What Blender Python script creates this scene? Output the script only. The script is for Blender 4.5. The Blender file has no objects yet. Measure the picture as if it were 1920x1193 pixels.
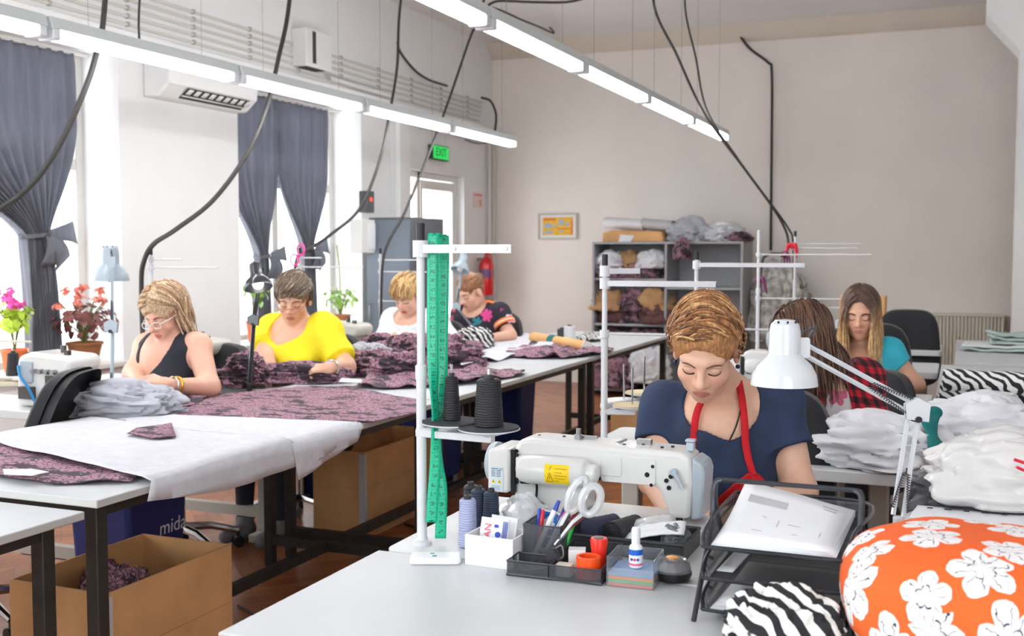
import bpy, bmesh, math, random
import numpy as np
from mathutils import Vector, Matrix, Euler
PI = math.pi
rnd = random.Random(7)
SC = bpy.context.scene
COL = SC.collection
V = Vector
# ------------------------------------------------------------------ camera geometry (1920x1193 frame)
FPX, YAW, PITCH, EYE = 2050.0, math.radians(22.3), math.radians(3.5), 1.40
_s, _c, _sp, _cp = math.sin(YAW), math.cos(YAW), math.sin(PITCH), math.cos(PITCH)
CR, CF, CU = V((_c, _s, 0)), V((-_s*_cp, _c*_cp, -_sp)), V((-_s*_sp, _c*_sp, _cp))
def P(px, py, d=None, X=None, Y=None, z=None):
    """world point seen at a pixel, at a real depth / on a real plane"""
    r = CF + CR*((px-960)/FPX) - CU*((py-596.5)/FPX)
    if z is not None: d = (z-EYE)/r.z
    elif X is not None: d = X/r.x
    elif Y is not None: d = Y/r.y
    return V((0, 0, EYE)) + r*d
def lin(c):
    return tuple(((v/255)/12.92 if v/255 <= .04045 else ((v/255+.055)/1.055)**2.4) for v in c[:3]) + (1.0,)
# ------------------------------------------------------------------ materials
class NT:
    def __init__(s, name):
        m = bpy.data.materials.new(name); m.use_nodes = True
        s.m = m; s.t = m.node_tree; s.b = s.t.nodes['Principled BSDF']; s.o = s.t.nodes['Material Output']
    def n(s, typ, props=None, **ins):
        nd = s.t.nodes.new('ShaderNode'+typ)
        for k, v in (props or {}).items(): setattr(nd, k, v)
        for k, v in ins.items():
            k = k.replace('_', ' ') if not k.startswith('i') or not k[1:].isdigit() else int(k[1:])
            s.set(nd, k, v)
        return nd
    def set(s, nd, k, v):
        if isinstance(v, bpy.types.NodeSocket): s.t.links.new(v, nd.inputs[k])
        else: nd.inputs[k].default_value = v
    def math(s, op, a, b=0.0, c=None):
        ins = dict(i0=a, i1=b)
        if c is not None: ins['i2'] = c
        return s.n('Math', dict(operation=op), **ins).outputs[0]
    def mix(s, f, a, b):
        nd = s.n('Mix', dict(data_type='RGBA'))
        s.set(nd, 0, f); s.set(nd, 6, a if not isinstance(a, tuple) else lin(a)); s.set(nd, 7, b if not isinstance(b, tuple) else lin(b))
        return nd.outputs[2]
    def coord(s, out='Object', scale=(1, 1, 1), rot=(0, 0, 0)):
        tc = s.n('TexCoord')
        mp = s.n('Mapping', None, Vector=tc.outputs[out], Rotation=rot, Scale=scale)
        return mp.outputs[0]
    def ramp(s, f, stops, interp='LINEAR'):
        nd = s.n('ValToRGB', None, Fac=f); cr = nd.color_ramp; cr.interpolation = interp
        while len(cr.elements) < len(stops): cr.elements.new(.5)
        for e, (p, c) in zip(cr.elements, stops): e.position = p; e.color = lin(c)
        return nd.outputs[0]
    def bump(s, h, strength=.3, dist=.01):
        b = s.n('Bump', None, Height=h, Strength=strength, Distance=dist)
        s.set(s.b, 'Normal', b.outputs[0])
    def base(s, c): s.set(s.b, 'Base Color', lin(c) if isinstance(c, tuple) else c)
_M = {}
def mat(name, col=(200, 200, 200), rough=.5, metal=0, emit=0, trans=0, alpha=1, ior=1.45, coat=0, sheen=0, var=0, vs=8, bump=0, bs=60, sss=0):
    if name in _M: return _M[name]
    N = NT(name); b = N.b
    N.base(tuple(col)); b.inputs['Roughness'].default_value = rough; b.inputs['Metallic'].default_value = metal
    b.inputs['IOR'].default_value = ior
    if emit:
        b.inputs['Emission Color'].default_value = lin(col); b.inputs['Emission Strength'].default_value = emit
    if trans: b.inputs['Transmission Weight'].default_value = trans
    if alpha < 1: b.inputs['Alpha'].default_value = alpha
    if coat: b.inputs['Coat Weight'].default_value = coat
    if sheen: b.inputs['Sheen Weight'].default_value = sheen
    if sss:
        b.inputs['Subsurface Weight'].default_value = sss; b.inputs['Subsurface Radius'].default_value = (.012, .005, .003); b.inputs['Subsurface Scale'].default_value = 1
    if var or bump:
        co = N.coord()
        if var:
            nz = N.n('TexNoise', None, Vector=co, Scale=vs, Detail=5.0)
            lo = tuple(max(0, int(v*(1-var))) for v in col); hi = tuple(min(255, int(v*(1+var*.6))) for v in col)
            N.base(N.ramp(nz.outputs[0], [(.3, lo), (.7, hi)]))
        if bump:
            nb = N.n('TexNoise', None, Vector=co, Scale=bs, Detail=4.0)
            N.bump(nb.outputs[0], bump, .01)
    _M[name] = N.m
    return N.m
# ------------------------------------------------------------------ mesh builder
def frame_from(d, up=(0, 0, 1)):
    d = V(d).normalized(); u = V(up)
    if abs(d.dot(u.normalized())) > .98: u = V((1, 0, 0))
    x = u.cross(d).normalized(); y = d.cross(x)
    return x, y, d
class MB:
    def __init__(s): s.v = []; s.f = []; s.mi = []; s.cur = 0
    def add(s, vs, fs):
        b = len(s.v); s.v.extend(V(p) for p in vs)
        for f in fs: s.f.append([i+b for i in f]); s.mi.append(s.cur)
        return s
    def box(s, c, d, rz=0, rot=None, taper=1.0):
        R = rot if rot is not None else Matrix.Rotation(rz, 3, 'Z')
        x, y, z = d[0]/2, d[1]/2, d[2]/2; t = taper
        q = [(-x*t, -y*t, -z), (x*t, -y*t, -z), (x*t, y*t, -z), (-x*t, y*t, -z), (-x, -y, z), (x, -y, z), (x, y, z), (-x, y, z)]
        return s.add([R @ V(p)+V(c) for p in q], [(0, 3, 2, 1), (4, 5, 6, 7), (0, 1, 5, 4), (1, 2, 6, 5), (2, 3, 7, 6), (3, 0, 4, 7)])
    def bb(s, lo, hi):
        return s.box([(a+b)/2 for a, b in zip(lo, hi)], [abs(b-a) for a, b in zip(lo, hi)])
    def tube(s, path, r, n=8, closed=False, cap=True):
        path = [V(p) for p in path]; m = len(path)
        rr = r if isinstance(r, (list, tuple)) else [r]*m
        tan = []
        for i in range(m):
            a = path[(i-1) % m] if (closed or i > 0) else path[0]; b = path[(i+1) % m] if (closed or i < m-1) else path[-1]
            t = b-a; tan.append(t.normalized() if t.length > 1e-9 else V((0, 0, 1)))
        x, y, _ = frame_from(tan[0]); vs = []
        for i in range(m):
            x = (x-tan[i]*x.dot(tan[i]))
            x = x.normalized() if x.length > 1e-6 else frame_from(tan[i])[0]
            y = tan[i].cross(x)
            for k in range(n):
                a = 2*PI*k/n; vs.append(path[i]+(x*math.cos(a)+y*math.sin(a))*rr[i])
        fs = []
        for i in range(m if closed else m-1):
            j = (i+1) % m
            for k in range(n):
                l = (k+1) % n; fs.append((i*n+k, i*n+l, j*n+l, j*n+k))
        if cap and not closed: fs += [tuple(range(n-1, -1, -1)), tuple(range((m-1)*n, m*n))]
        return s.add(vs, fs)
    def cyl(s, p, q, r, r2=None, n=16): return s.tube([p, q], [r, r if r2 is None else r2], n)
    def lathe(s, prof, c=(0, 0, 0), axis=(0, 0, 1), n=24):
        x, y, d = frame_from(axis); c = V(c); vs = []; m = len(prof)
        for r, z in prof:
            for k in range(n):
                a = 2*PI*k/n; vs.append(c+d*z+(x*math.cos(a)+y*math.sin(a))*max(r, 1e-5))
        fs = [(i*n+k, i*n+(k+1) % n, (i+1)*n+(k+1) % n, (i+1)*n+k) for i in range(m-1) for k in range(n)]
        if prof[0][0] > 1e-4: fs.append(tuple(range(n-1, -1, -1)))
        if prof[-1][0] > 1e-4: fs.append(tuple(range((m-1)*n, m*n)))
        return s.add(vs, fs)
    def ell(s, c, r, n=16, m=10, rot=None):
        c = V(c); r = r if isinstance(r, (list, tuple)) else (r, r, r); vs = []
        for i in range(m+1):
            t = PI*i/m
            for k in range(n):
                a = 2*PI*k/n; p = V((r[0]*math.sin(t)*math.cos(a), r[1]*math.sin(t)*math.sin(a), -r[2]*math.cos(t)))
                vs.append(c+(rot @ p if rot is not None else p))
        return s.add(vs, [(i*n+k, i*n+(k+1) % n, (i+1)*n+(k+1) % n, (i+1)*n+k) for i in range(m) for k in range(n)])
    def prism(s, poly, z0, z1, T=None):
        n = len(poly); vs = [V((x, y, z0)) for x, y in poly]+[V((x, y, z1)) for x, y in poly]
        if T is not None: vs = [T @ v for v in vs]
        return s.add(vs, [tuple(range(n-1, -1, -1)), tuple(range(n, 2*n))]+[(i, (i+1) % n, n+(i+1) % n, n+i) for i in range(n)])
    def grid(s, fn, nu, nv, cu=False):
        vs = [fn(i/(nu if cu else nu-1), j/(nv-1)) for i in range(nu) for j in range(nv)]
        fs = [(i*nv+j, ((i+1) % nu)*nv+j, ((i+1) % nu)*nv+j+1, i*nv+j+1) for i in range(nu if cu else nu-1) for j in range(nv-1)]
        return s.add(vs, fs)
    def build(s, name, m, parent=None, w=False, bevel=0, ang=35, sub=0, solid=0, flat=False, weld=False, bseg=2):
        me = bpy.data.meshes.new(name)
        off = parent.location if (w and parent is not None) else V((0, 0, 0))
        me.from_pydata([tuple(p-off) for p in s.v], [], s.f)
        for mm in (m if isinstance(m, (list, tuple)) else [m]): me.materials.append(mm)
        if isinstance(m, (list, tuple)): me.polygons.foreach_set('material_index', s.mi)
        bm = bmesh.new(); bm.from_mesh(me)
        if weld: bmesh.ops.remove_doubles(bm, verts=bm.verts, dist=1e-5)
        bmesh.ops.recalc_face_normals(bm, faces=bm.faces); bm.to_mesh(me); bm.free()
        if not flat:
            me.polygons.foreach_set('use_smooth', [True]*len(me.polygons)); me.set_sharp_from_angle(angle=math.radians(ang))
        o = bpy.data.objects.new(name, me); COL.objects.link(o)
        if parent is not None: o.parent = parent
        if solid:
            md = o.modifiers.new('solid', 'SOLIDIFY'); md.thickness = solid; md.offset = 0
        if bevel:
            md = o.modifiers.new('bevel', 'BEVEL'); md.width = bevel; md.segments = bseg; md.limit_method = 'ANGLE'; md.angle_limit = math.radians(40)
        if sub:
            md = o.modifiers.new('sub', 'SUBSURF'); md.levels = sub; md.render_levels = sub
        return o
def tag(o, label=None, cat=None, group=None, kind=None):
    if label: o['label'] = label
    if cat: o['category'] = cat
    if group: o['group'] = group
    if kind: o['kind'] = kind
    return o
def thing(name, label, cat, loc=(0, 0, 0), rz=0, group=None, kind=None):
    o = bpy.data.objects.new(name, None); COL.objects.link(o); o.empty_display_size = .05
    o.location = loc; o.rotation_euler = (0, 0, rz)
    return tag(o, label, cat, group, kind)
def struct(mb, name, m, **k): return tag(mb.build(name, m, **k), kind='structure')
def copy_tree(o, parent=None, loc=None, rz=None, label=None):
    c = o.copy(); COL.objects.link(c)
    if parent is not None: c.parent = parent
    for ch in list(o.children): copy_tree(ch, c)
    if loc is not None: c.location = loc
    if rz is not None: c.rotation_euler = (0, 0, rz)
    if label: c['label'] = label
    return c
def bez(pts, n=8):
    """Catmull-Rom through the points"""
    p = [V(q) for q in pts]; p = [p[0]*2-p[1]]+p+[p[-1]*2-p[-2]]; out = []
    for i in range(1, len(p)-2):
        a, b, c, d = p[i-1], p[i], p[i+1], p[i+2]
        for k in range(n):
            t = k/n; out.append(.5*((2*b)+(c-a)*t+(2*a-5*b+4*c-d)*t*t+(3*b-a-3*c+d)*t**3))
    out.append(p[-2]); return out
def rrect(x0, y0, x1, y1, r, n=5):
    out = []
    for cx, cy, a0 in ((x1-r, y1-r, 0), (x0+r, y1-r, 90), (x0+r, y0+r, 180), (x1-r, y0+r, 270)):
        for k in range(n+1):
            a = math.radians(a0+90*k/n); out.append((cx+r*math.cos(a), cy+r*math.sin(a)))
    return out
def nz(x, y=0, z=0, s=1):
    """cheap smooth value noise, -1..1"""
    from mathutils import noise
    return noise.noise(V((x*s, y*s, z*s)))
def text(body, size, m, name, parent, M4, ext=.0004, align='CENTER'):
    cu = bpy.data.curves.new(name, 'FONT'); cu.body = body; cu.size = size; cu.extrude = ext; cu.align_x = align; cu.align_y = 'CENTER'
    o = bpy.data.objects.new(name, cu); COL.objects.link(o)
    dg = bpy.context.evaluated_depsgraph_get(); dg.update()
    me = bpy.data.meshes.new_from_object(o.evaluated_get(dg)); bpy.data.objects.remove(o)
    me.materials.clear(); me.materials.append(m); me.name = name
    t = bpy.data.objects.new(name, me); COL.objects.link(t); t.parent = parent; t.matrix_local = M4
    return t
def basis(x, y, o):
    x = V(x).normalized(); z = x.cross(V(y)).normalized(); y = z.cross(x)
    return Matrix(((x.x, y.x, z.x, o[0]), (x.y, y.y, z.y, o[1]), (x.z, y.z, z.z, o[2]), (0, 0, 0, 1)))
# ------------------------------------------------------------------ shared materials
WHITEM = mat('white_paint_metal', (212, 214, 218), .35, coat=.3)
GREYM = mat('grey_plastic', (150, 156, 164), .4)
DARKM = mat('dark_frame_metal', (62, 60, 57), .45, metal=.3, var=.1, vs=20)
BLACKP = mat('black_plastic', (30, 30, 33), .45)
BLACKF = mat('black_chair_fabric', (36, 36, 40), .85, bump=.3, bs=400, sheen=.2)
CHROME = mat('chrome', (205, 205, 208), .18, metal=1)
STEEL = mat('steel', (150, 150, 152), .35, metal=.9)
LAM = mat('light_grey_laminate', (202, 205, 208), .38, var=.02, vs=4)
LAMW = mat('white_laminate', (216, 218, 219), .35, var=.02, vs=4)
LAME = mat('grey_table_edge', (196, 197, 194), .4)
CARD = mat('cardboard', (222, 172, 118), .8, var=.06, vs=6, bump=.1, bs=90)
CARDI = mat('cardboard_inside', (196, 148, 100), .85, var=.06, vs=6)
PAPER = mat('paper', (236, 238, 242), .7)
GLASS = mat('window_glass', (255, 255, 255), .02, trans=1, ior=1.01)
def wallmat(name, col, amt=.03):
    N = NT(name); co = N.coord()
    a = N.n('TexNoise', None, Vector=co, Scale=.9, Detail=6.0, Roughness=.6)
    lo = tuple(int(v*(1-amt)) for v in col)
    N.base(N.ramp(a.outputs[0], [(.35, lo), (.65, col)])); N.b.inputs['Roughness'].default_value = .85
    b = N.n('TexNoise', None, Vector=co, Scale=40.0, Detail=5.0); N.bump(b.outputs[0], .08, .01)
    return N.m
WALLW = wallmat('plaster_white', (242, 242, 242))
WALLB = wallmat('plaster_warm', (247, 240, 233))
CEILM = wallmat('plaster_ceiling', (240, 240, 240))
TRIMM = wallmat('plaster_cream', (226, 216, 202))
FRAMEW = mat('window_frame_paint', (214, 212, 208), .5)
def parquet():
    N = NT('parquet'); tc = N.n('TexCoord')
    def boards(rot):
        mp = N.n('Mapping', None, Vector=tc.outputs['Object'], Rotation=(0, 0, rot))
        b = N.n('TexBrick', dict(offset=.5), Vector=mp.outputs[0], Color1=lin((196, 124, 78)), Color2=lin((150, 88, 52)), Mortar=lin((52, 30, 18)), Scale=1.0, Mortar_Size=.0015, Brick_Width=.36, Row_Height=.065)
        g = N.n('Mapping', None, Vector=mp.outputs[0], Scale=(3, 60, 1)); n = N.n('TexNoise', None, Vector=g.outputs[0], Scale=2.0, Detail=4.0)
        return N.mix(N.math('MULTIPLY', n.outputs[0], .5), b.outputs[0], (120, 68, 38))
    mp = N.n('Mapping', None, Vector=tc.outputs['Object'], Scale=(2.6, .01, 1), Rotation=(0, 0, 0)); ck = N.n('TexChecker', None, Vector=mp.outputs[0], Scale=1.0)
    N.base(N.mix(ck.outputs[1], boards(PI/4), boards(-PI/4))); N.b.inputs['Roughness'].default_value = .28
    return N.m
# ------------------------------------------------------------------ the room
LW, LO, BW, CZ = -4.74, -5.12, 11.0, 3.62
m = MB(); m.bb((-5.2, -.6, -.1), (3.4, 11.2, 0)); struct(m, 'floor', parquet())
m = MB(); m.bb((-5.2, -.6, CZ), (3.4, 11.2, CZ+.15)); struct(m, 'ceiling', CEILM)
m = MB(); m.bb((-5.2, BW, 0), (3.4, BW+.2, CZ)); struct(m, 'wall_back', WALLB)
W1A, W1B, W2A, W2B, WZ0, WZ1 = 2.7, 5.28, 6.46, 8.18, .70, 2.60
D0, D1, DZ = 9.08, 10.26, 2.16
m = MB()
for y0, y1 in ((-.8, -.5), (1.7, W1A), (W1B, W2A), (W2B, D0), (D1, BW)): m.bb((LO, y0, 0), (LW, y1, CZ))
for y0, y1 in ((W1A, W1B), (W2A, W2B), (-.5, 1.7)):
    m.bb((LO, y0, 0), (LW, y1, WZ0)); m.bb((LO, y0, WZ1), (LW, y1, CZ))
m.bb((LO, D0, DZ), (LW, D1, CZ)); struct(m, 'wall_left', WALLW)
m = MB(); m.bb((.385, 9.3, 0), (3.4, 9.7, CZ)); m.bb((3.4, -.8, 0), (3.6, 11.2, CZ))
m.prism([(.385, 2.93), (.14, 3.22), (.14, CZ), (.385, CZ)], 0, .4, Matrix(((1, 0, 0, 0), (0, 0, -1, 9.7), (0, 1, 0, 0), (0, 0, 0, 1)))); struct(m, 'wall_right', WALLW)
m = MB(); m.bb((LW, -.5, 2.66), (LW+.07, BW, 2.73)); struct(m, 'trim_1', WALLW, bevel=.01)
m = MB(); m.prism([(0, 0), (0, -.16), (-.03, -.15), (-.12, -.05), (-.14, 0)], -5.1, 3.4, Matrix(((0, 0, 1, 0), (1, 0, 0, BW), (0, 1, 0, CZ), (0, 0, 0, 1)))); struct(m, 'trim_2', TRIMM)
m = MB(); m.bb((LW, W2B+.5, 0), (LW+.10, D0-.18, 2.66)); struct(m, 'trim_3', WALLW, bevel=.01)   # shallow pilaster by the door
def window(n, ya, yb):
    f = MB(); x = LO+.07
    for y in (ya+.03, yb-.03): f.bb((x-.03, y-.035, WZ0), (x+.03, y+.035, WZ1))
    for z in (WZ0+.035, 1.93, WZ1-.035): f.bb((x-.028, ya+.065, z-.035), (x+.028, yb-.065, z+.035))
    k = 3 if yb-ya > 2 else 2
    for i in range(1, k):
        y = ya+(yb-ya)*i/k; f.bb((x-.025, y-.04, WZ0+.07), (x+.025, y+.04, WZ1-.07))
    w = struct(f, 'window_%d' % n, FRAMEW, bevel=.006)
    g = MB(); g.bb((x-.004, ya+.06, WZ0+.06), (x+.004, yb-.06, WZ1-.06)); g.build('pane', GLASS, w)
    s = MB(); s.bb((LO+.11, ya, WZ0), (LW+.05, yb, WZ0+.03)); s.build('sill', FRAMEW, w, bevel=.006)
window(1, W1A, W1B); window(2, W2A, W2B); window(3, -.5, 1.7)  # third window is out of view, added to light the front
m = MB(); m.bb((-5.2, -.8, 0), (3.6, -.6, .8)); m.bb((-5.2, -.8, 2.9), (3.6, -.6, CZ))  # unseen wall added behind the camera, openings sized for fill light

for a, b in ((-5.2, -3.0), (-1.4, .2), (1.8, 3.6)): m.bb((a, -.8, .8), (b, -.6, 2.9))

struct(m, 'wall_front_unseen', WALLW)
f = MB(); x = LW-.10
for y in (D0+.03, D0+.30, D1-.03): f.bb((x-.03, y-.03, 0), (x+.03, y+.03, DZ))
f.bb((x-.03, D0+.06, DZ-.06), (x+.03, D1-.06, DZ)); d = struct(f, 'door_1', mat('door_paint', (232, 230, 226), .4), bevel=.005)
g = MB(); g.bb((x-.02, D0+.36, .01), (x+.02, D0+.41, DZ-.07)); g.bb((x-.02, D1-.11, .01), (x+.02, D1-.06, DZ-.07)); g.bb((x-.02, D0+.41, DZ-.16), (x+.02, D1-.11, DZ-.07)); g.bb((x-.02, D0+.41, .01), (x+.02, D1-.11, .30))
g.build('leaf', mat('door_paint'), d, bevel=.005)
g = MB(); g.bb((x-.004, D0+.41, .30), (x+.004, D1-.11, DZ-.16)); g.bb((x-.004, D0+.06, .02), (x+.004, D0+.27, DZ-.06)); g.build('pane', GLASS, d)
g = MB(); g.tube([(x+.02, D0+.37, 1.0), (x+.06, D0+.37, 1.0), (x+.06, D0+.47, 1.0)], .009); g.build('door_handle', STEEL, d)
# pale facade across the street, seen through the panes
FAC = mat('facade_render', (226, 224, 222), .9); FACW = mat('facade_window', (205, 210, 214), .6)
t = thing('street_building', 'pale building front across the street behind the window glass', 'building', (-13, 4, 0))
m = MB(); m.bb((-13.4, -3, -1), (-13, 16, 9)); m.build('facade', FAC, t, w=True)
for i in range(9):
    for z in (.6, 3.4):
        m = MB(); y = -1+i*1.9; m.bb((-13.02, y, z), (-12.95, y+.8, z+1.5)); m.build('facade_window', FACW, t, w=True)
# ------------------------------------------------------------------ camera, light
cam = bpy.data.cameras.new('camera'); co = bpy.data.objects.new('camera', cam); COL.objects.link(co)
cam.sensor_width = 36; cam.lens = FPX/1920*36; cam.clip_end = 200; cam.clip_start = .02
co.matrix_world = Matrix(((CR.x, CU.x, -CF.x, 0), (CR.y, CU.y, -CF.y, 0), (CR.z, CU.z, -CF.z, EYE), (0, 0, 0, 1)))
cam.dof.use_dof = True; cam.dof.focus_distance = 2.7; cam.dof.aperture_fstop = 5.6
SC.camera = co
wd = bpy.data.worlds.new('sky'); SC.world = wd; wd.use_nodes = True
wd.node_tree.nodes['Background'].inputs[0].default_value = (.93, .97, 1, 1); wd.node_tree.nodes['Background'].inputs[1].default_value = 5.5
SC.view_settings.view_transform = 'Standard'; SC.view_settings.look = 'None'; SC.view_settings.gamma = 1; SC.view_settings.use_curve_mapping = False
SC.view_settings.exposure = 0.28

for nm, (x, y, z), (w, h), rot in (('daylight_portal_1', (LO-.02, (W1A+W1B)/2, 1.65), (W1B-W1A, 1.9), 'X'), ('daylight_portal_2', (LO-.02, (W2A+W2B)/2, 1.65), (W2B-W2A, 1.9), 'X'), ('daylight_portal_3', (LO-.02, .6, 1.65), (2.2, 1.9), 'X'), ('daylight_portal_4', (LO-.02, (D0+D1)/2, 1.07), (D1-D0, 2.14), 'X'), ('daylight_portal_5', (-2.2, -.82, 1.85), (1.6, 2.1), 'Y'), ('daylight_portal_6', (1., -.82, 1.85), (1.6, 2.1), 'Y')):
    L = bpy.data.lights.new(nm, 'AREA'); L.shape = 'RECTANGLE'; L.size, L.size_y = w, h; L.cycles.is_portal = True
    lo_ = bpy.data.objects.new(nm, L); COL.objects.link(lo_); lo_.location = (x, y, z)
    d = V((1, 0, 0)) if rot == 'X' else V((0, 1, 0)); lo_.rotation_euler = d.to_track_quat('-Z', 'Z' if rot == 'X' else 'Z').to_euler()
# ------------------------------------------------------------------ work tables
def work_table(name, label, x0, x1, y0, y1, z, th=.022, group=None, top=LAM, inset=.07, front=True):
    t = thing(name, label, 'table', ((x0+x1)/2, (y0+y1)/2, 0), 0, group)
    m = MB(); m.bb((x0, y0, z-th), (x1, y1, z)); m.build('tabletop', [top, LAME], t, w=True, bevel=.003)
    o = t.children[0]; me = o.data
    for p in me.polygons: p.material_index = 0 if abs(p.normal.z) > .5 else 1
    for x in (x0+inset, x1-inset):
        for y in (y0+inset, y1-inset):
            m = MB(); m.box((x, y, (z-th)/2), (.04, .04, z-th)); m.build('leg', DARKM, t, w=True, bevel=.003)
    m = MB()
    for y in (y0+inset, y1-inset): m.bb((x0+inset+.02, y-.015, z-th-.04), (x1-inset-.02, y+.015, z-th))
    for x in (x0+inset, x1-inset): m.bb((x-.015, y0+inset+.02, z-th-.04), (x+.015, y1-inset-.02, z-th))
    m.build('apron', DARKM, t, w=True)
    if True:
        for y in ((y0+inset, y1-inset) if front else (y1-inset,)):
            m = MB(); m.bb((x0+inset+.02, y-.017, .10), (x1-inset-.02, y+.017, .14)); m.build('stretcher', DARKM, t, w=True)
        m = MB(); xc = (x0+x1)/2-.085; m.bb((xc-.017, y0+inset+(.017 if front else .9), .10), (xc+.017, y1-inset-.017, .14)); m.build('stretcher', DARKM, t, w=True)
    return t
TZ = .775; XE = -1.995; XL = -2.885
G = 'long cutting tables in a row'
work_table('work_table', 'lower pale table at the bottom left corner, standing before the cloth-covered table', XL, -2.02, .5, 2.10, .748, group=G, front=False)
work_table('work_table', 'long table under the draped pale sheets, front one of the row', XL, XE, 2.115, 4.10, TZ, group=G, front=False)
work_table('work_table', 'long table under the flat mauve lace fabric, middle one of the row', XL, XE, 4.12, 6.20, TZ, group=G)
work_table('work_table', 'long table holding the cardboard tube, last of the row before the grey shelf unit', XL, XE, 6.22, 8.10, TZ, group=G)
work_table('desk', 'light grey desk in front carrying the mesh organizer and remote', -1.142, .85, 1.48, 2.03, .76, th=.025)
work_table('side_table', 'grey side table under the clear package and dark bag at right', -.10, 1.2, 2.40, 2.86, .755, th=.025)
G = 'grey tables at the right'
work_table('work_table', 'grey table under the heap of white garments at right', -.09, 1.5, 3.48, 5.13, .76, th=.028, group=G, top=LAM)
work_table('work_table', 'grey table behind the white garments, bearing zebra print rolls', -.09, 1.5, 5.16, 6.62, .76, th=.028, group=G)
work_table('work_table', 'farthest grey table at right, bearing pale green folded cloth', -.02, 1.5, 6.70, 8.5, .76, th=.028, group=G)
# machine tables of the right-hand row (operator sits on +Y side)
def machine_table(label, x0, x1, y0, y1, z=.76):
    t = thing('sewing_table', label, 'sewing table', ((x0+x1)/2, (y0+y1)/2, 0), 0, 'white sewing tables')
    m = MB(); m.prism(rrect(x0, y0, x1, y1, .03), z-.035, z); m.build('tabletop', LAMW, t, w=True, bevel=.003)
    for x in (x0+.12, x1-.12):
        m = MB(); m.bb((x-.03, (y0+y1)/2-.03, .06), (x+.03, (y0+y1)/2+.03, z-.035)); m.bb((x-.03, y0+.03, .02), (x+.03, y1-.03, .06)); m.build('leg', GREYL, t, w=True, bevel=.006)
    m = MB(); m.bb((x0+.15, (y0+y1)/2-.02, .12), (x1-.15, (y0+y1)/2+.02, .17)); m.build('crossbar', GREYL, t, w=True)
    m = MB(); m.prism(rrect((x0+x1)/2-.2, y0+.2, (x0+x1)/2+.2, y1-.05, .04), .10, .115); m.build('treadle', DARKM, t, w=True)
    m = MB(); m.box(((x0+x1)/2+.22, y0+.25, z-.14), (.14, .2, .18)); m.build('motor_box', GREYL, t, w=True, bevel=.02)
    return t
GREYL = mat('grey_beige_enamel', (196, 194, 186), .4)
RX0, RX1 = -1.135, -.10
RY = [2.04, 3.28, 4.66, 6.15, 7.50]
LBL = ['white sewing table of the woman in the red apron', 'white sewing table of the woman in plaid, white garments hanging over it',
       'white sewing table of the woman in turquoise', 'white sewing table behind the woman in turquoise, by the empty black chair', 'farthest white sewing table in front of the radiator']
for y, l in zip(RY, LBL): machine_table(l, RX0, RX1, y, y+(.54 if y > 2.1 else .56))
LY = [3.28, 4.22, 5.36, 6.32]
LBL = ['white sewing table under the window, in front of the woman in black', 'white sewing table between the woman in black and the woman in yellow',
       'white sewing table between the woman in yellow and the woman in white', 'white sewing table between the woman in white and the woman in the flowered top']
for y, l in zip(LY, LBL): machine_table(l, -4.12, -2.945, y, y+(.28 if y == 4.22 else .36))
# ------------------------------------------------------------------ chairs
def make_chair(loc, rz, label, tilt=.12, h=.98, w=.43):
    t = thing('office_chair', label, 'chair', loc, rz, 'black office chairs')
    m = MB(); m.prism(rrect(-.23, -.21, .23, .23, .09), .360, .418); m.build('seat', BLACKF, t, bevel=.02)
    def back(u, v):
        a = 2*PI*u; r = 1
        ca, sa = math.cos(a), math.sin(a); e = .5
        x = w/2*math.copysign(abs(ca)**e, ca); z = math.copysign(abs(sa)**e, sa)
        zz = h-.27+.25*z; x *= 1-.10*z; k = (1, 1, .92, .0)[int(round(v*3))]
        y = (-.025, .02, .035, .035)[int(round(v*3))]
        x *= k; zz = (h-.27)+(zz-(h-.27))*k
        return V((x, -.24+y+.35*x*x-(zz-.5)*tilt, zz))
    m = MB(); m.grid(back, 40, 4, cu=True); m.build('backrest', BLACKF, t, sub=1)
    def shell(u, v):
        p = back(u, 1-v); p.y -= .035+.0*v; c = V((0, p.y, h-.27)); return V((p.x*.96, p.y-(.02*(1-min(1, v*1.5))), c.z+(p.z-c.z)*.97))
    m = MB(); m.grid(shell, 40, 4, cu=True); m.build('back_shell', BLACKP, t, sub=1)
    m = MB(); m.tube(bez([(0, -.05, .365), (0, -.22, .365), (0, -.31, .46), (0, -.31-(.2)*tilt, .68)]), .02, 8); m.build('back_support', BLACKP, t)
    m = MB(); m.cyl((0, 0, .12), (0, 0, .36), .025); m.build('column', CHROME, t)
    m = MB()
    for k in range(5):
        a = 2*PI*k/5+.3; c, s = math.cos(a), math.sin(a)
        m.tube([(0, 0, .13), (.14*c, .14*s, .12), (.27*c, .27*s, .08)], [.022, .018, .014], 8)
    m.build('base', CHROME, t)
    for k in range(5):
        a = 2*PI*k/5+.3; m = MB(); m.cyl((.27*math.cos(a)-.02*math.sin(a), .27*math.sin(a)+.02*math.cos(a), .028), (.27*math.cos(a)+.02*math.sin(a), .27*math.sin(a)-.02*math.cos(a), .028), .027); m.cyl((.27*math.cos(a), .27*math.sin(a), .03), (.27*math.cos(a), .27*math.sin(a), .08), .01); m.build('caster', BLACKP, t)
    return t
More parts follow.
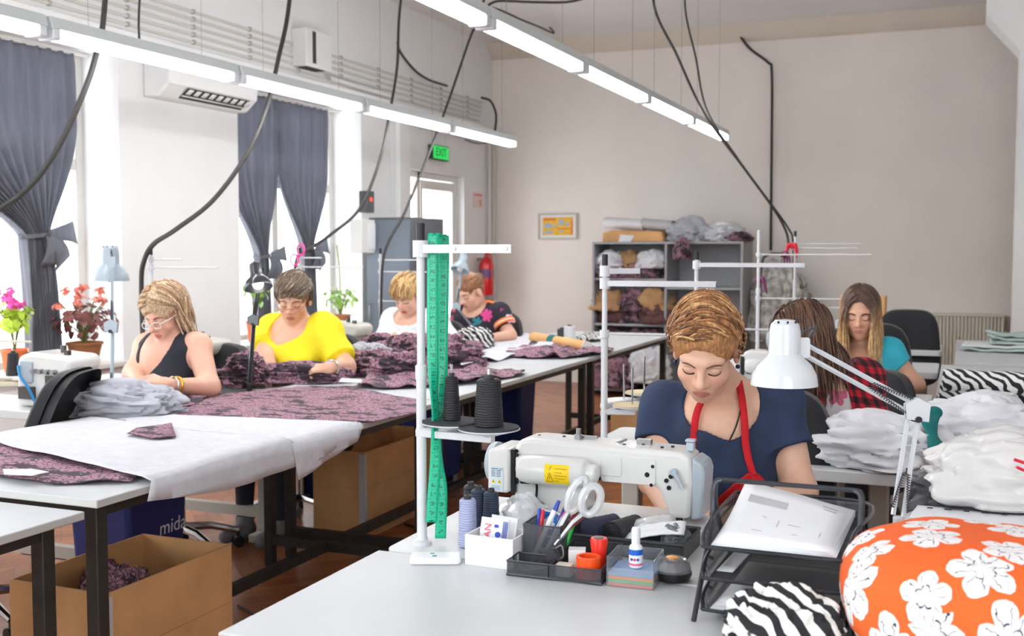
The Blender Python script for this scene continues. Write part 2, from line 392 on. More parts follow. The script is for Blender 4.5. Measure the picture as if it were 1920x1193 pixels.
# ------------------------------------------------------------------ cardboard boxes
def carton(label, x0, x1, y0, y1, h, flapseam=True):
    t = thing('cardboard_box', label, 'box', ((x0+x1)/2, (y0+y1)/2, 0), 0, 'cardboard boxes')
    th = .006
    m = MB()
    m.bb((x0, y0, .0), (x0+th, y1, h)); m.bb((x1-th, y0, 0), (x1, y1, h)); m.bb((x0+th, y0, 0), (x1-th, y0+th, h)); m.bb((x0+th, y1-th, 0), (x1-th, y1, h)); m.bb((x0+th, y0+th, 0), (x1-th, y1-th, th))
    m.build('carton_wall', CARD, t, w=True)
    m = MB(); m.bb((x1-.001, y0+.02, h*.58), (x1+.0012, y1-.01, h*.585)); m.bb((x0+.01, y0-.0012, h*.58), (x1-.01, y0+.001, h*.585)); m.build('crease', CARDI, t, w=True)
    m = MB(); m.bb((x1-.03, y0-.0015, .02), (x1+.0015, y0+.02, h-.01)); m.build('packing_tape', mat('pale_tape', (206, 208, 212), .3), t, w=True)
    return t
carton('large open cardboard box of mauve scraps under the front table', -2.53, -2.17, 2.33, 2.89, .45)
carton('small cardboard box of black straps at the bottom left corner', -2.54, -2.28, 1.66, 1.99, .41)
carton('plain brown cardboard box under the middle long table', -2.93, -2.64, 4.56, 5.35, .43)
carton('brown cardboard box beside the end of the last long table', -2.0, -1.45, 6.5, 6.95, .42)
# ------------------------------------------------------------------ shelf unit
SHELFM = mat('grey_melamine', (166, 168, 172), .5)
sx0, sx1, sy0, sy1, sz = -3.32, -1.86, 10.15, 10.66, 1.49
t = thing('shelf_unit', 'grey open shelf unit stuffed with fabric against the back wall', 'shelf', ((sx0+sx1)/2, sy0, 0))
xm = -2.60
for x in (sx0, xm, sx1-.022):
    m = MB(); m.bb((x, sy0, 0), (x+.022, sy1, sz-.022)); m.build('side_panel', SHELFM, t, w=True, bevel=.002)
m = MB(); m.bb((sx0, sy0, sz-.022), (sx1, sy1, sz)); m.build('top_panel', SHELFM, t, w=True, bevel=.002)
m = MB(); m.bb((sx0+.022, sy1-.012, 0), (sx1-.022, sy1, sz-.022)); m.build('back_panel', SHELFM, t, w=True)
for xa, xb, zs in ((sx0+.022, xm, (1.14, .70, .36, .06)), (xm+.022, sx1-.022, (1.06, .70, .06))):
    for z in zs:
        m = MB(); m.bb((xa, sy0+.01, z-.022), (xb, sy1-.012, z)); m.build('shelf_board', SHELFM, t, w=True, bevel=.002)
m = MB(); m.bb((sx0+.022, sy0, .12), (xm, sy0+.02, .36)); m.build('front_panel', SHELFM, t, w=True)
# ------------------------------------------------------------------ radiator, cabinet, wall gear
RADM = mat('radiator_enamel', (226, 222, 206), .4)
t = thing('radiator', 'cream panel radiator under the back wall at right', 'radiator', (.05, 10.9, 0))
m = MB()
for i in range(26): m.bb((-.42+i*.031, 10.86, .32), (-.42+i*.031+.02, 10.885, .80))
m.build('fin', RADM, t, w=True, bevel=.004)
m = MB(); m.bb((-.42, 10.885, .30), (.38, 10.90, .82)); m.bb((-.42, 10.85, .80), (.38, 10.97, .825)); m.build('panel', RADM, t, w=True, bevel=.004)
m = MB(); m.cyl((-.36, 10.93, 0), (-.36, 10.93, .32), .012); m.cyl((.30, 10.93, 0), (.30, 10.93, .32), .012); m.build('pipe', RADM, t, w=True)
t = thing('metal_cabinet', 'tall dark grey metal cabinet beside the glazed door', 'cabinet', (-4.4, 8.4, 0))
CABM = mat('cabinet_grey', (104, 108, 114), .5, var=.05, vs=3)
m = MB(); m.bb((-4.60, 8.05, .02), (-4.2, 8.66, 1.68)); m.build('body', CABM, t, w=True, bevel=.004)
m = MB(); m.bb((-4.61, 8.03, .06), (-4.21, 8.05, 1.66)); d = m.build('door', mat('cabinet_blue_grey', (122, 132, 144), .45), t, w=True, bevel=.003)
m = MB(); m.tube([(-4.57, 8.03, .82), (-4.57, 8.0, .83), (-4.57, 8.0, .95), (-4.57, 8.03, .96)], .007); o = m.build('handle', CHROME, None); o.data.transform(Matrix.Translation(-t.location)); o.parent = d
m = MB(); m.bb((-4.20, 8.62, .70), (-4.195, 8.655, .80)); m.build('hinge', mat('brass', (170, 140, 80), .4, metal=.8), t, w=True)
t = thing('wall_box', 'white electrical box on the wall left of the dark cabinet', 'electrical box', (-4.6, 7.85, 1.4))
m = MB(); m.bb((-4.64, 7.80, 1.38), (-4.52, 8.02, 1.66)); m.build('body', mat('box_white', (232, 232, 230), .5), t, w=True, bevel=.01)
m = MB(); m.bb((-4.52, 7.90, 1.41), (-4.505, 8.0, 1.63)); m.build('cover', PAPER, t, w=True, bevel=.004)
t = thing('control_box', 'small dark control box with a red light above the white wall box', 'control box', (-4.62, 8.0, 1.75))
m = MB(); m.bb((-4.64, 7.96, 1.72), (-4.56, 8.08, 1.90)); m.build('body', mat('dark_grey_plastic', (92, 94, 98), .5), t, w=True, bevel=.006)
m = MB(); m.cyl((-4.56, 8.02, 1.83), (-4.553, 8.02, 1.83), .016); m.build('lamp', mat('red_light', (255, 70, 40), .4, emit=1.5), t, w=True)
# fire extinguisher
t = thing('fire_extinguisher', 'red fire extinguisher on the wall in the far corner', 'fire extinguisher', (-4.64, 10.6, .93))
REDM = mat('signal_red', (214, 28, 36), .3, coat=.4)
m = MB(); m.lathe([(0, .93), (.07, .935), (.075, .96), (.075, 1.26), (.055, 1.31), (.028, 1.33), (.028, 1.345)], (-4.64, 10.6, 0)); m.build('body', REDM, t, w=True)
m = MB(); m.lathe([(.0765, 1.12), (.0765, 1.21)], (-4.64, 10.6, 0)); m.build('label', mat('ext_label', (120, 90, 130), .5), t, w=True)
m = MB(); m.cyl((-4.64, 10.6, 1.345), (-4.64, 10.6, 1.385), .018); m.box((-4.62, 10.58, 1.40), (.09, .02, .015)); m.tube(bez([(-4.62, 10.6, 1.37), (-4.57, 10.56, 1.34), (-4.555, 10.55, 1.15), (-4.56, 10.56, 1.02)]), .01); m.build('valve', mat('ext_valve', (200, 60, 60), .4), t, w=True)
m = MB(); m.bb((-4.74, 10.58, 1.30), (-4.64, 10.62, 1.33)); m.build('bracket', STEEL, t, w=True)
t = tag(MB().bb((-4.738, 10.48, 1.86), (-4.733, 10.72, 2.02)).build('notice_sign', mat('faded_notice', (238, 216, 208), .8)), 'faded pale red notice on the wall above the extinguisher', 'notice')
MB().bb((-4.7335, 10.5, 1.985), (-4.7315, 10.7, 2.0)).build('stripe', mat('faded_red', (226, 120, 110), .8), t); MB().bb((-4.7335, 10.64, 1.88), (-4.7315, 10.67, 1.94)).build('pictogram', mat('faded_red'), t)
# exit sign
t = thing('exit_sign', 'green lit exit sign above the glazed door', 'sign', (-4.70, 9.6, 2.33))
m = MB(); m.bb((-4.73, 9.42, 2.28), (-4.68, 9.78, 2.42)); m.build('housing', mat('sign_housing', (60, 66, 62), .5), t, w=True, bevel=.004)
m = MB(); m.bb((-4.68, 9.435, 2.29), (-4.677, 9.765, 2.41)); m.build('panel', mat('exit_green', (20, 190, 80), .4, emit=.8), t, w=True)
text('EXIT', .115, mat('exit_letters', (14, 90, 40), .5), 'lettering', t, basis((0, 1, 0), (0, 0, 1), (.0238, 0, .02)))
for y in (9.45, 9.75):
    m = MB(); m.cyl((-4.70, y, 2.42), (-4.70, y, 2.54), .002, n=5)
    m.build('suspension_wire', STEEL, t, w=True)
# air conditioner
ACM = mat('ac_plastic', (232, 233, 232), .35)
t = thing('air_conditioner', 'white wall air conditioner between the two curtained windows', 'air conditioner', (-4.66, 5.9, 2.36))
m = MB(); m.prism([(LW, 2.36), (LW, 2.655), (LW+.19, 2.655), (LW+.22, 2.56), (LW+.20, 2.44), (LW+.11, 2.36)], 5.50, 6.42, Matrix(((1, 0, 0, 0), (0, 0, 1, 0), (0, 1, 0, 0), (0, 0, 0, 1)))); m.build('body', ACM, t, w=True, bevel=.015, bseg=3)
def acp(y, k, o=0): return V((LW+.205-.095*k+o*.6, y, 2.435-.07*k-o*.8))
m = MB(); m.add([acp(5.68, .05, .004), acp(6.33, .05, .004), acp(6.33, .9, .004), acp(5.68, .9, .004)], [(0, 1, 2, 3)]); m.build('air_outlet', mat('ac_dark', (58, 56, 56), .6), t, w=True)
m = MB()
for k in range(9):
    y = 5.70+k*.076; m.add([acp(y, .12, .008), acp(y+.045, .12, .008), acp(y+.045, .5, .008), acp(y, .5, .008)], [(0, 1, 2, 3)])
m.add([acp(5.68, .60, .010), acp(6.33, .60, .010), acp(6.33, .68, .010), acp(5.68, .68, .010)], [(0, 1, 2, 3)]); m.build('louver', ACM, t, w=True, solid=.003)
# framed picture
t = thing('framed_picture', 'small framed yellow and orange print on the back wall', 'picture', (-3.98, 10.99, 1.52))
x0, x1, z0, z1 = -4.20, -3.76, 1.525, 1.80
m = MB()
for a, b in (((x0, 10.97, z0), (x1, 10.998, z0+.015)), ((x0, 10.97, z1-.015), (x1, 10.998, z1)), ((x0, 10.97, z0+.015), (x0+.015, 10.998, z1-.015)), ((x1-.015, 10.97, z0+.015), (x1, 10.998, z1-.015))): m.bb(a, b)
m.build('frame', mat('picture_frame', (206, 196, 180), .4), t, w=True, bevel=.003)
m = MB(); m.bb((x0+.015, 10.985, z0+.015), (x1-.015, 10.992, z1-.015)); m.build('mat_board', PAPER, t, w=True)
m = MB(); m.bb((x0+.05, 10.982, z0+.045), (x1-.05, 10.985, z1-.04)); m.cur = 1
for a, b, c, d in ((.07, .06, .17, .09), (.07, .12, .16, .17), (.18, .13, .21, .16), (.23, .15, .29, .21), (.31, .14, .35, .18), (.24, .075, .28, .10)): m.bb((x0+a, 10.980, z0+b), (x0+c, 10.982, z0+d))
m.cur = 2; m.bb((x0+.06, 10.981, z0+.20), (x0+.2, 10.982, z0+.225)); m.bb((x0+.22, 10.981, z0+.105), (x0+.36, 10.982, z0+.12)); m.bb((x0+.37, 10.981, z0+.05), (x0+.39, 10.982, z0+.2))
m.build('artwork', [mat('print_yellow', (250, 196, 60), .6, var=.08, vs=20), mat('print_blue', (176, 190, 204), .6), mat('print_orange', (236, 130, 50), .6)], t, w=True)
# conduits, duct, pipes on the left wall
CONM = mat('conduit', (214, 210, 204), .5)
for i, (z, w) in enumerate(((2.98, 'top'), (2.93, 'second'), (2.88, 'third'), (2.83, 'fourth'), (2.78, 'bottom'))):
    m = MB(); m.cyl((LW+.012, 3.0, z), (LW+.012, 10.7-i*.02, z-.01), .011, n=8)
    o = m.build('cable_conduit', CONM)
    for k in range(12):
        MB().box((LW+.012, 3.5+k*.62, z-.002), (.026, .02, .028)).build('clip', mat('conduit_clip', (176, 172, 166), .5), o)
    tag(o, {'top': 'thin cable conduit along the left wall, topmost of five', 'second': 'thin cable conduit along the left wall, second from the top', 'third': 'thin cable conduit along the left wall, third from the top', 'fourth': 'thin cable conduit along the left wall, fourth from the top', 'bottom': 'thin cable conduit along the left wall, lowest of five'}[w], 'conduit', 'wall conduits')
t = thing('junction_box', 'white box with a dark slot over the wall conduits', 'junction box', (-4.65, 7.3, 2.95))
m = MB(); m.bb((-4.74, 7.14, 2.80), (-4.60, 7.50, 3.09)); m.build('housing', ACM, t, w=True, bevel=.01)
m = MB(); m.bb((-4.6, 7.22, 2.83), (-4.597, 7.265, 3.07)); m.bb((-4.70, 7.16, 2.795), (-4.61, 7.40, 2.80)); m.build('slot', mat('ac_dark'), t, w=True)
o = MB().tube([(-4.68, 8.70, 0), (-4.68, 8.70, 2.66)], .028, 10).build('riser_pipe', ACM); tag(o, 'white vertical pipe rising past the dark cabinet', 'pipe')
o = MB().tube([(-4.66, 7.6, 2.77), (-4.68, 8.7, 2.76)], .02, 8).build('branch_pipe', ACM); tag(o, 'white near-level pipe meeting the vertical pipe near the conduits', 'pipe')
for i, (y, l) in enumerate(((10.82, 'pale vertical pipe in the far corner, beside the extinguisher'), (10.93, 'pale vertical pipe in the far corner, closest to the back wall'))):
    o = MB().cyl((-4.70, y, .0), (-4.70, y, 2.64), .022, n=10).build('corner_pipe', CONM); tag(o, l, 'pipe', 'corner pipes')
o = MB().cyl((-4.69, 9.2, 2.57), (-4.69, 10.6, 2.57), .02, n=8).build('level_pipe', CONM); tag(o, 'pale level pipe over the exit door, below the conduits', 'pipe')
# ------------------------------------------------------------------ fluorescent tubes
TUBE = mat('lit_tube', (255, 255, 255), .5, emit=22.0)
FIXM = mat('fixture_metal', (206, 212, 212), .35, metal=.3)
def tube_light(x, y0, y1, z, label, gear):
    t = thing('tube_light', label, 'ceiling light', (x, y0, z), 0, gear)
    L = y1-y0
    m = MB(); m.prism([(-.045, .0), (-.03, .05), (.03, .05), (.045, .0)], .01, L-.01, Matrix(((1, 0, 0, 0), (0, 0, 1, 0), (0, 1, 0, 0), (0, 0, 0, 1)))); m.build('housing', FIXM, t, bevel=.004)
    for xx in (-.022, .022):
        m = MB(); m.cyl((xx, .06, -.022), (xx, L-.06, -.022), .0165, n=12); m.build('lamp_tube', TUBE, t)
    for yy in (.035, L-.035):
        m = MB(); m.box((0, yy, -.02), (.085, .04, .045)); m.build('end_cap', WHITEM, t, bevel=.006)
    for yy in (.25, L-.25): MB().cyl((0, yy, .05), (0, yy, CZ-z), .0012, n=4).build('hanging_wire', STEEL, t)
ORD = ['nearest', 'second', 'third', 'fourth', 'fifth', 'last']
ys = [2.12, 3.37, 4.61, 5.86, 7.09, 8.33]; wl = ['at the upper left corner', 'crossing over the first grey curtain', 'crossing above the air conditioner', 'crossing over the second grey curtain', 'hanging past the second curtain, one before the end', ]
lab = ['tube light in the left row, cut off by the upper left corner', 'tube light in the left row, passing over the white air conditioner', 'tube light in the left row, passing over the second grey curtain', 'tube light in the left row, next to last, between curtain and exit sign', 'tube light ending the left row, hanging above the exit sign']
for i in range(5): tube_light(-3.40, ys[i], ys[i+1], 2.285, lab[i], 'left row of tube lights')
ys = [2.94, 4.17, 5.39, 6.63, 7.86, 9.15]
lab = ['tube light in the right row, cut off by the top edge', 'tube light in the right row, second, starting at the crossing black cables', 'tube light in the right row, middle one before the bare back wall', 'tube light in the right row, next to last', 'tube light ending the right row, touched by the two slanting black cables']
for i in range(5): tube_light(-1.84, ys[i], ys[i+1], 2.355, lab[i], 'right row of tube lights')
# ------------------------------------------------------------------ curtains
def curtain_mat():
    N = NT('grey_curtain'); co = N.coord(scale=(1, 1, 1))
    n = N.n('TexNoise', None, Vector=N.coord(scale=(30, 30, 2)), Scale=1.0, Detail=3.0)
    N.base(N.ramp(n.outputs[0], [(.3, (124, 126, 136)), (.7, (150, 152, 162))])); N.b.inputs['Roughness'].default_value = .8
    tr = N.n('BsdfTranslucent', None, Color=lin((150, 152, 164))); mx = N.n('MixShader', None, Fac=.45)
    N.t.links.new(N.b.outputs[0], mx.inputs[1]); N.t.links.new(tr.outputs[0], mx.inputs[2]); N.t.links.new(mx.outputs[0], N.o.inputs[0])
    return N.m
CURT = curtain_mat()
def curtain(label, x, ya, yb, zt, zs, yg, wg, zg, zb, wb, yb2, bow, ph=0):
    t = thing('curtain', label, 'curtain', (x, (ya+yb)/2, zb), 0, 'grey curtains')
    def edge(z):
        if z >= zs: return ya, yb
        if z >= zg:
            k = (zs-z)/(zs-zg); k = k**1.25; k = k*k*(3-2*k)*.5+k*.5
            return ya+(yg-wg-ya)*k, yb+(yg+wg-yb)*k
        k = min(1, (zg-z)/(zg-zb)); k = k**.6
        return yg-wg+(yb2-wb-yg+wg)*k, yg+wg+(yb2+wb-yg-wg)*k
    nf = (yb-ya)*11
    def f(u, v):
        z = zt+(zb-zt)*v; a, b = edge(z); y = a+(b-a)*u
        q = (b-a)/(yb-ya); amp = .018+.022*(1-q)
        xx = amp*math.sin(2*PI*nf*u+ph+.6*math.sin(3*z+ph))+.012*nz(u*6, z*1.5, ph)
        if v < .02: xx *= .6
        return V((x+xx, y+.012*nz(u*9+5, z*2, ph), z))
    m = MB(); m.grid(f, int(nf*12), 60); m.build('drape', CURT, t, w=True, solid=.003, ang=80)
    m = MB(); m.grid(lambda u, v: V((x+.062*math.sin(2*PI*u), yg+(wg+.012)*math.cos(2*PI*u), zg+.025*(v-.5)+.01*math.cos(2*PI*u))), 28, 3, cu=True); b = m.build('tie_band', CURT, t, w=True, solid=.004)
    s = bow
    m = MB()
    for k, (dy, dz, L) in enumerate(((.20, .05, 1), (.10, -.13, .9), (.0, -.14, .8))):
        c0 = V((x+.06, yg+s*wg*.7, zg))
        def loop(u, v, dy=dy, dz=dz):
            ww = .03+.04*u
            side = V((0, -dz, dy)).normalized()*(v-.5)*ww*2
            return c0+V((.03*math.sin(PI*u), s*dy*u, dz*u-.03*u*u))+side
        m.grid(loop, 10, 5)
    m.build('bow', CURT, t, w=True, solid=.004, ang=80)
    return t
curtain('wide grey curtain tied in a bow at the far left window', -4.95, 3.75, 5.14, 2.58, 2.15, 4.80, .085, 1.49, .74, .12, 4.86, 1)
curtain('left half of the grey curtain pair at the second window, behind the black lamp', -4.95, 6.52, 7.24, 2.58, 2.06, 7.02, .06, 1.36, .74, .10, 7.02, 1, 1)
curtain('right half of the grey curtain pair at the second window, bow beside the pink scissors', -4.95, 7.24, 7.98, 2.58, 2.06, 7.64, .06, 1.42, .74, .11, 7.66, 1, 2)
for n, (a, b) in enumerate(((W1A+.02, W1B-.02), (W2A+.02, W2B-.02))):
    o = MB().cyl((-4.95, a, 2.585), (-4.95, b, 2.585), .012, n=8).build('curtain_rod', FRAMEW)
    tag(o, ['pale rod carrying the wide left curtain', 'pale rod carrying the curtain pair of the second window'][n], 'curtain rod', 'curtain rods')
# ------------------------------------------------------------------ window plants
def leafy(m, c, R, n, size, seed, flat=.6):
    r = random.Random(seed)
    for i in range(n):
        d = V((r.gauss(0, 1), r.gauss(0, 1), r.gauss(0, .7))).normalized(); p = V(c)+V((d.x*R[0], d.y*R[1], d.z*R[2]))*r.uniform(.5, 1)
        x, y, zz = frame_from((d+V((0, 0, .7))).normalized()); a = r.uniform(0, 6.28); u = x*math.cos(a)+y*math.sin(a); w = zz.cross(u); s = size*r.uniform(.6, 1.2)
        m.add([p-u*s, p-u*s*.3+w*s*.6+zz*s*.15, p+u*s*.6+w*s*.45, p+u*s-zz*s*.25, p+u*s*.6-w*s*.45, p-u*s*.3-w*s*.6+zz*s*.15], [(0, 1, 2, 3, 4, 5)])
def plant(name, label, loc, potm, pr, ph, leafm, stems, R, n, size, hc, flowers=None, seed=1):
    t = thing(name, label, 'plant', loc)
    m = MB(); m.lathe([(pr*.72, 0), (pr, ph*.9), (pr*1.08, ph*.9), (pr*1.08, ph), (pr*.9, ph), (pr*.88, ph*.85), (0, ph*.85)], n=20); m.build('pot', potm, t)
    r = random.Random(seed); m = MB()
    for i in range(stems):
        a = r.uniform(0, 6.28); q = V((math.cos(a)*R[0]*r.uniform(.3, .9), math.sin(a)*R[1]*r.uniform(.3, .9), hc+R[2]*r.uniform(-.3, .9)))
        m.tube(bez([(0, 0, ph*.8), (q.x*.3, q.y*.3, (ph+q.z)/2), q], 5), .004, 5)
    m.build('stem', mat('plant_stem', (110, 120, 60), .6), t)
    m = MB(); leafy(m, (0, 0, hc), R, n, size, seed); m.build('foliage', leafm, t, flat=True)
    if flowers:
        m = MB()
        for i in range(flowers[1]):
            a = r.uniform(0, 6.28); c = V((math.cos(a)*R[0]*r.uniform(.2, 1), math.sin(a)*R[1]*r.uniform(.2, 1), hc+R[2]*r.uniform(.6, 1.5)))
            leafy(m, c, (.035, .035, .03), 22, .018, seed+i)
        m.build('flower', flowers[0], t, flat=True)
SZ = WZ0+.03
plant('geranium', 'pink flowering geranium in an orange pot on the left window sill', (-4.83, 4.53, SZ), mat('orange_pot', (226, 112, 62), .6), .075, .13, mat('lime_leaf', (178, 206, 60), .5), 8, (.10, .12, .10), 46, .04, .30, (mat('pink_petal', (236, 92, 178), .6), 7), 3)
plant('begonia', 'dark red leaved plant in a brown planter on the left window sill', (-4.82, 5.04, SZ), mat('brown_planter', (150, 98, 60), .8, bump=.5, bs=60), .10, .13, mat('red_leaf', (128, 78, 72), .5, var=.35, vs=14), 12, (.17, .20, .13), 110, .034, .27, (mat('coral_petal', (236, 140, 120), .6), 9), 5)
plant('potted_plant', 'small green plant in an orange pot by the black lamp', (-4.80, 6.72, SZ), mat('orange_pot'), .07, .16, mat('green_leaf', (120, 160, 60), .5), 6, (.09, .12, .16), 40, .04, .40, None, 7)
plant('potted_plant', 'tall thin green plant in a terracotta pot on the second window sill', (-4.80, 7.92, SZ), mat('terracotta', (190, 124, 88), .7), .08, .14, mat('pale_leaf', (146, 186, 84), .5), 8, (.10, .22, .12), 60, .032, .28, None, 9)
o = MB().tube(bez([(-4.80, 7.92, SZ+.1), (-4.80, 7.91, 1.2), (-4.80, 7.87, 1.45)]), .006, 6).build('plant_stake', mat('green_stake', (150, 160, 80), .6)); tag(o, 'thin green stake standing in the terracotta pot', 'stake')
# ------------------------------------------------------------------ thread stands and cones
def stand(name, label, loc, h, arms, plates, cap=True, r=.011, m0=None):
    """arms: (z, length, angle deg, kind), plates: (z, dx, dy, pad material)"""
    t = thing('thread_stand', label, 'thread stand', loc, 0, 'thread stands')
    mm = m0 or WHITEM
    m = MB(); m.lathe([(.022, 0), (.022, .008), (r+.002, .012), (r, .02), (r, h*.52), (r+.002, h*.52), (r+.002, h*.56), (r*.8, h*.565), (r*.8, h-.03)], n=14); m.build('post', mm, t)
    m = MB(); m.cyl((0, 0, h-.038), (0, 0, h), r*.8+.0008, n=14); m.build('post_cap', BLACKP if cap else mm, t)
    for z, L, ang, kind in arms:
        a = math.radians(ang); R = Matrix.Rotation(a, 4, 'Z'); T = Matrix.Translation((0, 0, z)) @ R
        m = MB()
        if kind == 'chan':
            m.box(T @ V((L/2, 0, .008)), (L, .022, .002), rot=R.to_3x3()); m.box(T @ V((L/2, -.011, 0)), (L, .002, .018), rot=R.to_3x3())
            for k in (.4, .95): m.cyl(T @ V((L*k, -.0105, 0)), T @ V((L*k, -.016, 0)), .004, n=8)
            m.cyl(T @ V((0, 0, -.018)), T @ V((0, 0, .018)), r+.006, n=14)
        else:
            m.cyl(T @ V((0, 0, 0)), T @ V((L, 0, 0)), .0045, n=8); m.cyl(T @ V((0, 0, -.012)), T @ V((0, 0, .012)), r+.005, n=12)
        m.build('guide_arm', mm, t, bevel=0)
    for z, dx, dy, pad in plates:
        c = V((dx, dy, z))
        m = MB(); m.box((dx/2, dy/2, z-.022), (math.hypot(dx, dy)+.02, .02, .016), rz=math.atan2(dy, dx)); m.build('spool_arm', mm, t, bevel=.002)
        m = MB(); m.lathe([(.008, -.02), (.014, -.016), (.066, -.002), (.066, 0), (0, 0)], c, n=32); pl = m.build('spool_plate', mm, t)
        m = MB(); m.lathe([(.064, .0005), (.064, .004), (0, .0045)], c, n=32); m.build('pad', pad, pl)
        m = MB(); m.cyl(c, c+V((0, 0, .125)), .0035, n=8); m.build('spindle', CHROME, pl)
    return t
def spool(label, loc, r0, r1, h, m, core=None, rot=None, group='thread cones'):
    t = thing('thread_spool', label, 'thread spool', loc, 0, group)
    if rot is not None: t.rotation_euler = rot
    b = MB(); prof = [(r0*.6, 0), (r0, .002)]
    for k in range(13):
        u = k/12; prof.append(((r0+(r1-r0)*u)*(1+.012*math.sin(k*2.3)), .004+(h-.012)*u))
    prof += [(r1*.8, h-.004), (r1*.45, h-.004)]
    b.lathe(prof, n=28); b.build('thread', m, t)
    b = MB(); b.lathe([(r1*.46, h-.02), (r1*.46, h+.004), (r1*.30, h+.004), (r1*.28, h-.02), (0, h-.02)], n=18); b.build('core', core or mat('spool_core', (52, 52, 56), .5), t)
    return t
def threadmat(name, col):
    N = NT(name); w = N.n('TexWave', dict(bands_direction='Z'), Vector=N.coord(), Scale=60.0, Distortion=4.0, Detail=2.0)
    N.base(N.ramp(w.outputs[1], [(0, tuple(int(c*.86) for c in col)), (1, col)])); N.b.inputs['Roughness'].default_value = .6; N.bump(w.outputs[1], .35, .004); return N.m
TBLK, TNAVY, TDK, TLAV, TWHT = threadmat('black_thread', (34, 35, 40)), threadmat('navy_thread', (40, 52, 78)), threadmat('charcoal_thread', (58, 58, 64)), threadmat('lavender_thread', (176, 184, 222)), threadmat('white_thread', (232, 233, 236))
PADB, PADT = mat('black_pad', (58, 60, 66), .9), mat('tan_pad', (214, 198, 160), .9)
stand('thread_stand', 'white thread stand hung with the green tape measure', (-1.076, 2.105, .76), .70, [(.645, .215, 0, 'chan')], [(.272, .068, .01, PADB), (.268, .165, -.012, PADB)])
spool('slim black thread cone on the nearest thread stand, beside the green tape', (-1.008, 2.115, 1.037), .0195, .014, .098, TBLK)
spool('wide black thread cone on the outer plate of the nearest thread stand', (-.911, 2.093, 1.033), .031, .0255, .104, TBLK)
stand('thread_stand', 'white thread stand with tan pads behind the machine, before the shelf unit', (-1.075, 3.42, .76), .63, [(.535, .36, 5, 'chan'), (.575, .12, 40, 'chan'), (.37, .34, 8, 'rod')], [(.135, .09, .02, PADT), (.155, .08, .20, PADT), (.13, .02, .16, mat('white_pad', (226, 226, 222), .7))])
stand('thread_stand', 'white thread stand rising behind the head of the woman in the red apron', (-1.075, 4.76, .76), .64, [(.58, .46, 5, 'chan'), (.30, .5, 6, 'rod')], [])
stand('thread_stand', 'white thread stand wrapped by a black cable, with purple knots', (-1.075, 6.35, .76), .76, [(.62, .62, -4, 'rod'), (.37, .55, 3, 'rod')], [], cap=False)
stand('thread_stand', 'white thread stand with red tie at the top, farthest at right', (-1.07, 7.80, .76), .78, [(.69, .44, 2, 'rod'), (.66, .42, -6, 'rod'), (.25, .50, 0, 'rod')], [])
stand('thread_stand', 'white thread stand above the woman in black, cable bent beside it', (-3.68, 4.30, .76), .66, [(.60, .17, 10, 'rod'), (.56, .36, 10, 'rod')], [])
stand('thread_stand', 'white thread stand with pink scissors over the woman in yellow', (-3.66, 5.58, .76), .66, [(.60, .14, 10, 'rod'), (.545, .40, 10, 'rod')], [])
stand('thread_stand', 'white thread stand in front of the dark metal cabinet', (-3.66, 6.56, .76), .66, [(.58, .30, 6, 'rod'), (.50, .34, 6, 'rod'), (.30, .26, 4, 'rod')], [])
stand('thread_stand', 'cream thread stand with black cones at the left edge', (-3.72, 3.34, .76), .30, [(.27, .22, 8, 'rod')], [(.11, .13, .10, mat('white_pad')), (.11, .02, .12, mat('white_pad'))], m0=mat('cream_paint', (222, 212, 190), .5))
spool('black thread cone beside the geranium pot, whole one of two', (-3.59, 3.44, .875), .030, .022, .10, TBLK)
spool('black thread cone cut by the left edge of the picture', (-3.70, 3.46, .875), .030, .022, .10, TBLK)
spool('white thread cone behind the shoulder of the woman in yellow', (-3.52, 5.45, .76), .045, .032, .15, TWHT)
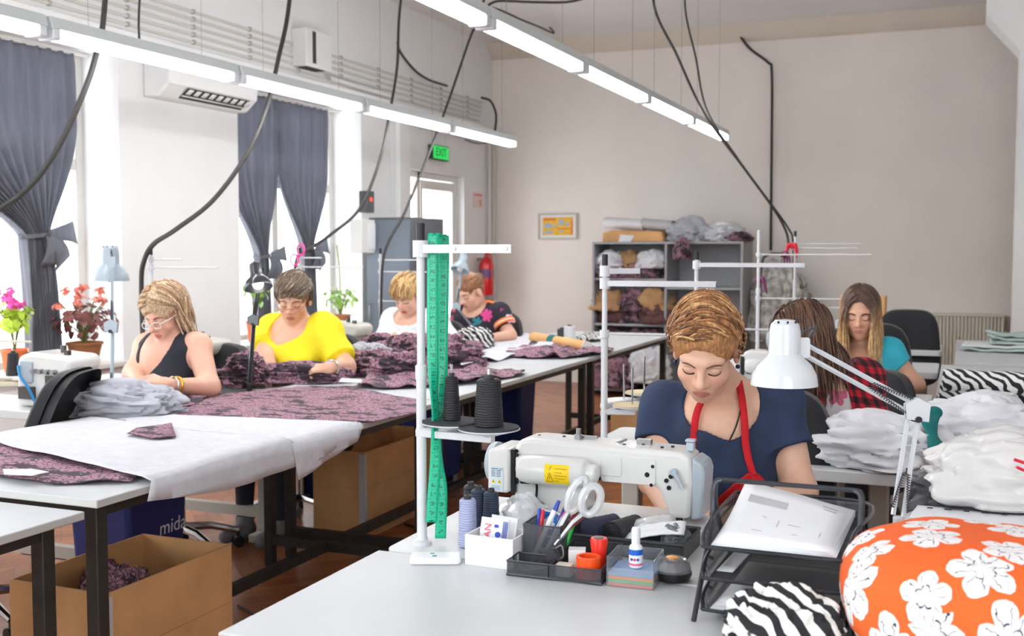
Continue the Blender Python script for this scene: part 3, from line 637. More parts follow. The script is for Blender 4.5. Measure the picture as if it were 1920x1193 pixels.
# ------------------------------------------------------------------ sewing machines (needle at the origin, operator on +Y)
XZ = Matrix(((1, 0, 0, 0), (0, 0, -1, 0), (0, 1, 0, 0), (0, 0, 0, 1)))      # polygon (x,z) extruded along -y
MW = mat('machine_white', (222, 222, 220), .3, coat=.3)
MG = mat('machine_grey_blue', (176, 188, 198), .35)
SCRW = mat('dark_screw', (38, 40, 44), .35, metal=.4)
def lockstitch(label, loc, hero=False):
    t = thing('sewing_machine', label, 'sewing machine', loc, 0, 'sewing machines')
    m = MB(); m.prism(rrect(-.46, -.09, .06, .10, .02), .0, .018); m.build('bed', MW, t, bevel=.004)
    prof = [(-.405, .018), (-.405, .165), (-.39, .188), (-.36, .192), (.0, .184), (.024, .172), (.03, .12), (.024, .032), (-.022, .032), (-.038, .07), (-.05, .098), (-.07, .103), (-.205, .108), (-.225, .095), (-.232, .07), (-.232, .018)]
    m = MB(); m.prism(prof, -.055, .055, XZ); m.build('body', MW, t, bevel=.011, bseg=3)
    m = MB(); m.prism([(.026, .172), (.05, .158), (.056, .14), (.05, .035), (.025, .03)], -.05, .05, XZ); m.build('face_plate', MG, t, bevel=.006)
    m = MB(); m.prism(rrect(-.465, .06, -.408, .165, .012), -.06, .075, XZ); m.build('motor_cover', MW, t, bevel=.006)
    m = MB(); m.lathe([(.0, -.492), (.034, -.492), (.046, -.486), (.05, -.478), (.05, -.468), (.04, -.465)], (0, .0, .118), (1, 0, 0), n=32); m.build('handwheel', MG, t)
    m = MB(); m.lathe([(.012, -.385), (.030, -.375), (.034, -.355), (.034, -.225), (.030, -.212), (.022, -.208), (.022, -.188), (.012, -.184)], (0, -.082, .125), (1, 0, 0), n=28)
    m.box((-.36, -.07, .128), (.05, .05, .05)); o = m.build('motor', MW, t, bevel=.004)
    if hero:
        yl = mat('caution_yellow', (250, 214, 20), .5)
        c = MB(); c.grid(lambda u, v: V((-.304+.060*u, -.082-.0346*math.cos(-.80+1.45*v), .125+.0346*math.sin(-.80+1.45*v))), 3, 12); lb = c.build('caution_label', yl, o)
        dk = mat('label_ink', (150, 122, 20), .6); c = MB()
        def q(u, v): return V((-.304+.060*u, -.0823-.0349*math.cos(-.80+1.45*v), .125+.0349*math.sin(-.80+1.45*v)))
        for (a, b) in (((.08, .15), (.36, .15)), ((.36, .15), (.22, .6)), ((.22, .6), (.08, .15)), ((.22, .3), (.22, .45)), ((.2, .72), (.26, .9)), ((.42, .8), (.9, .8)), ((.42, .62), (.72, .62)), ((.42, .48), (.92, .48)), ((.42, .34), (.86, .34)), ((.42, .2), (.6, .2))):
            c.tube([q(a[0]+(b[0]-a[0])*k/4, a[1]+(b[1]-a[1])*k/4) for k in range(5)], .0006, 4)
        c.build('label_print', dk, o)
        sl = mat('spec_label', (206, 220, 230), .5); c = MB(); c.bb((-.456, -.0765, .064), (-.424, -.075, .122)); s = c.build('spec_label', sl, t)
        c = MB(); ink = mat('spec_ink', (96, 112, 130), .6)
        c.bb((-.454, -.0772, .117), (-.436, -.0764, .119))
        for k in range(5): c.bb((-.454, -.0772, .099+k*.0035), (-.444, -.0764, .1003+k*.0035)); c.bb((-.441, -.0772, .099+k*.0035), (-.43, -.0764, .1003+k*.0035))
        for k in range(3): c.bb((-.454, -.0772, .067+k*.004), (-.432, -.0764, .068+k*.004))
        c.build('spec_print', ink, t)
        text('CE', .007, ink, 'ce_mark', t, basis((1, 0, 0), (0, 0, 1), (-.430, -.0768, .117)))
        c = MB()
        for x in (-.449, -.433): c.prism([(x-.0055, .083), (x+.0055, .083), (x, .093)], .0763, .0772, XZ)
        c.build('warning_triangle', mat('caution_yellow'), t)
        c = MB()
        for x in (-.449, -.433): c.prism([(x-.0014, .085), (x+.0014, .085), (x, .0905)], .0771, .0776, XZ)
        c.build('warning_mark', SCRW, t)
    m = MB(); m.prism(rrect(-.185, .118, -.135, .165, .006), .055, .060, XZ); m.prism(rrect(-.185, .104, -.055, .166, .008), .0545, .0575, XZ); m.build('cover_plate', MW, t, bevel=.0015)
    m = MB()
    for x, z in ((-.396, .16), (-.396, .085), (-.17, .158), (-.15, .158), (-.15, .126), (-.19, .11), (-.065, .105), (-.24, .105), (-.03, .118), (-.02, .128), (-.024, .102), (-.062, .148)): m.cyl((x, -.0535, z), (x, -.0585, z), .0042 if x < -.04 else .0052, n=10)
    for x, y in ((-.36, 0), (-.30, .01), (-.26, 0), (-.14, -.02), (-.10, .0), (-.05, -.02), (-.03, .0)): m.cyl((x, y, .183-.0*x), (x, y, .189+(.004 if x < -.2 else 0)), .004, n=8)
    m.cyl((-.075, -.0535, .128), (-.075, -.058, .128), .006, n=12); m.build('screw', SCRW, t)
    m = MB(); m.prism(rrect(-.396, .09, -.39, .155, .002), .06, .066, XZ); m.bb((-.408, -.066, .06), (-.398, .06, .165)); m.box((-.365, -.075, .098), (.022, .02, .018)); m.tube(bez([(-.352, -.072, .1), (-.342, -.066, .085), (-.345, -.06, .055), (-.35, -.06, .03)]), .003, 6); m.build('motor_cable', SCRW, t)
    m = MB(); m.cyl((-.012, -.05, .14), (-.012, -.068, .14), .008, n=14); m.tube([(-.012, -.066, .14), (.002, -.067, .12), (.008, -.067, .108)], [.005, .005, .006], 8); m.build('presser_lever', MG, t)
    m = MB(); m.box((.012, 0, .19), (.018, .018, .02)); m.box((.012, 0, .204), (.022, .022, .006)); m.build('tension_post', MG, t, bevel=.002)
    m = MB(); m.cyl((-.26, 0, .19), (-.26, 0, .20), .010, n=12); m.cyl((-.26, 0, .2), (-.26, 0, .214), .006, n=12); m.box((-.24, .01, .194), (.05, .008, .006)); m.build('bobbin_winder', STEEL, t); MB().box((-.10, .01, .192), (.034, .02, .012)).build('thread_guide', STEEL, t); MB().cyl((-.17, 0, .184), (-.14, 0, .196), .003, n=6).build('thread_pin', STEEL, t)
    m = MB(); m.cyl((0, 0, .0), (0, 0, .036), .0025, n=8); m.cyl((0, .012, .01), (0, .012, .036), .004, n=8); m.box((0, .006, .006), (.014, .03, .003)); m.build('needle_bar', STEEL, t)
    m = MB(); m.cyl((-.006, -.03, .018), (-.006, -.03, .045), .008, n=10); m.build('needle_guard', BLACKP, t)
    m = MB(); m.tube(bez([(-.385, -.08, .052), (-.36, -.085, .058), (-.335, -.08, .045), (-.32, -.08, .04)]), [.008]*25, 8); m.build('knee_lever', mat('lever_grey', (140, 142, 148), .4), t)
    return t
lockstitch('large white sewing machine with a yellow caution label, nearest in the picture', (-.577, 2.46, .762), True)
LB = ['white sewing machine half hidden behind the white desk lamp head', 'white sewing machine in front of the woman in turquoise', 'white sewing machine with red tag behind the woman in turquoise', 'farthest white sewing machine at right, in front of the radiator']
src = None
for y, x, l in zip(RY[1:], (-.50, -.50, -.55, -.30), LB):
    if src is None: src = lockstitch(l, (x, y+.33, .762))
    else: copy_tree(src, None, (x, y+.33, .762), 0, l)
def overlock(label, loc, hose=True, seed=0):
    t = thing('overlock_machine', label, 'sewing machine', loc, 0, 'overlock machines')
    m = MB(); m.prism([(-.17, 0), (.14, 0), (.14, .07), (.06, .08), (.05, .13), (.11, .15), (.125, .19), (.10, .215), (-.10, .225), (-.16, .205), (-.17, .16)], -.09, .09, XZ); m.build('body', GREYL if seed else MW, t, bevel=.018, bseg=3)
    m = MB(); m.lathe([(0, -.215), (.04, -.213), (.052, -.2), (.052, -.18), (.035, -.17)], (0, 0, .12), (1, 0, 0), n=24); m.build('handwheel', GREYM, t)
    for k in range(4): MB().cyl((-.06+k*.035, -.085, .15), (-.06+k*.035, -.115, .15), .010, n=12).build('tension_dial', STEEL, t)
    m = MB(); m.prism(rrect(-.14, .10, -.075, .19, .01), .09, .10, XZ); m.build('cover_plate', MG, t, bevel=.002)
    ds = mat('dark_steel', (92, 88, 84), .4, metal=.7)
    MB().box((.03, -.095, .11), (.06, .02, .05)).build('looper_cover', ds, t); MB().box((-.1, -.10, .06), (.07, .03, .05)).build('motor_mount', ds, t); MB().cyl((.0, 0, .22), (.0, 0, .25), .012).build('oil_cap', ds, t); MB().box((.07, -.05, .22), (.02, .02, .03)).build('thread_post', ds, t)
    m = MB(); m.cyl((.085, .01, .075), (.085, .01, .13), .004, n=8); m.box((.085, 0, .074), (.03, .06, .006)); m.build('needle_bar', STEEL, t)
    if hose: MB().tube(bez([(-.135, -.11, .17), (-.11, -.125, .13), (-.06, -.13, .08), (-.03, -.12, .01)]), .006, 8).build('air_hose', mat('blue_hose', (20, 130, 190), .4), t)
    return t
overlock('white overlock machine with a blue air hose under the window plants', (-3.42, 3.46, .762))
overlock('grey overlock machine with brown scraps beside the black lamp', (-3.38, 4.30, .762), True, 1)
overlock('grey overlock machine behind the shoulder of the woman in yellow', (-3.33, 5.58, .762), True, 2)
overlock('grey overlock machine in front of the woman in the flowered top', (-3.36, 6.50, .762), False, 3)
# ------------------------------------------------------------------ desk lamps
def lamp(label, m0, base, elbow, head, axis, r, bracket=None, lit=False, gap=.022, hgap=None):
    t = thing('desk_lamp', label, 'lamp', tuple(base), 0, 'jointed desk lamps'); b, e, h = V(base), V(elbow), V(head); ax = V(axis).normalized()
    m = MB(); m.cyl(b+V((0, 0, -.0)), b+V((0, 0, .05)), .011); m.box(b+V((0, .0, .008)), (.05, .05, .014)); m.build('clamp', m0 if not lit else BLACKP, t, w=True, bevel=.003)
    bt = b+V((0, 0, .05)); side = CR.copy()
    br = V(bracket) if bracket else h-ax*r*1.2
    def pair(p, q, nm):
        d = (q-p).normalized(); s = d.cross(CF).normalized()*gap*.5
        for sg in (-1, 1):
            o = MB(); o.tube([p+s*sg, q+s*sg], .0052, 4); o.build(nm, m0, t, w=True, ang=20)
        return d, s
    d1, s1 = pair(bt, e, 'lower_arm'); d2, s2 = pair(e, br, 'upper_arm')
    for p, q, s in ((bt, e, s1), (e, br, s2)):
        for sg in (-1, 1):
            a, c = p+(q-p)*.06+s*sg*1.6-CF*.008, p+(q-p)*.40+s*sg*.4-CF*.010
            L = (c-a).length; n = 60; x, y, dd = frame_from(c-a); path = [a+dd*L*i/n*1.0+(x*math.cos(i*1.57)+y*math.sin(i*1.57))*.0035 for i in range(n+1)]
            MB().tube(path, .0013, 4).build('spring', mat('dark_spring', (90, 90, 98), .35, metal=.7), t, w=True)
    m = MB(); pl = [(-.024, -.02), (.024, -.026), (.028, .012), (.0, .028), (-.026, .014)]
    M4 = basis(CR, CU, e-CF*.008); m.prism(pl, -.002, .002, M4); m.prism(pl, .012, .016, M4); m.build('elbow_joint', m0, t, w=True, bevel=.001)
    m = MB(); m.cyl(e-CU*.02-CF*.03, e-CU*.02+CF*.01, .007, n=10); m.build('knob', BLACKP, t, w=True)
    M4 = basis(CR, CU, br-CF*.006); m = MB(); m.prism(rrect(-.016, -.022, .016, .022, .006), -.003, .003, M4); m.cyl(br, h-ax*r*1.15, .006, n=8); m.build('head_joint', m0, t, w=True)
    x = r
    m = MB(); m.lathe([(x*.0, -2.0*x), (x*.28, -1.97*x), (x*.42, -1.84*x), (x*.47, -1.6*x), (x*.48, -.95*x), (x*.55, -.86*x), (x*.80, -.62*x), (x*.95, -.34*x), (x, -.02*x), (x*1.0, 0), (x*.975, 0), (x*.92, -.33*x), (x*.76, -.6*x), (x*.5, -.83*x), (x*.44, -.9*x), (0, -.9*x)], h, ax, n=40); s = m.build('shade', m0, t, w=True)
    m = MB(); xx, yy, _ = frame_from(ax)
    for k in range(9):
        a = 2*PI*k/9; p = h-ax*1.88*x+(xx*math.cos(a)+yy*math.sin(a))*x*.385; m.cyl(p-ax*.002, p+(xx*math.cos(a)+yy*math.sin(a))*.002-ax*.003, x*.035, n=8)
    m.build('vent_hole', SCRW, t, w=True)
    m = MB(); m.ell(h-ax*x*.32, x*.40, 16, 10); m.cyl(h-ax*x*.88, h-ax*x*.5, x*.2); m.build('bulb', mat('lit_bulb', (255, 252, 244), .4, emit=9) if lit else mat('bulb_glass', (240, 240, 236), .2), t, w=True)
    sd = (h-br).cross(ax); m = MB(); p0 = h-ax*x*1.55; dirb = (br-h); dirb = (dirb-ax*dirb.dot(ax)).normalized()
    m.tube(bez([p0+dirb*x*.47, p0+dirb*x*.95-ax*.012, br+(e-br).normalized()*.02+CU*.022, br+(e-br)*.3+CU*.012]), .0028, 6); m.build('cable', mat('dark_cable', (70, 72, 80), .5), t, w=True)
    return t
LWH = mat('lamp_white', (216, 221, 226), .25, coat=.5); LBK = mat('lamp_black', (44, 46, 52), .3, coat=.4)
lamp('white desk lamp arching over the table beside the woman in the red apron', LWH, P(1683, 1012, z=.79), P(1714, 768, 2.40), P(1470, 722, 2.36), (0, 0, -1), .0715, P(1503, 652, 2.36))
lamp('white desk lamp standing upright in front of the left window', mat('lamp_pale', (166, 180, 190), .3), P(210, 782, z=.762), P(211, 612, 4.32), P(208, 527, 4.40), (0, 0, -1), .072, P(210, 492, 4.32), gap=.004)
lamp('black lit desk lamp between the women in black and yellow', LBK, P(468, 740, z=.762), P(476, 600, 4.95), P(485, 540, 4.88), CR*.22-CU*.93-CF*.30, .062, P(489, 512, 4.95), lit=True, gap=.010)
lamp('small white desk lamp over the woman in the flowered top', mat('lamp_pale'), V((-3.02, 6.78, .775)), P(856, 575, 7.15), P(862, 508, 7.1), CR*-.25-CU*.9-CF*.35, .062, P(868, 490, 7.15), gap=.006)
# ------------------------------------------------------------------ hanging power cables
CABM = mat('cable_rubber', (52, 50, 48), .55)
def cable(label, pts, r=.009, name='power_cable', top=True, m=CABM):
    w = [P(x, y, d) if isinstance(d, (int, float)) else P(x, y, **d) for x, y, d in pts]
    if top and w[0].z < CZ: w = [V((w[0].x+.05, w[0].y+.06, CZ))]+w
    o = MB().tube(bez(w, 10), r, 8).build(name, m); tag(o, label, 'cable', 'hanging black cables'); return o
cable('thick black cable sweeping down at the upper left corner past the first curtain', [(197, 0, 4.95), (178, 110, 4.93), (150, 190, 4.9), (108, 278, 4.88), (60, 345, 4.85), (0, 392, 4.8), (-60, 420, 4.75)], .0125)
cable('thick black cable curving from the tube lights to above the woman in black', [(543, 0, 6.3), (522, 110, 6.2), (500, 200, 6.1), (462, 290, 5.9), (400, 375, 5.7), (330, 430, 5.5), (288, 458, 5.33), (270, 490, 5.33), (265, 530, 5.36), (268, 640, 5.36), (272, 668, 5.3)], .0125)
cable('thin black cable hanging straight behind the left tube row', [(262, -5, 5.6), (261, 78, 5.6)], .006)
cable('black cable dropping to the pink scissors above the woman in yellow', [(749, 25, 7.6), (745, 120, 7.5), (733, 200, 7.4), (712, 300, 7.2), (675, 390, 6.95), (620, 440, 6.7), (575, 470, 6.55), (556, 488, 6.5), (550, 560, 6.5), (551, 640, 6.5)], .010)
cable('black cable slanting past the exit sign to the dark cabinet', [(903, 16, 8.7), (880, 75, 8.6), (858, 140, 8.4), (830, 220, 8.2), (795, 310, 7.9), (758, 400, 7.6), (728, 455, 7.45), (717, 500, 7.4), (714, 600, 7.4)], .010)
cable('left one of two black cables slanting down to the far right stands', [(1225, 0, 7.5), (1270, 105, 7.5), (1322, 215, 7.55), (1400, 322, 7.6), (1446, 385, 7.65), (1472, 430, 7.68), (1478, 460, 7.66), (1470, 475, 7.5), (1440, 478, 6.8), (1427, 505, 6.6), (1422, 640, 6.5)], .009)
cable('right one of two black cables slanting down to the far right stands', [(1284, 0, 7.6), (1305, 110, 7.6), (1326, 208, 7.6), (1385, 300, 7.62), (1440, 375, 7.66), (1478, 428, 7.68), (1487, 458, 7.68), (1487, 560, 7.68)], .007)
cable('black cable running down the back wall behind the far right stands', [(1312, -2, {'Y': 10.95}), (1345, 20, {'Y': 10.95}), (1378, 55, {'Y': 10.95}), (1405, 90, {'Y': 10.95}), (1440, 117, {'Y': 10.95}), (1447, 135, {'Y': 10.95}), (1447, 250, {'Y': 10.95}), (1445, 470, {'Y': 10.95})], .013, top=False)
cable('short black cable crossing the ceiling above the right tube row', [(884, -4, 8.7), (908, 12, 8.7), (935, 2, 8.7), (1000, 4, 8.7), (1060, 4, 8.7), (1100, -4, 8.7)], .010, top=False)
cable('black cable branching right from the crossing to the back wall cornice', [(908, 13, 8.7), (935, 18, 9.0), (980, 38, 9.6), (1010, 50, 10.2), (1038, 62, 10.8), (1030, 50, 10.85)], .009, top=False)
cable('black cable sagging from the beam to the wall conduits', [(745, 80, {'X': -4.69}), (752, 100, {'X': -4.69}), (778, 132, {'X': -4.69}), (805, 150, {'X': -4.69}), (838, 161, {'X': -4.69})], .011, top=False)
cable('black cable looping out of the conduit ends in the far corner', [(903, 183, {'X': -4.66}), (920, 190, {'X': -4.6}), (930, 215, {'X': -4.55}), (928, 248, {'X': -4.6})], .013, top=False)
cable('thin black cable drooping near the corner under the left tube row', [(872, 262, {'X': -4.69}), (890, 268, {'X': -4.69}), (905, 269, {'X': -4.69}), (915, 266, {'X': -4.69})], .006, top=False)
# ties, pink scissors hung on a stand
def loops(name, label, cat, c, m, r=.03, s=1):
    t = thing(name, label, cat, tuple(c)); c = V(c)
    for sg in (-1, 1):
        MB().tube([c+CR*(sg*.018*s+r*.7*math.cos(a))*1.0+CU*(r*math.sin(a)+.03*s*sg) for a in [2*PI*k/16 for k in range(16)]], .006*s, 6, closed=True).build('handle', m, t, w=True)
    MB().tube([c-CU*.02*s, c-CU*.10*s], [.006*s, .002], 6).build('blade', STEEL, t, w=True)
    return t
loops('scissors', 'pink handled scissors hanging on the stand over the woman in yellow', 'scissors', P(558, 478, 6.38), mat('hot_pink', (240, 70, 160), .4), .032)
def knot(label, c, m):
    b = MB(); c = V(c); r = random.Random(hash(label) % 99 if False else len(label))
    for k in range(4): a = r.uniform(0, 6.28); b.tube(bez([c, c+V((math.cos(a)*.03, math.sin(a)*.03, .01)), c+V((math.cos(a)*.055, math.sin(a)*.05, -.05-.01*k))], 4), [.012, .014, .014, .013, .012, .010, .008, .006, .004], 6)
    b.ell(c, .02, 8, 6); tag(b.build('fabric_tie', m), label, 'tie', 'fabric ties')
MAUVET = mat('mauve_tie', (128, 62, 104), .8)
knot('mauve cloth tie where the black cable bends over the far stand', P(1468, 478, 7.4), MAUVET)
knot('small mauve cloth tie on the stand wrapped by a black cable', P(1421, 526, 6.42), MAUVET)
knot('small red tie at the top of the farthest stand', P(1486, 462, 7.55), mat('red_tie', (214, 40, 60), .7))
# ------------------------------------------------------------------ implicit surfaces for bodies and clothing
class SDF:
    def __init__(s, lo, hi, h):
        s.lo = np.array(lo, float); s.h = h; s.n = np.maximum(np.ceil((np.array(hi)-s.lo)/h).astype(int)+1, 4)
        s.d = np.full(tuple(s.n), .06, np.float32)
        s.ax = [(s.lo[i]+h*np.arange(s.n[i])).astype(np.float32) for i in range(3)]
    def reg(s, lo, hi):
        a = np.clip(np.floor((np.array(lo)-s.lo)/s.h).astype(int), 0, s.n); b = np.clip(np.ceil((np.array(hi)-s.lo)/s.h).astype(int)+1, 0, s.n)
        sl = tuple(slice(int(a[i]), int(b[i])) for i in range(3))
        X = s.ax[0][sl[0]][:, None, None]; Y = s.ax[1][sl[1]][None, :, None]; Z = s.ax[2][sl[2]][None, None, :]
        return sl, X, Y, Z
    def put(s, sl, d, op, k):
        a = s.d[sl]
        if op == 'sub': a, d = -a, d
        hh = np.maximum(k-np.abs(a-d), 0)/max(k, 1e-6)
        m = np.minimum(a, d)-hh*hh*k*.25
        s.d[sl] = -m if op == 'sub' else m
    def caps(s, a, b, ra, rb=None, k=.02, op='add', clip=None):
        a = np.array(a, float); b = np.array(b, float); rb = ra if rb is None else rb; pad = max(ra, rb)+.06+k
        sl, X, Y, Z = s.reg(np.minimum(a, b)-pad, np.maximum(a, b)+pad); ba = b-a; L = max(float(ba @ ba), 1e-9)
        t = np.clip(((X-a[0])*ba[0]+(Y-a[1])*ba[1]+(Z-a[2])*ba[2])/L, 0, 1)
        d = np.sqrt((X-a[0]-t*ba[0])**2+(Y-a[1]-t*ba[1])**2+(Z-a[2]-t*ba[2])**2)-(ra+(rb-ra)*t)
        if clip is not None:
            q, n = clip; d = np.maximum(d, (X-q[0])*n[0]+(Y-q[1])*n[1]+(Z-q[2])*n[2])
        s.put(sl, d.astype(np.float32), op, k)
    def ell(s, c, r, R=None, k=.02, op='add'):
        c = np.array(c, float); r = np.array(r if hasattr(r, '__len__') else (r, r, r), float); pad = r.max()+.06+k
        sl, X, Y, Z = s.reg(c-pad, c+pad); X = X-c[0]; Y = Y-c[1]; Z = Z-c[2]
        if R is not None: X, Y, Z = (R[0, i]*X+R[1, i]*Y+R[2, i]*Z for i in range(3))
        k0 = np.sqrt((X/r[0])**2+(Y/r[1])**2+(Z/r[2])**2); k1 = np.sqrt((X/r[0]**2)**2+(Y/r[1]**2)**2+(Z/r[2]**2)**2)
        s.put(sl, (k0*(k0-1)/np.maximum(k1, 1e-6)).astype(np.float32), op, k)
    def half(s, q, n):
        sl, X, Y, Z = s.reg(s.lo, s.lo+s.h*s.n); s.d = np.maximum(s.d, ((X-q[0])*n[0]+(Y-q[1])*n[1]+(Z-q[2])*n[2]).astype(np.float32))
    def fn(s, f):
        sl, X, Y, Z = s.reg(s.lo, s.lo+s.h*s.n); s.d = s.d+f(X, Y, Z).astype(np.float32)
    def sample(s, p):
        q = (np.array(p, float)-s.lo)/s.h; i = np.clip(np.floor(q).astype(int), 0, s.n-2); f = q-i; v = 0
        for a in (0, 1):
            for b in (0, 1):
                for c in (0, 1): v += s.d[i[0]+a, i[1]+b, i[2]+c]*(f[0] if a else 1-f[0])*(f[1] if b else 1-f[1])*(f[2] if c else 1-f[2])
        return v
    def mesh(s, smooth=1):
        d = s.d; ins = d < 0; n = d.shape
        cnt = np.zeros(tuple(x-1 for x in n), np.int8); cs = [(a, b, c) for a in (0, 1) for b in (0, 1) for c in (0, 1)]
        def cut(arr, a, b, c): return arr[a:n[0]-1+a, b:n[1]-1+b, c:n[2]-1+c]
        for o in cs: cnt += cut(ins, *o)
        mask = (cnt > 0) & (cnt < 8); cell = np.argwhere(mask); idx = np.full(mask.shape, -1, np.int64); idx[mask] = np.arange(len(cell))
        pos = np.zeros((len(cell), 3)); w = np.zeros((len(cell), 1)); I = cell
        val = {o: d[I[:, 0]+o[0], I[:, 1]+o[1], I[:, 2]+o[2]].astype(float) for o in cs}
        for o in cs:
            for ax in range(3):
                if o[ax]: continue
                p = list(o); p[ax] = 1; p = tuple(p); va, vb = val[o], val[p]; m = (va < 0) != (vb < 0)
                t = np.where(m, va/np.where(m, va-vb, 1), 0)
                e = np.array(o, float)[None, :].repeat(len(cell), 0); e[:, ax] = t; pos += e*m[:, None]; w[:, 0] += m
        v = s.lo+(I+pos/np.maximum(w, 1))*s.h; q = []
        for ax in range(3):
            o1, o2 = (ax+1) % 3, (ax+2) % 3
            A = [slice(None)]*3; B = [slice(None)]*3; A[ax] = slice(0, n[ax]-1); B[ax] = slice(1, n[ax])
            ch = ins[tuple(A)] != ins[tuple(B)]; e = np.argwhere(ch); e = e[(e[:, o1] > 0) & (e[:, o2] > 0) & (e[:, o1] < n[o1]-1) & (e[:, o2] < n[o2]-1)]
            if not len(e): continue
            flip = ins[e[:, 0], e[:, 1], e[:, 2]]; f = []
            for (da, db) in ((1, 1), (0, 1), (0, 0), (1, 0)):
                c = e.copy(); c[:, o1] -= da; c[:, o2] -= db; f.append(idx[c[:, 0], c[:, 1], c[:, 2]])
            f = np.stack(f, 1); f[~flip] = f[~flip][:, ::-1]; q.append(f)
        f = np.concatenate(q); f = f[(f >= 0).all(1)]
        for _ in range(smooth):
            acc = np.zeros_like(v); c = np.zeros((len(v), 1))
            for a, b in ((0, 1), (1, 2), (2, 3), (3, 0)):
                for i, j in ((a, b), (b, a)): np.add.at(acc, f[:, i], v[f[:, j]]); np.add.at(c, f[:, i], 1)
            v = v*.45+acc/np.maximum(c, 1)*.55
        return v, f
def np_mesh(name, v, f, m, parent=None, col=None, off=(0, 0, 0)):
    me = bpy.data.meshes.new(name); nv, nf = len(v), len(f)
    me.vertices.add(nv); me.vertices.foreach_set('co', (v-np.array(off)).astype(np.float32).ravel())
    me.loops.add(nf*4); me.loops.foreach_set('vertex_index', f.astype(np.int32).ravel())
    me.polygons.add(nf); me.polygons.foreach_set('loop_start', np.arange(0, nf*4, 4, dtype=np.int32)); me.polygons.foreach_set('loop_total', np.full(nf, 4, np.int32))
    me.update(calc_edges=True); me.polygons.foreach_set('use_smooth', np.ones(nf, bool)); me.materials.append(m)
    if col is not None:
        a = me.color_attributes.new('Col', 'FLOAT_COLOR', 'POINT'); a.data.foreach_set('color', np.concatenate([col, np.ones((nv, 1))], 1).astype(np.float32).ravel())
    o = bpy.data.objects.new(name, me); COL.objects.link(o)
    if parent is not None: o.parent = parent
    return o
def skin_mat(name):
    N = NT(name); a = N.n('Attribute', dict(attribute_name='Col')); nz_ = N.n('TexNoise', None, Vector=N.coord(), Scale=60.0, Detail=3.0)
    f = N.n('Mix', dict(data_type='RGBA', blend_type='MULTIPLY')); N.set(f, 0, .18); N.set(f, 6, a.outputs[0]); N.set(f, 7, N.ramp(nz_.outputs[0], [(.3, (226, 200, 190)), (.7, (255, 255, 255))]))
    N.base(f.outputs[2]); b = N.b.inputs; b['Roughness'].default_value = .48; b['Subsurface Weight'].default_value = .12; b['Subsurface Radius'].default_value = (.010, .004, .002); b['Subsurface Scale'].default_value = 1.0
    return N.m
SKIN = skin_mat('skin')
def rotm(yaw, pitch=0, roll=0):
    """face looks along -Y turned THETA degrees towards -X; pitch down positive"""
    return np.array((Matrix.Rotation(math.radians(180-yaw), 3, 'Z') @ Matrix.Rotation(math.radians(-pitch), 3, 'X') @ Matrix.Rotation(math.radians(roll), 3, 'Y')))
def A(v): return np.array(v, float)
class Head:
    def __init__(s, H, yaw, pitch, roll=0, sc=1.0): s.H = A(H); s.R = rotm(yaw, pitch, roll); s.sc = sc
    def w(s, *p): return s.H+s.R @ (A(p)*s.sc)
    def loc(s, v): return (v-s.H) @ s.R/s.sc
    def add(s, S):
        k = s.sc; E = lambda c, r, kk, op='add': S.ell(s.w(*c), A(r)*k, s.R, kk, op); C = lambda a, b, ra, rb, kk, op='add': S.caps(s.w(*a), s.w(*b), ra*k, rb*k, kk, op)
        E((0, -.012, .035), (.073, .092, .083), .02); E((0, .028, -.03), (.059, .060, .084), .02)
        C((-.028, .024, -.082), (.028, .024, -.082), .026, .026, .03); E((0, .064, -.097), (.021, .018, .018), .03)
        for x in (-1, 1):
            E((x*.038, .055, -.034), (.024, .022, .022), .022); C((x*.012, .081, .021), (x*.046, .062, .020), .010, .010, .014)
            E((x*.032, .099, .000), (.019, .017, .013), .012, 'sub'); E((x*.0315, .0690, -.002), (.0165, .0165, .0150), .005)
        C((0, .082, .014), (0, .105, -.027), .0072, .0108, .012); E((0, .107, -.031), (.0105, .0105, .0095), .008)
        for x in (-1, 1): E((x*.0125, .093, -.036), (.0085, .011, .0075), .008); E((x*.0065, .102, -.0435), (.0035, .004, .003), .003, 'sub')
        E((0, .073, -.064), (.030, .021, .022), .02)
        for x in (-1, 1):
            C((x*.021, .0835, -.0655), (x*.003, .0925, -.0615), .0022, .0040, .005); C((x*.016, .085, -.0700), (0, .0910, -.0715), .0030, .0046, .005)
            C((x*.022, .085, -.0668), (0, .0965, -.0660), .0013, .0013, .003, 'sub')
            E((x*.0765, -.010, -.010), (.0095, .020, .032), .006); E((x*.086, -.006, -.006), (.006, .0095, .017), .004, 'sub')
    def surf(s, S, x, z, y0=.135):
        y = y0
        while y > -.05:
            if S.sample(s.w(x, y, z)) < 0: return s.w(x, y, z)
            y -= .0006
        return s.w(x, .08, z)
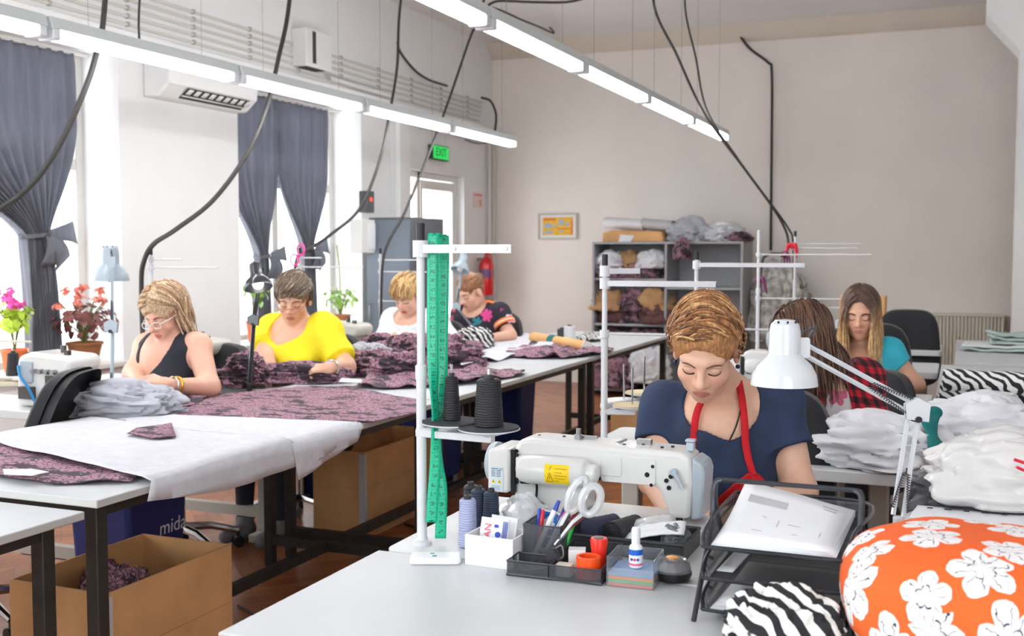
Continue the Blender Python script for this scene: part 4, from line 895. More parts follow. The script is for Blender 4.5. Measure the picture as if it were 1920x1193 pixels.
def hand(S, W, f, n, side, curl=.7, sp=1.0, sc=1.0, thumb=.5):
    f = A(f); f /= np.linalg.norm(f); n = A(n)-f*(A(n) @ f); n /= np.linalg.norm(n); t = -np.cross(f, n)*side; W = A(W)
    S.ell(W+f*.01*sc, .024*sc, None, .02)
    for i, (tx, L, rr) in enumerate(((.030, .072, .0088), (.010, .080, .0090), (-.010, .074, .0086), (-.029, .058, .0078))):
        K = W+(f*(.088-.006*abs(i-1))+t*tx*sp)*sc
        S.caps(W+(f*.018+t*tx*.5)*sc, K, .0145*sc, .0105*sc, .012)
        a = 0; p = K; cl = curl*(1+.12*i-.12)
        for q, (fr, bend) in enumerate(((.45, .75), (.31, .95), (.24, .6))):
            a += bend*cl; d = f*math.cos(a)+n*math.sin(a); e = p+d*L*fr*sc; r0 = rr*sc*(1-.08*q)
            S.caps(p, e, r0, r0*.93, .005); p = e
    b = W+(f*.026+t*.022)*sc; d1 = f*.62+t*(.75-.5*thumb)+n*(.25+.5*thumb); d1 /= np.linalg.norm(d1); e = b+d1*.046*sc
    S.caps(b, e, .0135*sc, .0105*sc, .012); d2 = f*.85+n*.5-t*.15; d2 /= np.linalg.norm(d2); S.caps(e, e+d2*.032*sc, .0102*sc, .0082*sc, .005)
class Body:
    """joints: dict of world points H N C B SL SR EL ER WL WR and hands"""
    def __init__(s, j, theta, g=1.0, bust=.062, **kw):
        s.j = {k: A(v) for k, v in j.items()}; s.g = g; s.bust = bust; j = s.j
        lat = j['SL']-j['SR']; lat[2] *= .5; lat /= np.linalg.norm(lat); up = j['N']-j['B']; up -= lat*(up @ lat); up /= np.linalg.norm(up)
        s.lat, s.up = lat, up; s.fwd = np.cross(lat, up); s.T = np.stack([lat, -s.fwd, up], 1)
    def torso(s, S, o=0.0, low=True, k=.05):
        j, g = s.j, s.g
        S.ell(j['C'], (.150*g+o, .100*g+o, .165+o), s.T, .03); S.caps(j['SR']*.93+j['SL']*.07, j['SL']*.93+j['SR']*.07, .050*g+o, None, k)
        S.caps(j['N']-s.up*.02, j['SL'], .045+o*.6, .046*g+o, .04); S.caps(j['N']-s.up*.02, j['SR'], .045+o*.6, .046*g+o, .04)
        m = (j['C']+j['B'])/2-s.up*.02; S.ell(m, (.140*g+o, .112*g+o, .16+o), s.T, .05)
        if low: S.ell(j['B'], (.170*g+o, .130*g+o, .13+o), s.T, .05)
        for x in (-1, 1): S.ell(j['C']+s.fwd*.078*g+s.lat*x*.074*g-s.up*.035, s.bust+o, None, .045)
    def arm(s, S, sd, o=0, k=.03):
        j, g = s.j, s.g**.8
        S.caps(j['S'+sd], j['E'+sd], .050*g+o, .041*g+o, k); S.caps(j['E'+sd], j['W'+sd], .041*g+o, .0255+o, k)
    def box(s, keys=None, pad=.09):
        p = np.stack([s.j[k] for k in (keys or s.j)]); return p.min(0)-pad, p.max(0)+pad
def person(label, B, hd, h, hands, skin=(222, 178, 152), lips=(178, 100, 96), pad=.16):
    """one continuous skin surface: head, neck, torso, arms and five-fingered hands"""
    lo, hi = B.box(pad=.15); lo[2] = max(lo[2]+.02, .44); S = SDF(np.minimum(lo, hd.H-.15), np.maximum(hi, hd.H+.14), h)
    B.torso(S); j = B.j
    for sd in 'LR': B.arm(S, sd)
    S.caps(hd.w(0, -.022, -.055), j['N']-B.up*.01, .049*hd.sc, .055, .025)
    hd.add(S)
    for sd, (f, n, c, th) in hands.items():
        if sd in 'LR': hand(S, j['W'+sd], f, n, 1 if sd == 'L' else -1, c, thumb=th, sc=.96)
    v, f = S.mesh(1)
    L = hd.loc(v); b = A(lin(skin)[:3]); col = np.tile(b, (len(v), 1))
    face = (np.abs(L[:, 0]) < .09) & (L[:, 1] > .02) & (np.abs(L[:, 2]) < .12)
    lip = np.clip(1.25-((L[:, 0]/.0215)**2+((L[:, 2]+.0665)/.0102)**2), 0, .35)/.35*face*(L[:, 1] > .076)
    bl = .35*np.exp(-((np.abs(L[:, 0])-.04)**2+(L[:, 2]+.035)**2)/.00045)*face+.25*np.exp(-((L[:, 0])**2+(L[:, 2]+.033)**2)/.0002)*face*(L[:, 1] > .09)
    col = col*(1-bl[:, None])+A(lin((220, 140, 122))[:3])*bl[:, None]; col = col*(1-lip[:, None]*.85)+A(lin(lips)[:3])*lip[:, None]*.85
    off = np.array([j['B'][0], j['B'][1], 0.]); o = np_mesh('person', v, f, SKIN, None, col, off); o.location = off
    tag(o, label, 'person'); o['_d'] = 0; del o['_d']
    return o, S
def face_bits(o, S, hd, brow, lashm, thick=1.0):
    off = A(o.location)
    for x in (-1, 1):
        pts = [V(hd.surf(S, x*u, z)-off) for u, z in ((.013, .0140), (.022, .0175), (.032, .0185), (.042, .0155), (.050, .0095))]
        m = MB(); m.tube(bez(pts, 4), [.0016*thick]+[.0030*thick]*10+[.0024*thick]*4+[.0016*thick, .0008], 6); m.build('eyebrow', brow, o)
        pts = [V(hd.surf(S, x*u, z)-off) for u, z in ((.0165, -.0075), (.0225, -.0115), (.032, -.0135), (.041, -.0115), (.0475, -.006))]
        m = MB(); m.tube(bez(pts, 4), [.0007]+[.0021]*15+[.0010], 5); m.build('eyelash', lashm, o)
        pts = [V(hd.surf(S, x*u, z)-off) for u, z in ((.018, .0035), (.0245, .0075), (.032, .0085), (.0405, .0070), (.0465, .003))]
        m = MB(); m.tube(bez(pts, 4), [.0004]+[.0009]*15+[.0004], 5); m.build('eyelid_crease', mat('lid_crease', (168, 116, 96), .6), o)
def garment(name, o, lo, hi, h, fill, m, folds=.004, fs=1.0, cuts=(), halfs=(), sm=2, seed=0.0):
    S = SDF(lo, hi, h); fill(S)
    if folds:
        S.fn(lambda X, Y, Z: folds*(np.sin(23*fs*(X+.6*Z)+seed+2*np.sin(9*Z+3*Y))*np.sin(17*fs*(Y+.5*Z)-seed+2*np.sin(7*X))+.6*np.sin(41*fs*(X-.5*Z+.3*Y)+seed)*np.sin(15*Z)))
    for c in cuts: c(S)
    for q, n in halfs: S.half(q, n)
    v, f = S.mesh(sm); return np_mesh(name, v, f, m, o, None, tuple(o.location))
def hair_mat(name, c):
    N = NT(name); n = N.n('TexNoise', None, Vector=N.coord(scale=(160, 160, 40)), Scale=1.0, Detail=3.0)
    N.base(N.ramp(n.outputs[0], [(.3, tuple(int(x*.72) for x in c)), (.7, tuple(min(255, int(x*1.12)) for x in c))])); N.b.inputs['Roughness'].default_value = .42; N.bump(n.outputs[0], .3, .002); return N.m
def hair(o, hd, S, tones, n, seed, root, flow, length, r, base=(.010, .008), cutz=None, ombre=None, offr=(.004, .012), segs=8, vol=(0, 0, 0), hair_front=.058, name='hair', hug=-.02, jt=.10):
    """solid cap over the scalp plus many tapered locks laid along a flow"""
    rg = random.Random(seed); mats = [hair_mat('%s_hair_%d_%d' % (name, seed, i), c) for i, c in enumerate(tones)]
    k = hd.sc; off = A(o.location)
    S2 = SDF(hd.H-.17, hd.H+.17, .0045)
    S2.ell(hd.w(0, -.016+vol[1]*.5, .036+vol[2]*.5), A((.075+base[0]+vol[0], .093+base[0]+vol[1], .084+base[0]+vol[2]))*k, hd.R, .01)
    S2.ell(hd.w(0, .092, hair_front-.095), A((.063, .07, .083))*k, hd.R, .02, 'sub')
    for x in (-1, 1): S2.ell(hd.w(x*.078, .022, -.02), A((.03, .036, .045))*k, hd.R, .01, 'sub')
    q = hd.w(0, 0, -.045 if cutz is None else cutz); nn = hd.R @ A((0, .35, -1.)); S2.half(q, nn/np.linalg.norm(nn))
    S2.fn(lambda X, Y, Z: .0016*np.sin(190*X+40*Z)*np.sin(150*Y+70*X))
    v, f = S2.mesh(1); capo = np_mesh('hair', v, f, mats[0], o, None, tuple(off))
    ce = [(A((0, -.012, .035)), A((.073, .092, .083))+A(vol)), (A((0, .028, -.03)), A((.057, .058, .082))), (A((0, -.02, -.12)), A((.052, .054, .09)))]
    m = MB(); gl = hd.R.T @ A((0, 0, -1.))
    for i in range(n):
        p = A(root(rg)); L = length(p, rg); d = A(flow(p, rg, gl, 0)); of = rg.uniform(*offr); pts = []; ds = L/segs; jit = A((rg.gauss(0, jt), rg.gauss(0, jt), rg.gauss(0, jt)))
        for s_ in range(segs+1):
            for q_, (c, rr) in enumerate(ce):
                e = (p-c)/rr; k0 = math.sqrt(e @ e); lim = 1+of/rr.min()
                if k0 < lim or (q_ == 0 and (p[2] > hug or s_ < 2) and k0 > lim): p = c+(p-c)*lim/max(k0, 1e-3); nn_ = e/rr; nn_ /= math.sqrt(nn_ @ nn_); d = d-nn_*min(0, d @ nn_)
            pts.append(V(hd.w(*p)-off)); fl = A(flow(p, rg, gl, s_/segs))+jit; fl /= max(math.sqrt(fl @ fl), 1e-6); d = d*.4+fl*.6; d /= max(math.sqrt(d @ d), 1e-6); p = p+d*ds
        rr = r*rg.uniform(.7, 1.25); m.cur = rg.randrange(len(tones)) if ombre is None else 0; b0 = len(m.mi)
        m.tube(pts, [rr*(.75+.25*math.sin(PI*u/segs))*(1-.75*(u/segs)**3) for u in range(segs+1)], 5)
        if ombre is not None:
            for u in range(segs):
                for q_ in range(5): m.mi[b0+u*5+q_] = min(len(tones)-1, max(0, int(ombre(u/segs, rg))))
    m.build('hair_locks', mats, capo); return capo
def scalp(rg, zmin=-.03, front=.062):
    while True:
        d = A((rg.gauss(0, 1), rg.gauss(0, 1), rg.gauss(.3, 1))); d /= np.linalg.norm(d); p = A((0, -.012, .035))+d*A((.073, .092, .083))
        if p[2] < zmin or (p[1] > .02 and p[2] < front) or (p[1] > -.03 and p[2] < .0): continue
        return p
def legs(o, B, m, shoem, dirv=(0, -1, 0), foot=.13, spread=.10, kz=.53, kl=.40):
    b = B.j['B']; off = A(o.location); dv = A(dirv); lat = np.cross(dv, A((0, 0, 1.)))
    lo = np.minimum(b, b+dv*kl)-.22; hi = np.maximum(b, b+dv*kl)+.22; lo[2] = .05; hi[2] = b[2]+.10; S = SDF(lo, hi, .012); S.ell(b-A((0, 0, .03)), (.175*B.g, .145*B.g, .11), None, .05); sh = []
    for x in (-1, 1):
        h = b+lat*x*.09-A((0, 0, .03)); kn = b+dv*kl+lat*x*spread; kn[2] = kz; an = kn+dv*.02; an[2] = .10
        S.caps(h, kn, .085, .062, .04); S.caps(kn, an, .062, .04, .03); sh.append(an)
    v, f = S.mesh(1); np_mesh('trousers', v, f, m, o, None, tuple(off))
    for an in sh:
        T = SDF(an-.25, an+.25, .007); T.lo[2] = -.01; T = SDF((an[0]-.2, an[1]-.26, -.012), (an[0]+.2, an[1]+.2, .16), .007)
        q = A((an[0], an[1], .042)); T.caps(q-dv*.03, q+dv*.15, .04, .034, .02); T.caps(q, A((an[0], an[1], .10)), .04, .043, .02); T.half((0, 0, .004), (0, 0, -1)); T.half((0, 0, .115), (0, 0, 1))
        v, f = T.mesh(1); np_mesh('shoe', v, f, shoem, o, None, tuple(off))
# ------------------------------------------------------------------ the seven seamstresses
DENIM = mat('dark_trousers', (46, 50, 66), .85); SHOEM = mat('grey_shoe', (128, 128, 134), .6); SHOED = mat('dark_shoe', (50, 50, 54), .6)
LASH = mat('lash', (42, 30, 26), .6)
# --- woman in navy and red apron
def cast_main():
    j = dict(N=P(1362, 728, 2.93), SL=P(1462, 762, 2.87), SR=P(1252, 765, 2.98), EL=P(1499, 922, 2.80), ER=P(1228, 900, 2.92), WL=P(1392, 968, 2.58), WR=P(1262, 968, 2.66))
    n = j['N']; j['C'] = n+V((-.005, -.035, -.17)); j['B'] = V((n.x, n.y+.12, .58)); B = Body(j, 0, 1.0, .060); hd = Head(P(1323, 657, 2.76), -4, 33, -3, 1.0)
    hands = dict(L=((-.95, -.35, -.05), (-.2, .2, -1), .55, .6), R=((.35, -.9, -.12), (.2, -.1, -1), .5, .5))
    o, S = person('woman in a navy top and red apron, bent over the nearest sewing machine', B, hd, .0034, hands, (226, 182, 156), (176, 104, 100))
    face_bits(o, S, hd, mat('brow_brown', (116, 84, 66), .8), LASH)
    top = NT('navy_cotton'); nn = top.n('TexNoise', None, Vector=top.coord(), Scale=9.0, Detail=5.0); top.base(top.ramp(nn.outputs[0], [(.3, (30, 42, 68)), (.7, (42, 58, 90))])); top.b.inputs['Roughness'].default_value = .85
    lo, hi = B.box(('SL', 'SR', 'B', 'N'), .17); lo[2] = .62
    def fill(S):
        B.torso(S, .010)
        for sd in 'LR':
            a, e = B.j['S'+sd], B.j['E'+sd]; d = (e-a)/np.linalg.norm(e-a); q = a+(e-a)*.50; S.caps(a, a+(e-a)*.62, .066, .070, .04, clip=(q, d))
    c = B.j['N']
    cuts = [lambda S: S.ell(c+B.fwd*.075-B.up*.03, (.098, .105, .150), B.T, .006, 'sub'), lambda S: S.caps(c-B.up*.03, c+B.up*.2, .078, .09, .006, 'sub')]
    garment('shirt', o, lo, hi, .005, fill, top.m, .010, .8, cuts, [((0, 0, .64), (0, 0, -1))], 2)
    # red apron: bib, straps round the neck
    red = mat('apron_red', (196, 22, 34), .8, var=.08, vs=30)
    SHIRT = SDF(lo-.05, hi+.12, .008); fill(SHIRT); SHIRT.ell(c-B.up*.06+B.fwd*.0, (.06, .055, .07), B.T, .03)
    def on(px, py, push=.006):
        r_ = A(P(px, py, 1.0))-A((0, 0, EYE)); t_ = 2.3
        while t_ < 3.3:
            if SHIRT.sample(A((0, 0, EYE))+r_*t_) < 0: break
            t_ += .003
        return V(A((0, 0, EYE))+r_*(t_-.004)-A(o.location))+V(B.fwd)*push
    edge = [((1404, 884), (1424, 884)), ((1376, 904), (1440, 904)), ((1350, 928), (1456, 925)), ((1330, 955), (1470, 950)), ((1318, 985), (1480, 980))]
    def bib(u, v):
        q = v*4; i = min(3, int(q)); f = q-i; a_, b_ = edge[i], edge[i+1]
        x0 = a_[0][0]+(b_[0][0]-a_[0][0])*f; y0 = a_[0][1]+(b_[0][1]-a_[0][1])*f; x1 = a_[1][0]+(b_[1][0]-a_[1][0])*f; y1 = a_[1][1]+(b_[1][1]-a_[1][1])*f
        return on(x0+(x1-x0)*u, y0+(y1-y0)*u, .010+.004*math.sin(8*u+5*v))
    MB().grid(bib, 20, 16).build('apron', red, o, solid=.003, ang=80); ap = o.children[-1]
    for pth in ([(1386, 712), (1392, 745), (1397, 790), (1399, 830), (1405, 862), (1414, 890)], [(1326, 738), (1312, 760), (1305, 785), (1302, 815), (1300, 850), (1318, 900), (1345, 950)]):
        pp = bez([on(*q, .008) for q in pth], 6); lat = V(B.lat)
        m = MB(); m.grid(lambda u, v: pp[int(round(u*(len(pp)-1)))]+lat*(v-.5)*.019, len(pp), 3); m.build('apron_strap', red, ap, solid=.0025, ang=80)
    for pth in ([(1390, 735), (1388, 770), (1380, 800), (1368, 826)],):
        m = MB()
        for p in bez([on(*q, .002) for q in pth], 10): m.ell(p, .0026, 6, 4)
        m.build('bead_string', BLACKP, o)
    for x in (-1, 1): MB().ell(V(hd.w(x*.079, -.008, -.052)-A(o.location)), .006, 10, 8).build('earring', mat('blue_bead', (30, 36, 90), .2), o)
    def flow(p, rg, gl, t):
        if p[2] > .055 and p[1] > -.06: return A((.95, .10+.25*math.sin(30*p[0]), .25-.5*t))
        if p[1] > -.02: return A((0, -.75, -.55))
        return A((-p[0]*2, -.15, -.9))
    hair(o, hd, S, [(186, 132, 84), (158, 108, 70), (212, 168, 118), (140, 98, 68)], 1100, 11, lambda rg: scalp(rg, -.035, .078), flow, lambda p, rg: rg.uniform(.05, .08) if p[2] > .04 else rg.uniform(.03, .05), .0030, (.010, 0), -.035, offr=(.006, .022), vol=(.004, .0, .012), name='main', hug=-.06, jt=.16, hair_front=.070)
    legs(o, B, DENIM, SHOED)
    return o
cast_main()
# --- woman in black tank top
def cast_black():
    d = 4.86; j = dict(N=P(322, 628, d+.03), SL=P(372, 650, d-.05), SR=P(276, 650, d+.10), EL=P(392, 726, d-.17), ER=P(252, 700, d-.02), WL=P(316, 722, d-.38), WR=P(262, 716, d-.24))
    n = j['N']; j['C'] = n+V((0, -.03, -.165)); j['B'] = V((n.x, n.y+.09, .58)); B = Body(j, 0, 1.10, .072); hd = Head(P(311, 588, d-.04), 4, 24, 4, .98)
    hands = dict(L=((-.8, -.3, .25), (-.3, .4, -1), .75, .8), R=((.5, -.6, .0), (.3, .1, -1), .7, .6))
    o, S = person('woman with blond bob and clear glasses in a black tank top, sewing grey cloth', B, hd, .0042, hands, (228, 178, 154), (186, 98, 96))
    face_bits(o, S, hd, mat('brow_brown'), LASH)
    lo, hi = B.box(('SL', 'SR', 'B', 'N'), .17); lo[2] = .62; c = B.j['N']
    def fill(S): B.torso(S, .007)
    cuts = [lambda S: S.ell(c+B.fwd*.08-B.up*.03, (.085, .12, .175), B.T, .006, 'sub'), lambda S: S.caps(c-B.up*.03, c+B.up*.2, .082, .10, .006, 'sub')]
    for sd, sg in (('L', 1), ('R', -1)):
        q = B.j['S'+sd]; cuts.append(lambda S, q=q, sg=sg: S.caps(q+B.lat*sg*.055+B.up*.1-B.fwd*.2, q+B.lat*sg*.055+B.up*.1+B.fwd*.2, .095, None, .01, 'sub')); cuts.append(lambda S, q=q, sg=sg: S.caps(q+B.lat*sg*.055, q+B.lat*sg*.045-B.up*.085, .075, .055, .01, 'sub'))
    garment('tank_top', o, lo, hi, .006, fill, mat('black_jersey', (38, 42, 52), .8), .003, 1, cuts, [((0, 0, .64), (0, 0, -1))], 2)
    gl = mat('clear_frame', (226, 222, 220), .2)
    for x in (-1, 1):
        pts = [V(hd.w(x*.033+.022*math.copysign(abs(math.cos(a))**.6, math.cos(a)), .103, -.010+.014*math.copysign(abs(math.sin(a))**.6, math.sin(a)))-A(o.location)) for a in [2*PI*k/20 for k in range(20)]]
        m = MB(); m.tube(pts, .0022, 6, closed=True); m.tube([V(hd.w(x*.054, .102, -.004)-A(o.location)), V(hd.w(x*.079, .06, -.0)-A(o.location)), V(hd.w(x*.080, .0, .0)-A(o.location))], .0028, 6); m.tube([V(hd.w(x*.012, .104, -.006)-A(o.location)), V(hd.w(0, .108, -.004)-A(o.location))], .0018, 5); m.build('glasses', gl, o)
    w = B.j['WL']; e = B.j['EL']; ax = (e-w)/np.linalg.norm(e-w); x, y, _ = frame_from(ax)
    for k, (mm, r, nm) in enumerate(((mat('silver', (210, 210, 214), .25, metal=1), .003, 'bracelet'), (mat('gold', (214, 168, 70), .3, metal=1), .006, 'wrist_watch'))):
        q = V(w+ax*(.022+.024*k)-A(o.location)); m = MB(); m.tube([q+(x*math.cos(a)+y*math.sin(a))*.0335 for a in [2*PI*i/24 for i in range(24)]], r, 6, closed=True)
        if k: f = V(A(w)+ax*.046-A(o.location))+V((-.2, -.6, .75)).normalized()*.036; m.cyl(f, f+V((-.2, -.6, .75)).normalized()*.006, .014, n=16)
        m.build(nm, mm, o)
    m = MB()
    m.tube(bez([V(c+B.lat*s_*.06+B.fwd*.045+B.up*.02-A(o.location)) if i == 0 else V(c+B.fwd*.085-B.up*.10-A(o.location)) for i, s_ in ((0, 1), (1, 0), (0, -1))], 8), .0012, 5); m.build('necklace', mat('gold'), o)
    def flow(p, rg, g, t):
        if p[2] > .045: return A((np.sign(p[0]+.012)*1.1, -.25 if p[1] > -.02 else -.5, .1))+g*.35
        return A((np.sign(p[0])*(.10 if t < .7 else -.15), -.45 if p[1] > -.02 else 0, 0))+g*1.0
    hair(o, hd, S, [(216, 186, 150), (196, 160, 122), (228, 204, 172), (180, 142, 110)], 900, 21, lambda rg: scalp(rg, -.03, .075), flow, lambda p, rg: rg.uniform(.13, .19), .0034, (.012, 0), -.05, offr=(.008, .024), vol=(.006, .006, .008), name='blond', hug=.0, segs=10)
    legs(o, B, DENIM, SHOEM)
cast_black()
# --- woman in yellow
def cast_yellow():
    d = 5.5; j = dict(N=P(560, 602, d+.06), SL=P(610, 622, d-.02), SR=P(514, 616, d+.12), EL=P(648, 688, d-.16), ER=P(498, 662, d+.0), WL=P(618, 690, d-.36), WR=P(508, 684, d-.26))
    n = j['N']; j['C'] = n+V((0, -.03, -.165)); j['B'] = V((n.x, n.y+.08, .58)); B = Body(j, -20, 1.16, .078); hd = Head(P(551, 560, d-.02), -20, 20, -2, 1.02)
    hands = dict(L=((-.9, -.2, -.05), (-.2, .4, -1), .8, .7), R=((.15, -.7, -.5), (.1, -.2, -1), .6, .6))
    o, S = person('woman with short brown hair and thin glasses in a bright yellow top', B, hd, .0046, hands, (226, 176, 150), (176, 110, 104))
    face_bits(o, S, hd, mat('brow_brown'), LASH)
    yel = mat('yellow_jersey', (246, 226, 36), .75, var=.04, vs=10); c = B.j['N']
    lo, hi = B.box(('SL', 'SR', 'B', 'N', 'EL', 'ER'), .19); lo[2] = .62
    def fill(S):
        B.torso(S, .018)
        for sd, tt in (('L', .78), ('R', .62)):
            a, e = B.j['S'+sd], B.j['E'+sd]; dd = (e-a)/np.linalg.norm(e-a); q = a+(e-a)*tt; S.caps(a, a+(e-a)*(tt+.12), .072, .078, .05, clip=(q, dd)); S.caps(a-B.up*.1, a+(e-a)*tt*.8-B.up*.02, .05, .06, .06, clip=(q, dd))
    cuts = [lambda S: S.ell(c+B.fwd*.085-B.up*.005, (.105, .115, .115), B.T, .006, 'sub'), lambda S: S.caps(c-B.up*.02, c+B.up*.2, .085, .12, .006, 'sub'), lambda S: S.ell(c+B.fwd*.15-B.up*.165-B.lat*.02, (.015, .07, .036), B.T, .005, 'sub')]
    garment('top', o, lo, hi, .006, fill, yel, .013, .8, cuts, [((0, 0, .63), (0, 0, -1))], 2, 1.3)
    gm = mat('thin_frame', (150, 70, 60), .3); off = A(o.location)
    m = MB()
    for x in (-1, 1):
        m.tube([V(hd.w(x*(.012+.042*u), .104, -.014+.002*math.sin(PI*u))-off) for u in [k/8 for k in range(9)]], .0013, 5)
        m.tube([V(hd.w(x*.033+.021*math.cos(a), .104, -.016+.011*math.sin(a))-off) for a in [PI+PI*k/10 for k in range(11)]], .0007, 4); m.tube([V(hd.w(x*.054, .104, -.013)-off), V(hd.w(x*.079, .05, -.002)-off), V(hd.w(x*.080, .0, .002)-off)], .0011, 5)
    m.tube([V(hd.w(-.012, .106, -.013)-off), V(hd.w(0, .112, -.010)-off), V(hd.w(.012, .106, -.013)-off)], .0011, 5); m.build('glasses', gm, o)
    w = B.j['WL']; e = B.j['EL']; ax = (e-w)/np.linalg.norm(e-w); x, y, _ = frame_from(ax); q = V(w+ax*.03-off); m = MB(); m.tube([q+(x*math.cos(a)+y*math.sin(a))*.034 for a in [2*PI*i/24 for i in range(24)]], .005, 6, closed=True); f = q+V((-.1, -.7, .7)).normalized()*.034; m.cyl(f, f+V((-.1, -.7, .7))*.007, .016, n=16); m.build('wrist_watch', mat('silver'), o)
    def flow(p, rg, g, t):
        if p[2] > .05 and p[1] > -.06: return A((.35+p[0]*5, .75, -.1))
        return A((np.sign(p[0])*.05, -.3, -.8))
    hair(o, hd, S, [(140, 120, 102), (112, 92, 76), (164, 144, 124), (96, 80, 68)], 800, 31, lambda rg: scalp(rg, -.04, .055), flow, lambda p, rg: rg.uniform(.05, .09), .0034, (.010, 0), -.05, offr=(.006, .018), vol=(.004, .003, .006), hair_front=.052, name='brown', hug=-.07)
    legs(o, B, DENIM, SHOEM)
cast_yellow()
# --- woman in white blouse
def cast_white():
    d = 6.7; j = dict(N=P(775, 588, d+.06), SL=P(820, 602, d-.02), SR=P(738, 602, d+.12), EL=P(842, 652, d-.12), ER=P(727, 648, d+.0), WL=P(786, 634, d-.32), WR=P(736, 640, d-.26))
    n = j['N']; j['C'] = n+V((0, -.03, -.165)); j['B'] = V((n.x, n.y+.08, .58)); B = Body(j, 0, 1.02, .06); hd = Head(P(764, 554, d-.04), 4, 28, 3, .98)
    hands = dict(L=((-.9, -.3, .2), (-.2, .5, -1), .8, .8), R=((.3, -.8, .35), (.6, .2, -.6), .8, .8))
    o, S = person('woman with blond pinned-up hair in a white lace blouse behind the green tape', B, hd, .005, hands, (230, 184, 160), (196, 74, 80))
    face_bits(o, S, hd, mat('brow_brown'), LASH)
    wh = mat('white_blouse', (236, 236, 240), .8, var=.04, vs=20); c = B.j['N']
    lo, hi = B.box(('SL', 'SR', 'B', 'N', 'EL', 'ER'), .18); lo[2] = .62
    def fill(S):
        B.torso(S, .016)
        for sd in 'LR':
            a, e = B.j['S'+sd], B.j['E'+sd]; dd = (e-a)/np.linalg.norm(e-a); q = a+(e-a)*.86; S.caps(a, e, .068, .088, .05, clip=(q, dd))
    cuts = [lambda S: S.ell(c+B.fwd*.06-B.up*.0, (.098, .10, .075), B.T, .006, 'sub'), lambda S: S.caps(c-B.up*.02, c+B.up*.2, .08, .11, .006, 'sub')]
    garment('blouse', o, lo, hi, .0065, fill, wh, .010, .8, cuts, [((0, 0, .63), (0, 0, -1))], 2, 2.2)
    off = A(o.location); m = MB()
    for k in range(15):
        a = -1.35+2.7*k/14; m.ell(V(c+B.lat*.108*math.sin(a)+B.fwd*(.055+.095*math.cos(a))-B.up*(.01+.075*math.cos(a))-off), .007, 8, 6)
    m.build('lace_trim', mat('lace_beige', (218, 196, 182), .8), o)
    def flow(p, rg, g, t):
        if p[1] > .035: return A((p[0]*5+.25, .5, -.5))
        return A((-p[0]*2, -.8, .2-.6*t))
    hair(o, hd, S, [(214, 176, 116), (184, 140, 86), (232, 200, 146), (160, 118, 76)], 700, 41, lambda rg: scalp(rg, -.03, .060), flow, lambda p, rg: rg.uniform(.06, .095), .0038, (.012, 0), -.03, offr=(.006, .020), vol=(.008, .008, .008), name='pinned', hug=-.04)
    m = MB(); m.ell(V(hd.w(0, -.105, .02)-off), (.035, .035, .035), 14, 10); m.build('hair_bun', bpy.data.materials['pinned_hair_41_1'], o)
    m = MB(); m.tube([V(hd.w(-.06, .03, .10)-off), V(hd.w(-.075, .0, .085)-off)], .005, 6); m.build('hair_clip', mat('silver'), o)
    MB().ell(V(hd.w(-.082, -.006, -.052)-off), (.005, .005, .010), 8, 6).build('earring', mat('silver'), o)
    legs(o, B, DENIM, SHOED)
cast_white()
def flower_mat(name, bg, petals, scale, dens=.36, line=None, n=5, coord='Object', thr=1.0, rot=(0, 0, 0), dim='3D'):
    """printed flowers: petal outlines in the cells of a voronoi grid"""
    N = NT(name); co = N.coord(coord, (scale,)*3, rot); vo = N.n('TexVoronoi', dict(voronoi_dimensions=dim), Vector=co, Scale=1.0, Randomness=.75)
    df = N.n('VectorMath', dict(operation='SUBTRACT'), i0=co, i1=vo.outputs['Position']); sx = N.n('SeparateXYZ', None, Vector=df.outputs[0]); cs = N.n('SeparateColor', None, Color=vo.outputs['Color'])
    an = N.math('ADD', N.math('ARCTAN2', sx.outputs[2 if dim == '3D' else 1], N.math('ADD', sx.outputs[0], N.math('MULTIPLY', sx.outputs[1], .6 if dim == '3D' else 0.0))), N.math('MULTIPLY', cs.outputs[0], 6.28)); rr = N.n('VectorMath', dict(operation='LENGTH'), i0=df.outputs[0]).outputs['Value']
    nzz = N.n('TexNoise', None, Vector=co, Scale=6.0, Detail=2.0); pet = N.math('ABSOLUTE', N.math('COSINE', N.math('MULTIPLY', an, n/2)))
    R = N.math('MULTIPLY', N.math('ADD', .55, N.math('MULTIPLY', N.math('POWER', pet, .6), .5)), N.math('ADD', dens*.8, N.math('MULTIPLY', cs.outputs[1], dens*.4))); R = N.math('ADD', R, N.math('MULTIPLY', N.math('SUBTRACT', nzz.outputs[0], .5), .12))
    ins = N.math('MULTIPLY', N.math('LESS_THAN', rr, R), N.math('LESS_THAN', cs.outputs[2], thr))
    pc = N.ramp(cs.outputs[0], [(i/len(petals), c) for i, c in enumerate(petals)], 'CONSTANT')
    if line:
        ln = N.math('LESS_THAN', N.math('ABSOLUTE', N.math('SINE', N.math('ADD', N.math('MULTIPLY', an, n*1.0), N.math('MULTIPLY', nzz.outputs[0], 3.0)))), .10); ln = N.math('MULTIPLY', ln, N.math('LESS_THAN', rr, N.math('MULTIPLY', R, .85))); edge = N.math('LESS_THAN', N.math('ABSOLUTE', N.math('SUBTRACT', rr, N.math('MULTIPLY', R, .40))), .012)
        pc = N.mix(N.math('MAXIMUM', ln, N.math('MULTIPLY', edge, N.math('GREATER_THAN', nzz.outputs[0], .5))), pc, line)
    N.base(N.mix(ins, bg, pc)); N.b.inputs['Roughness'].default_value = .8; return N.m
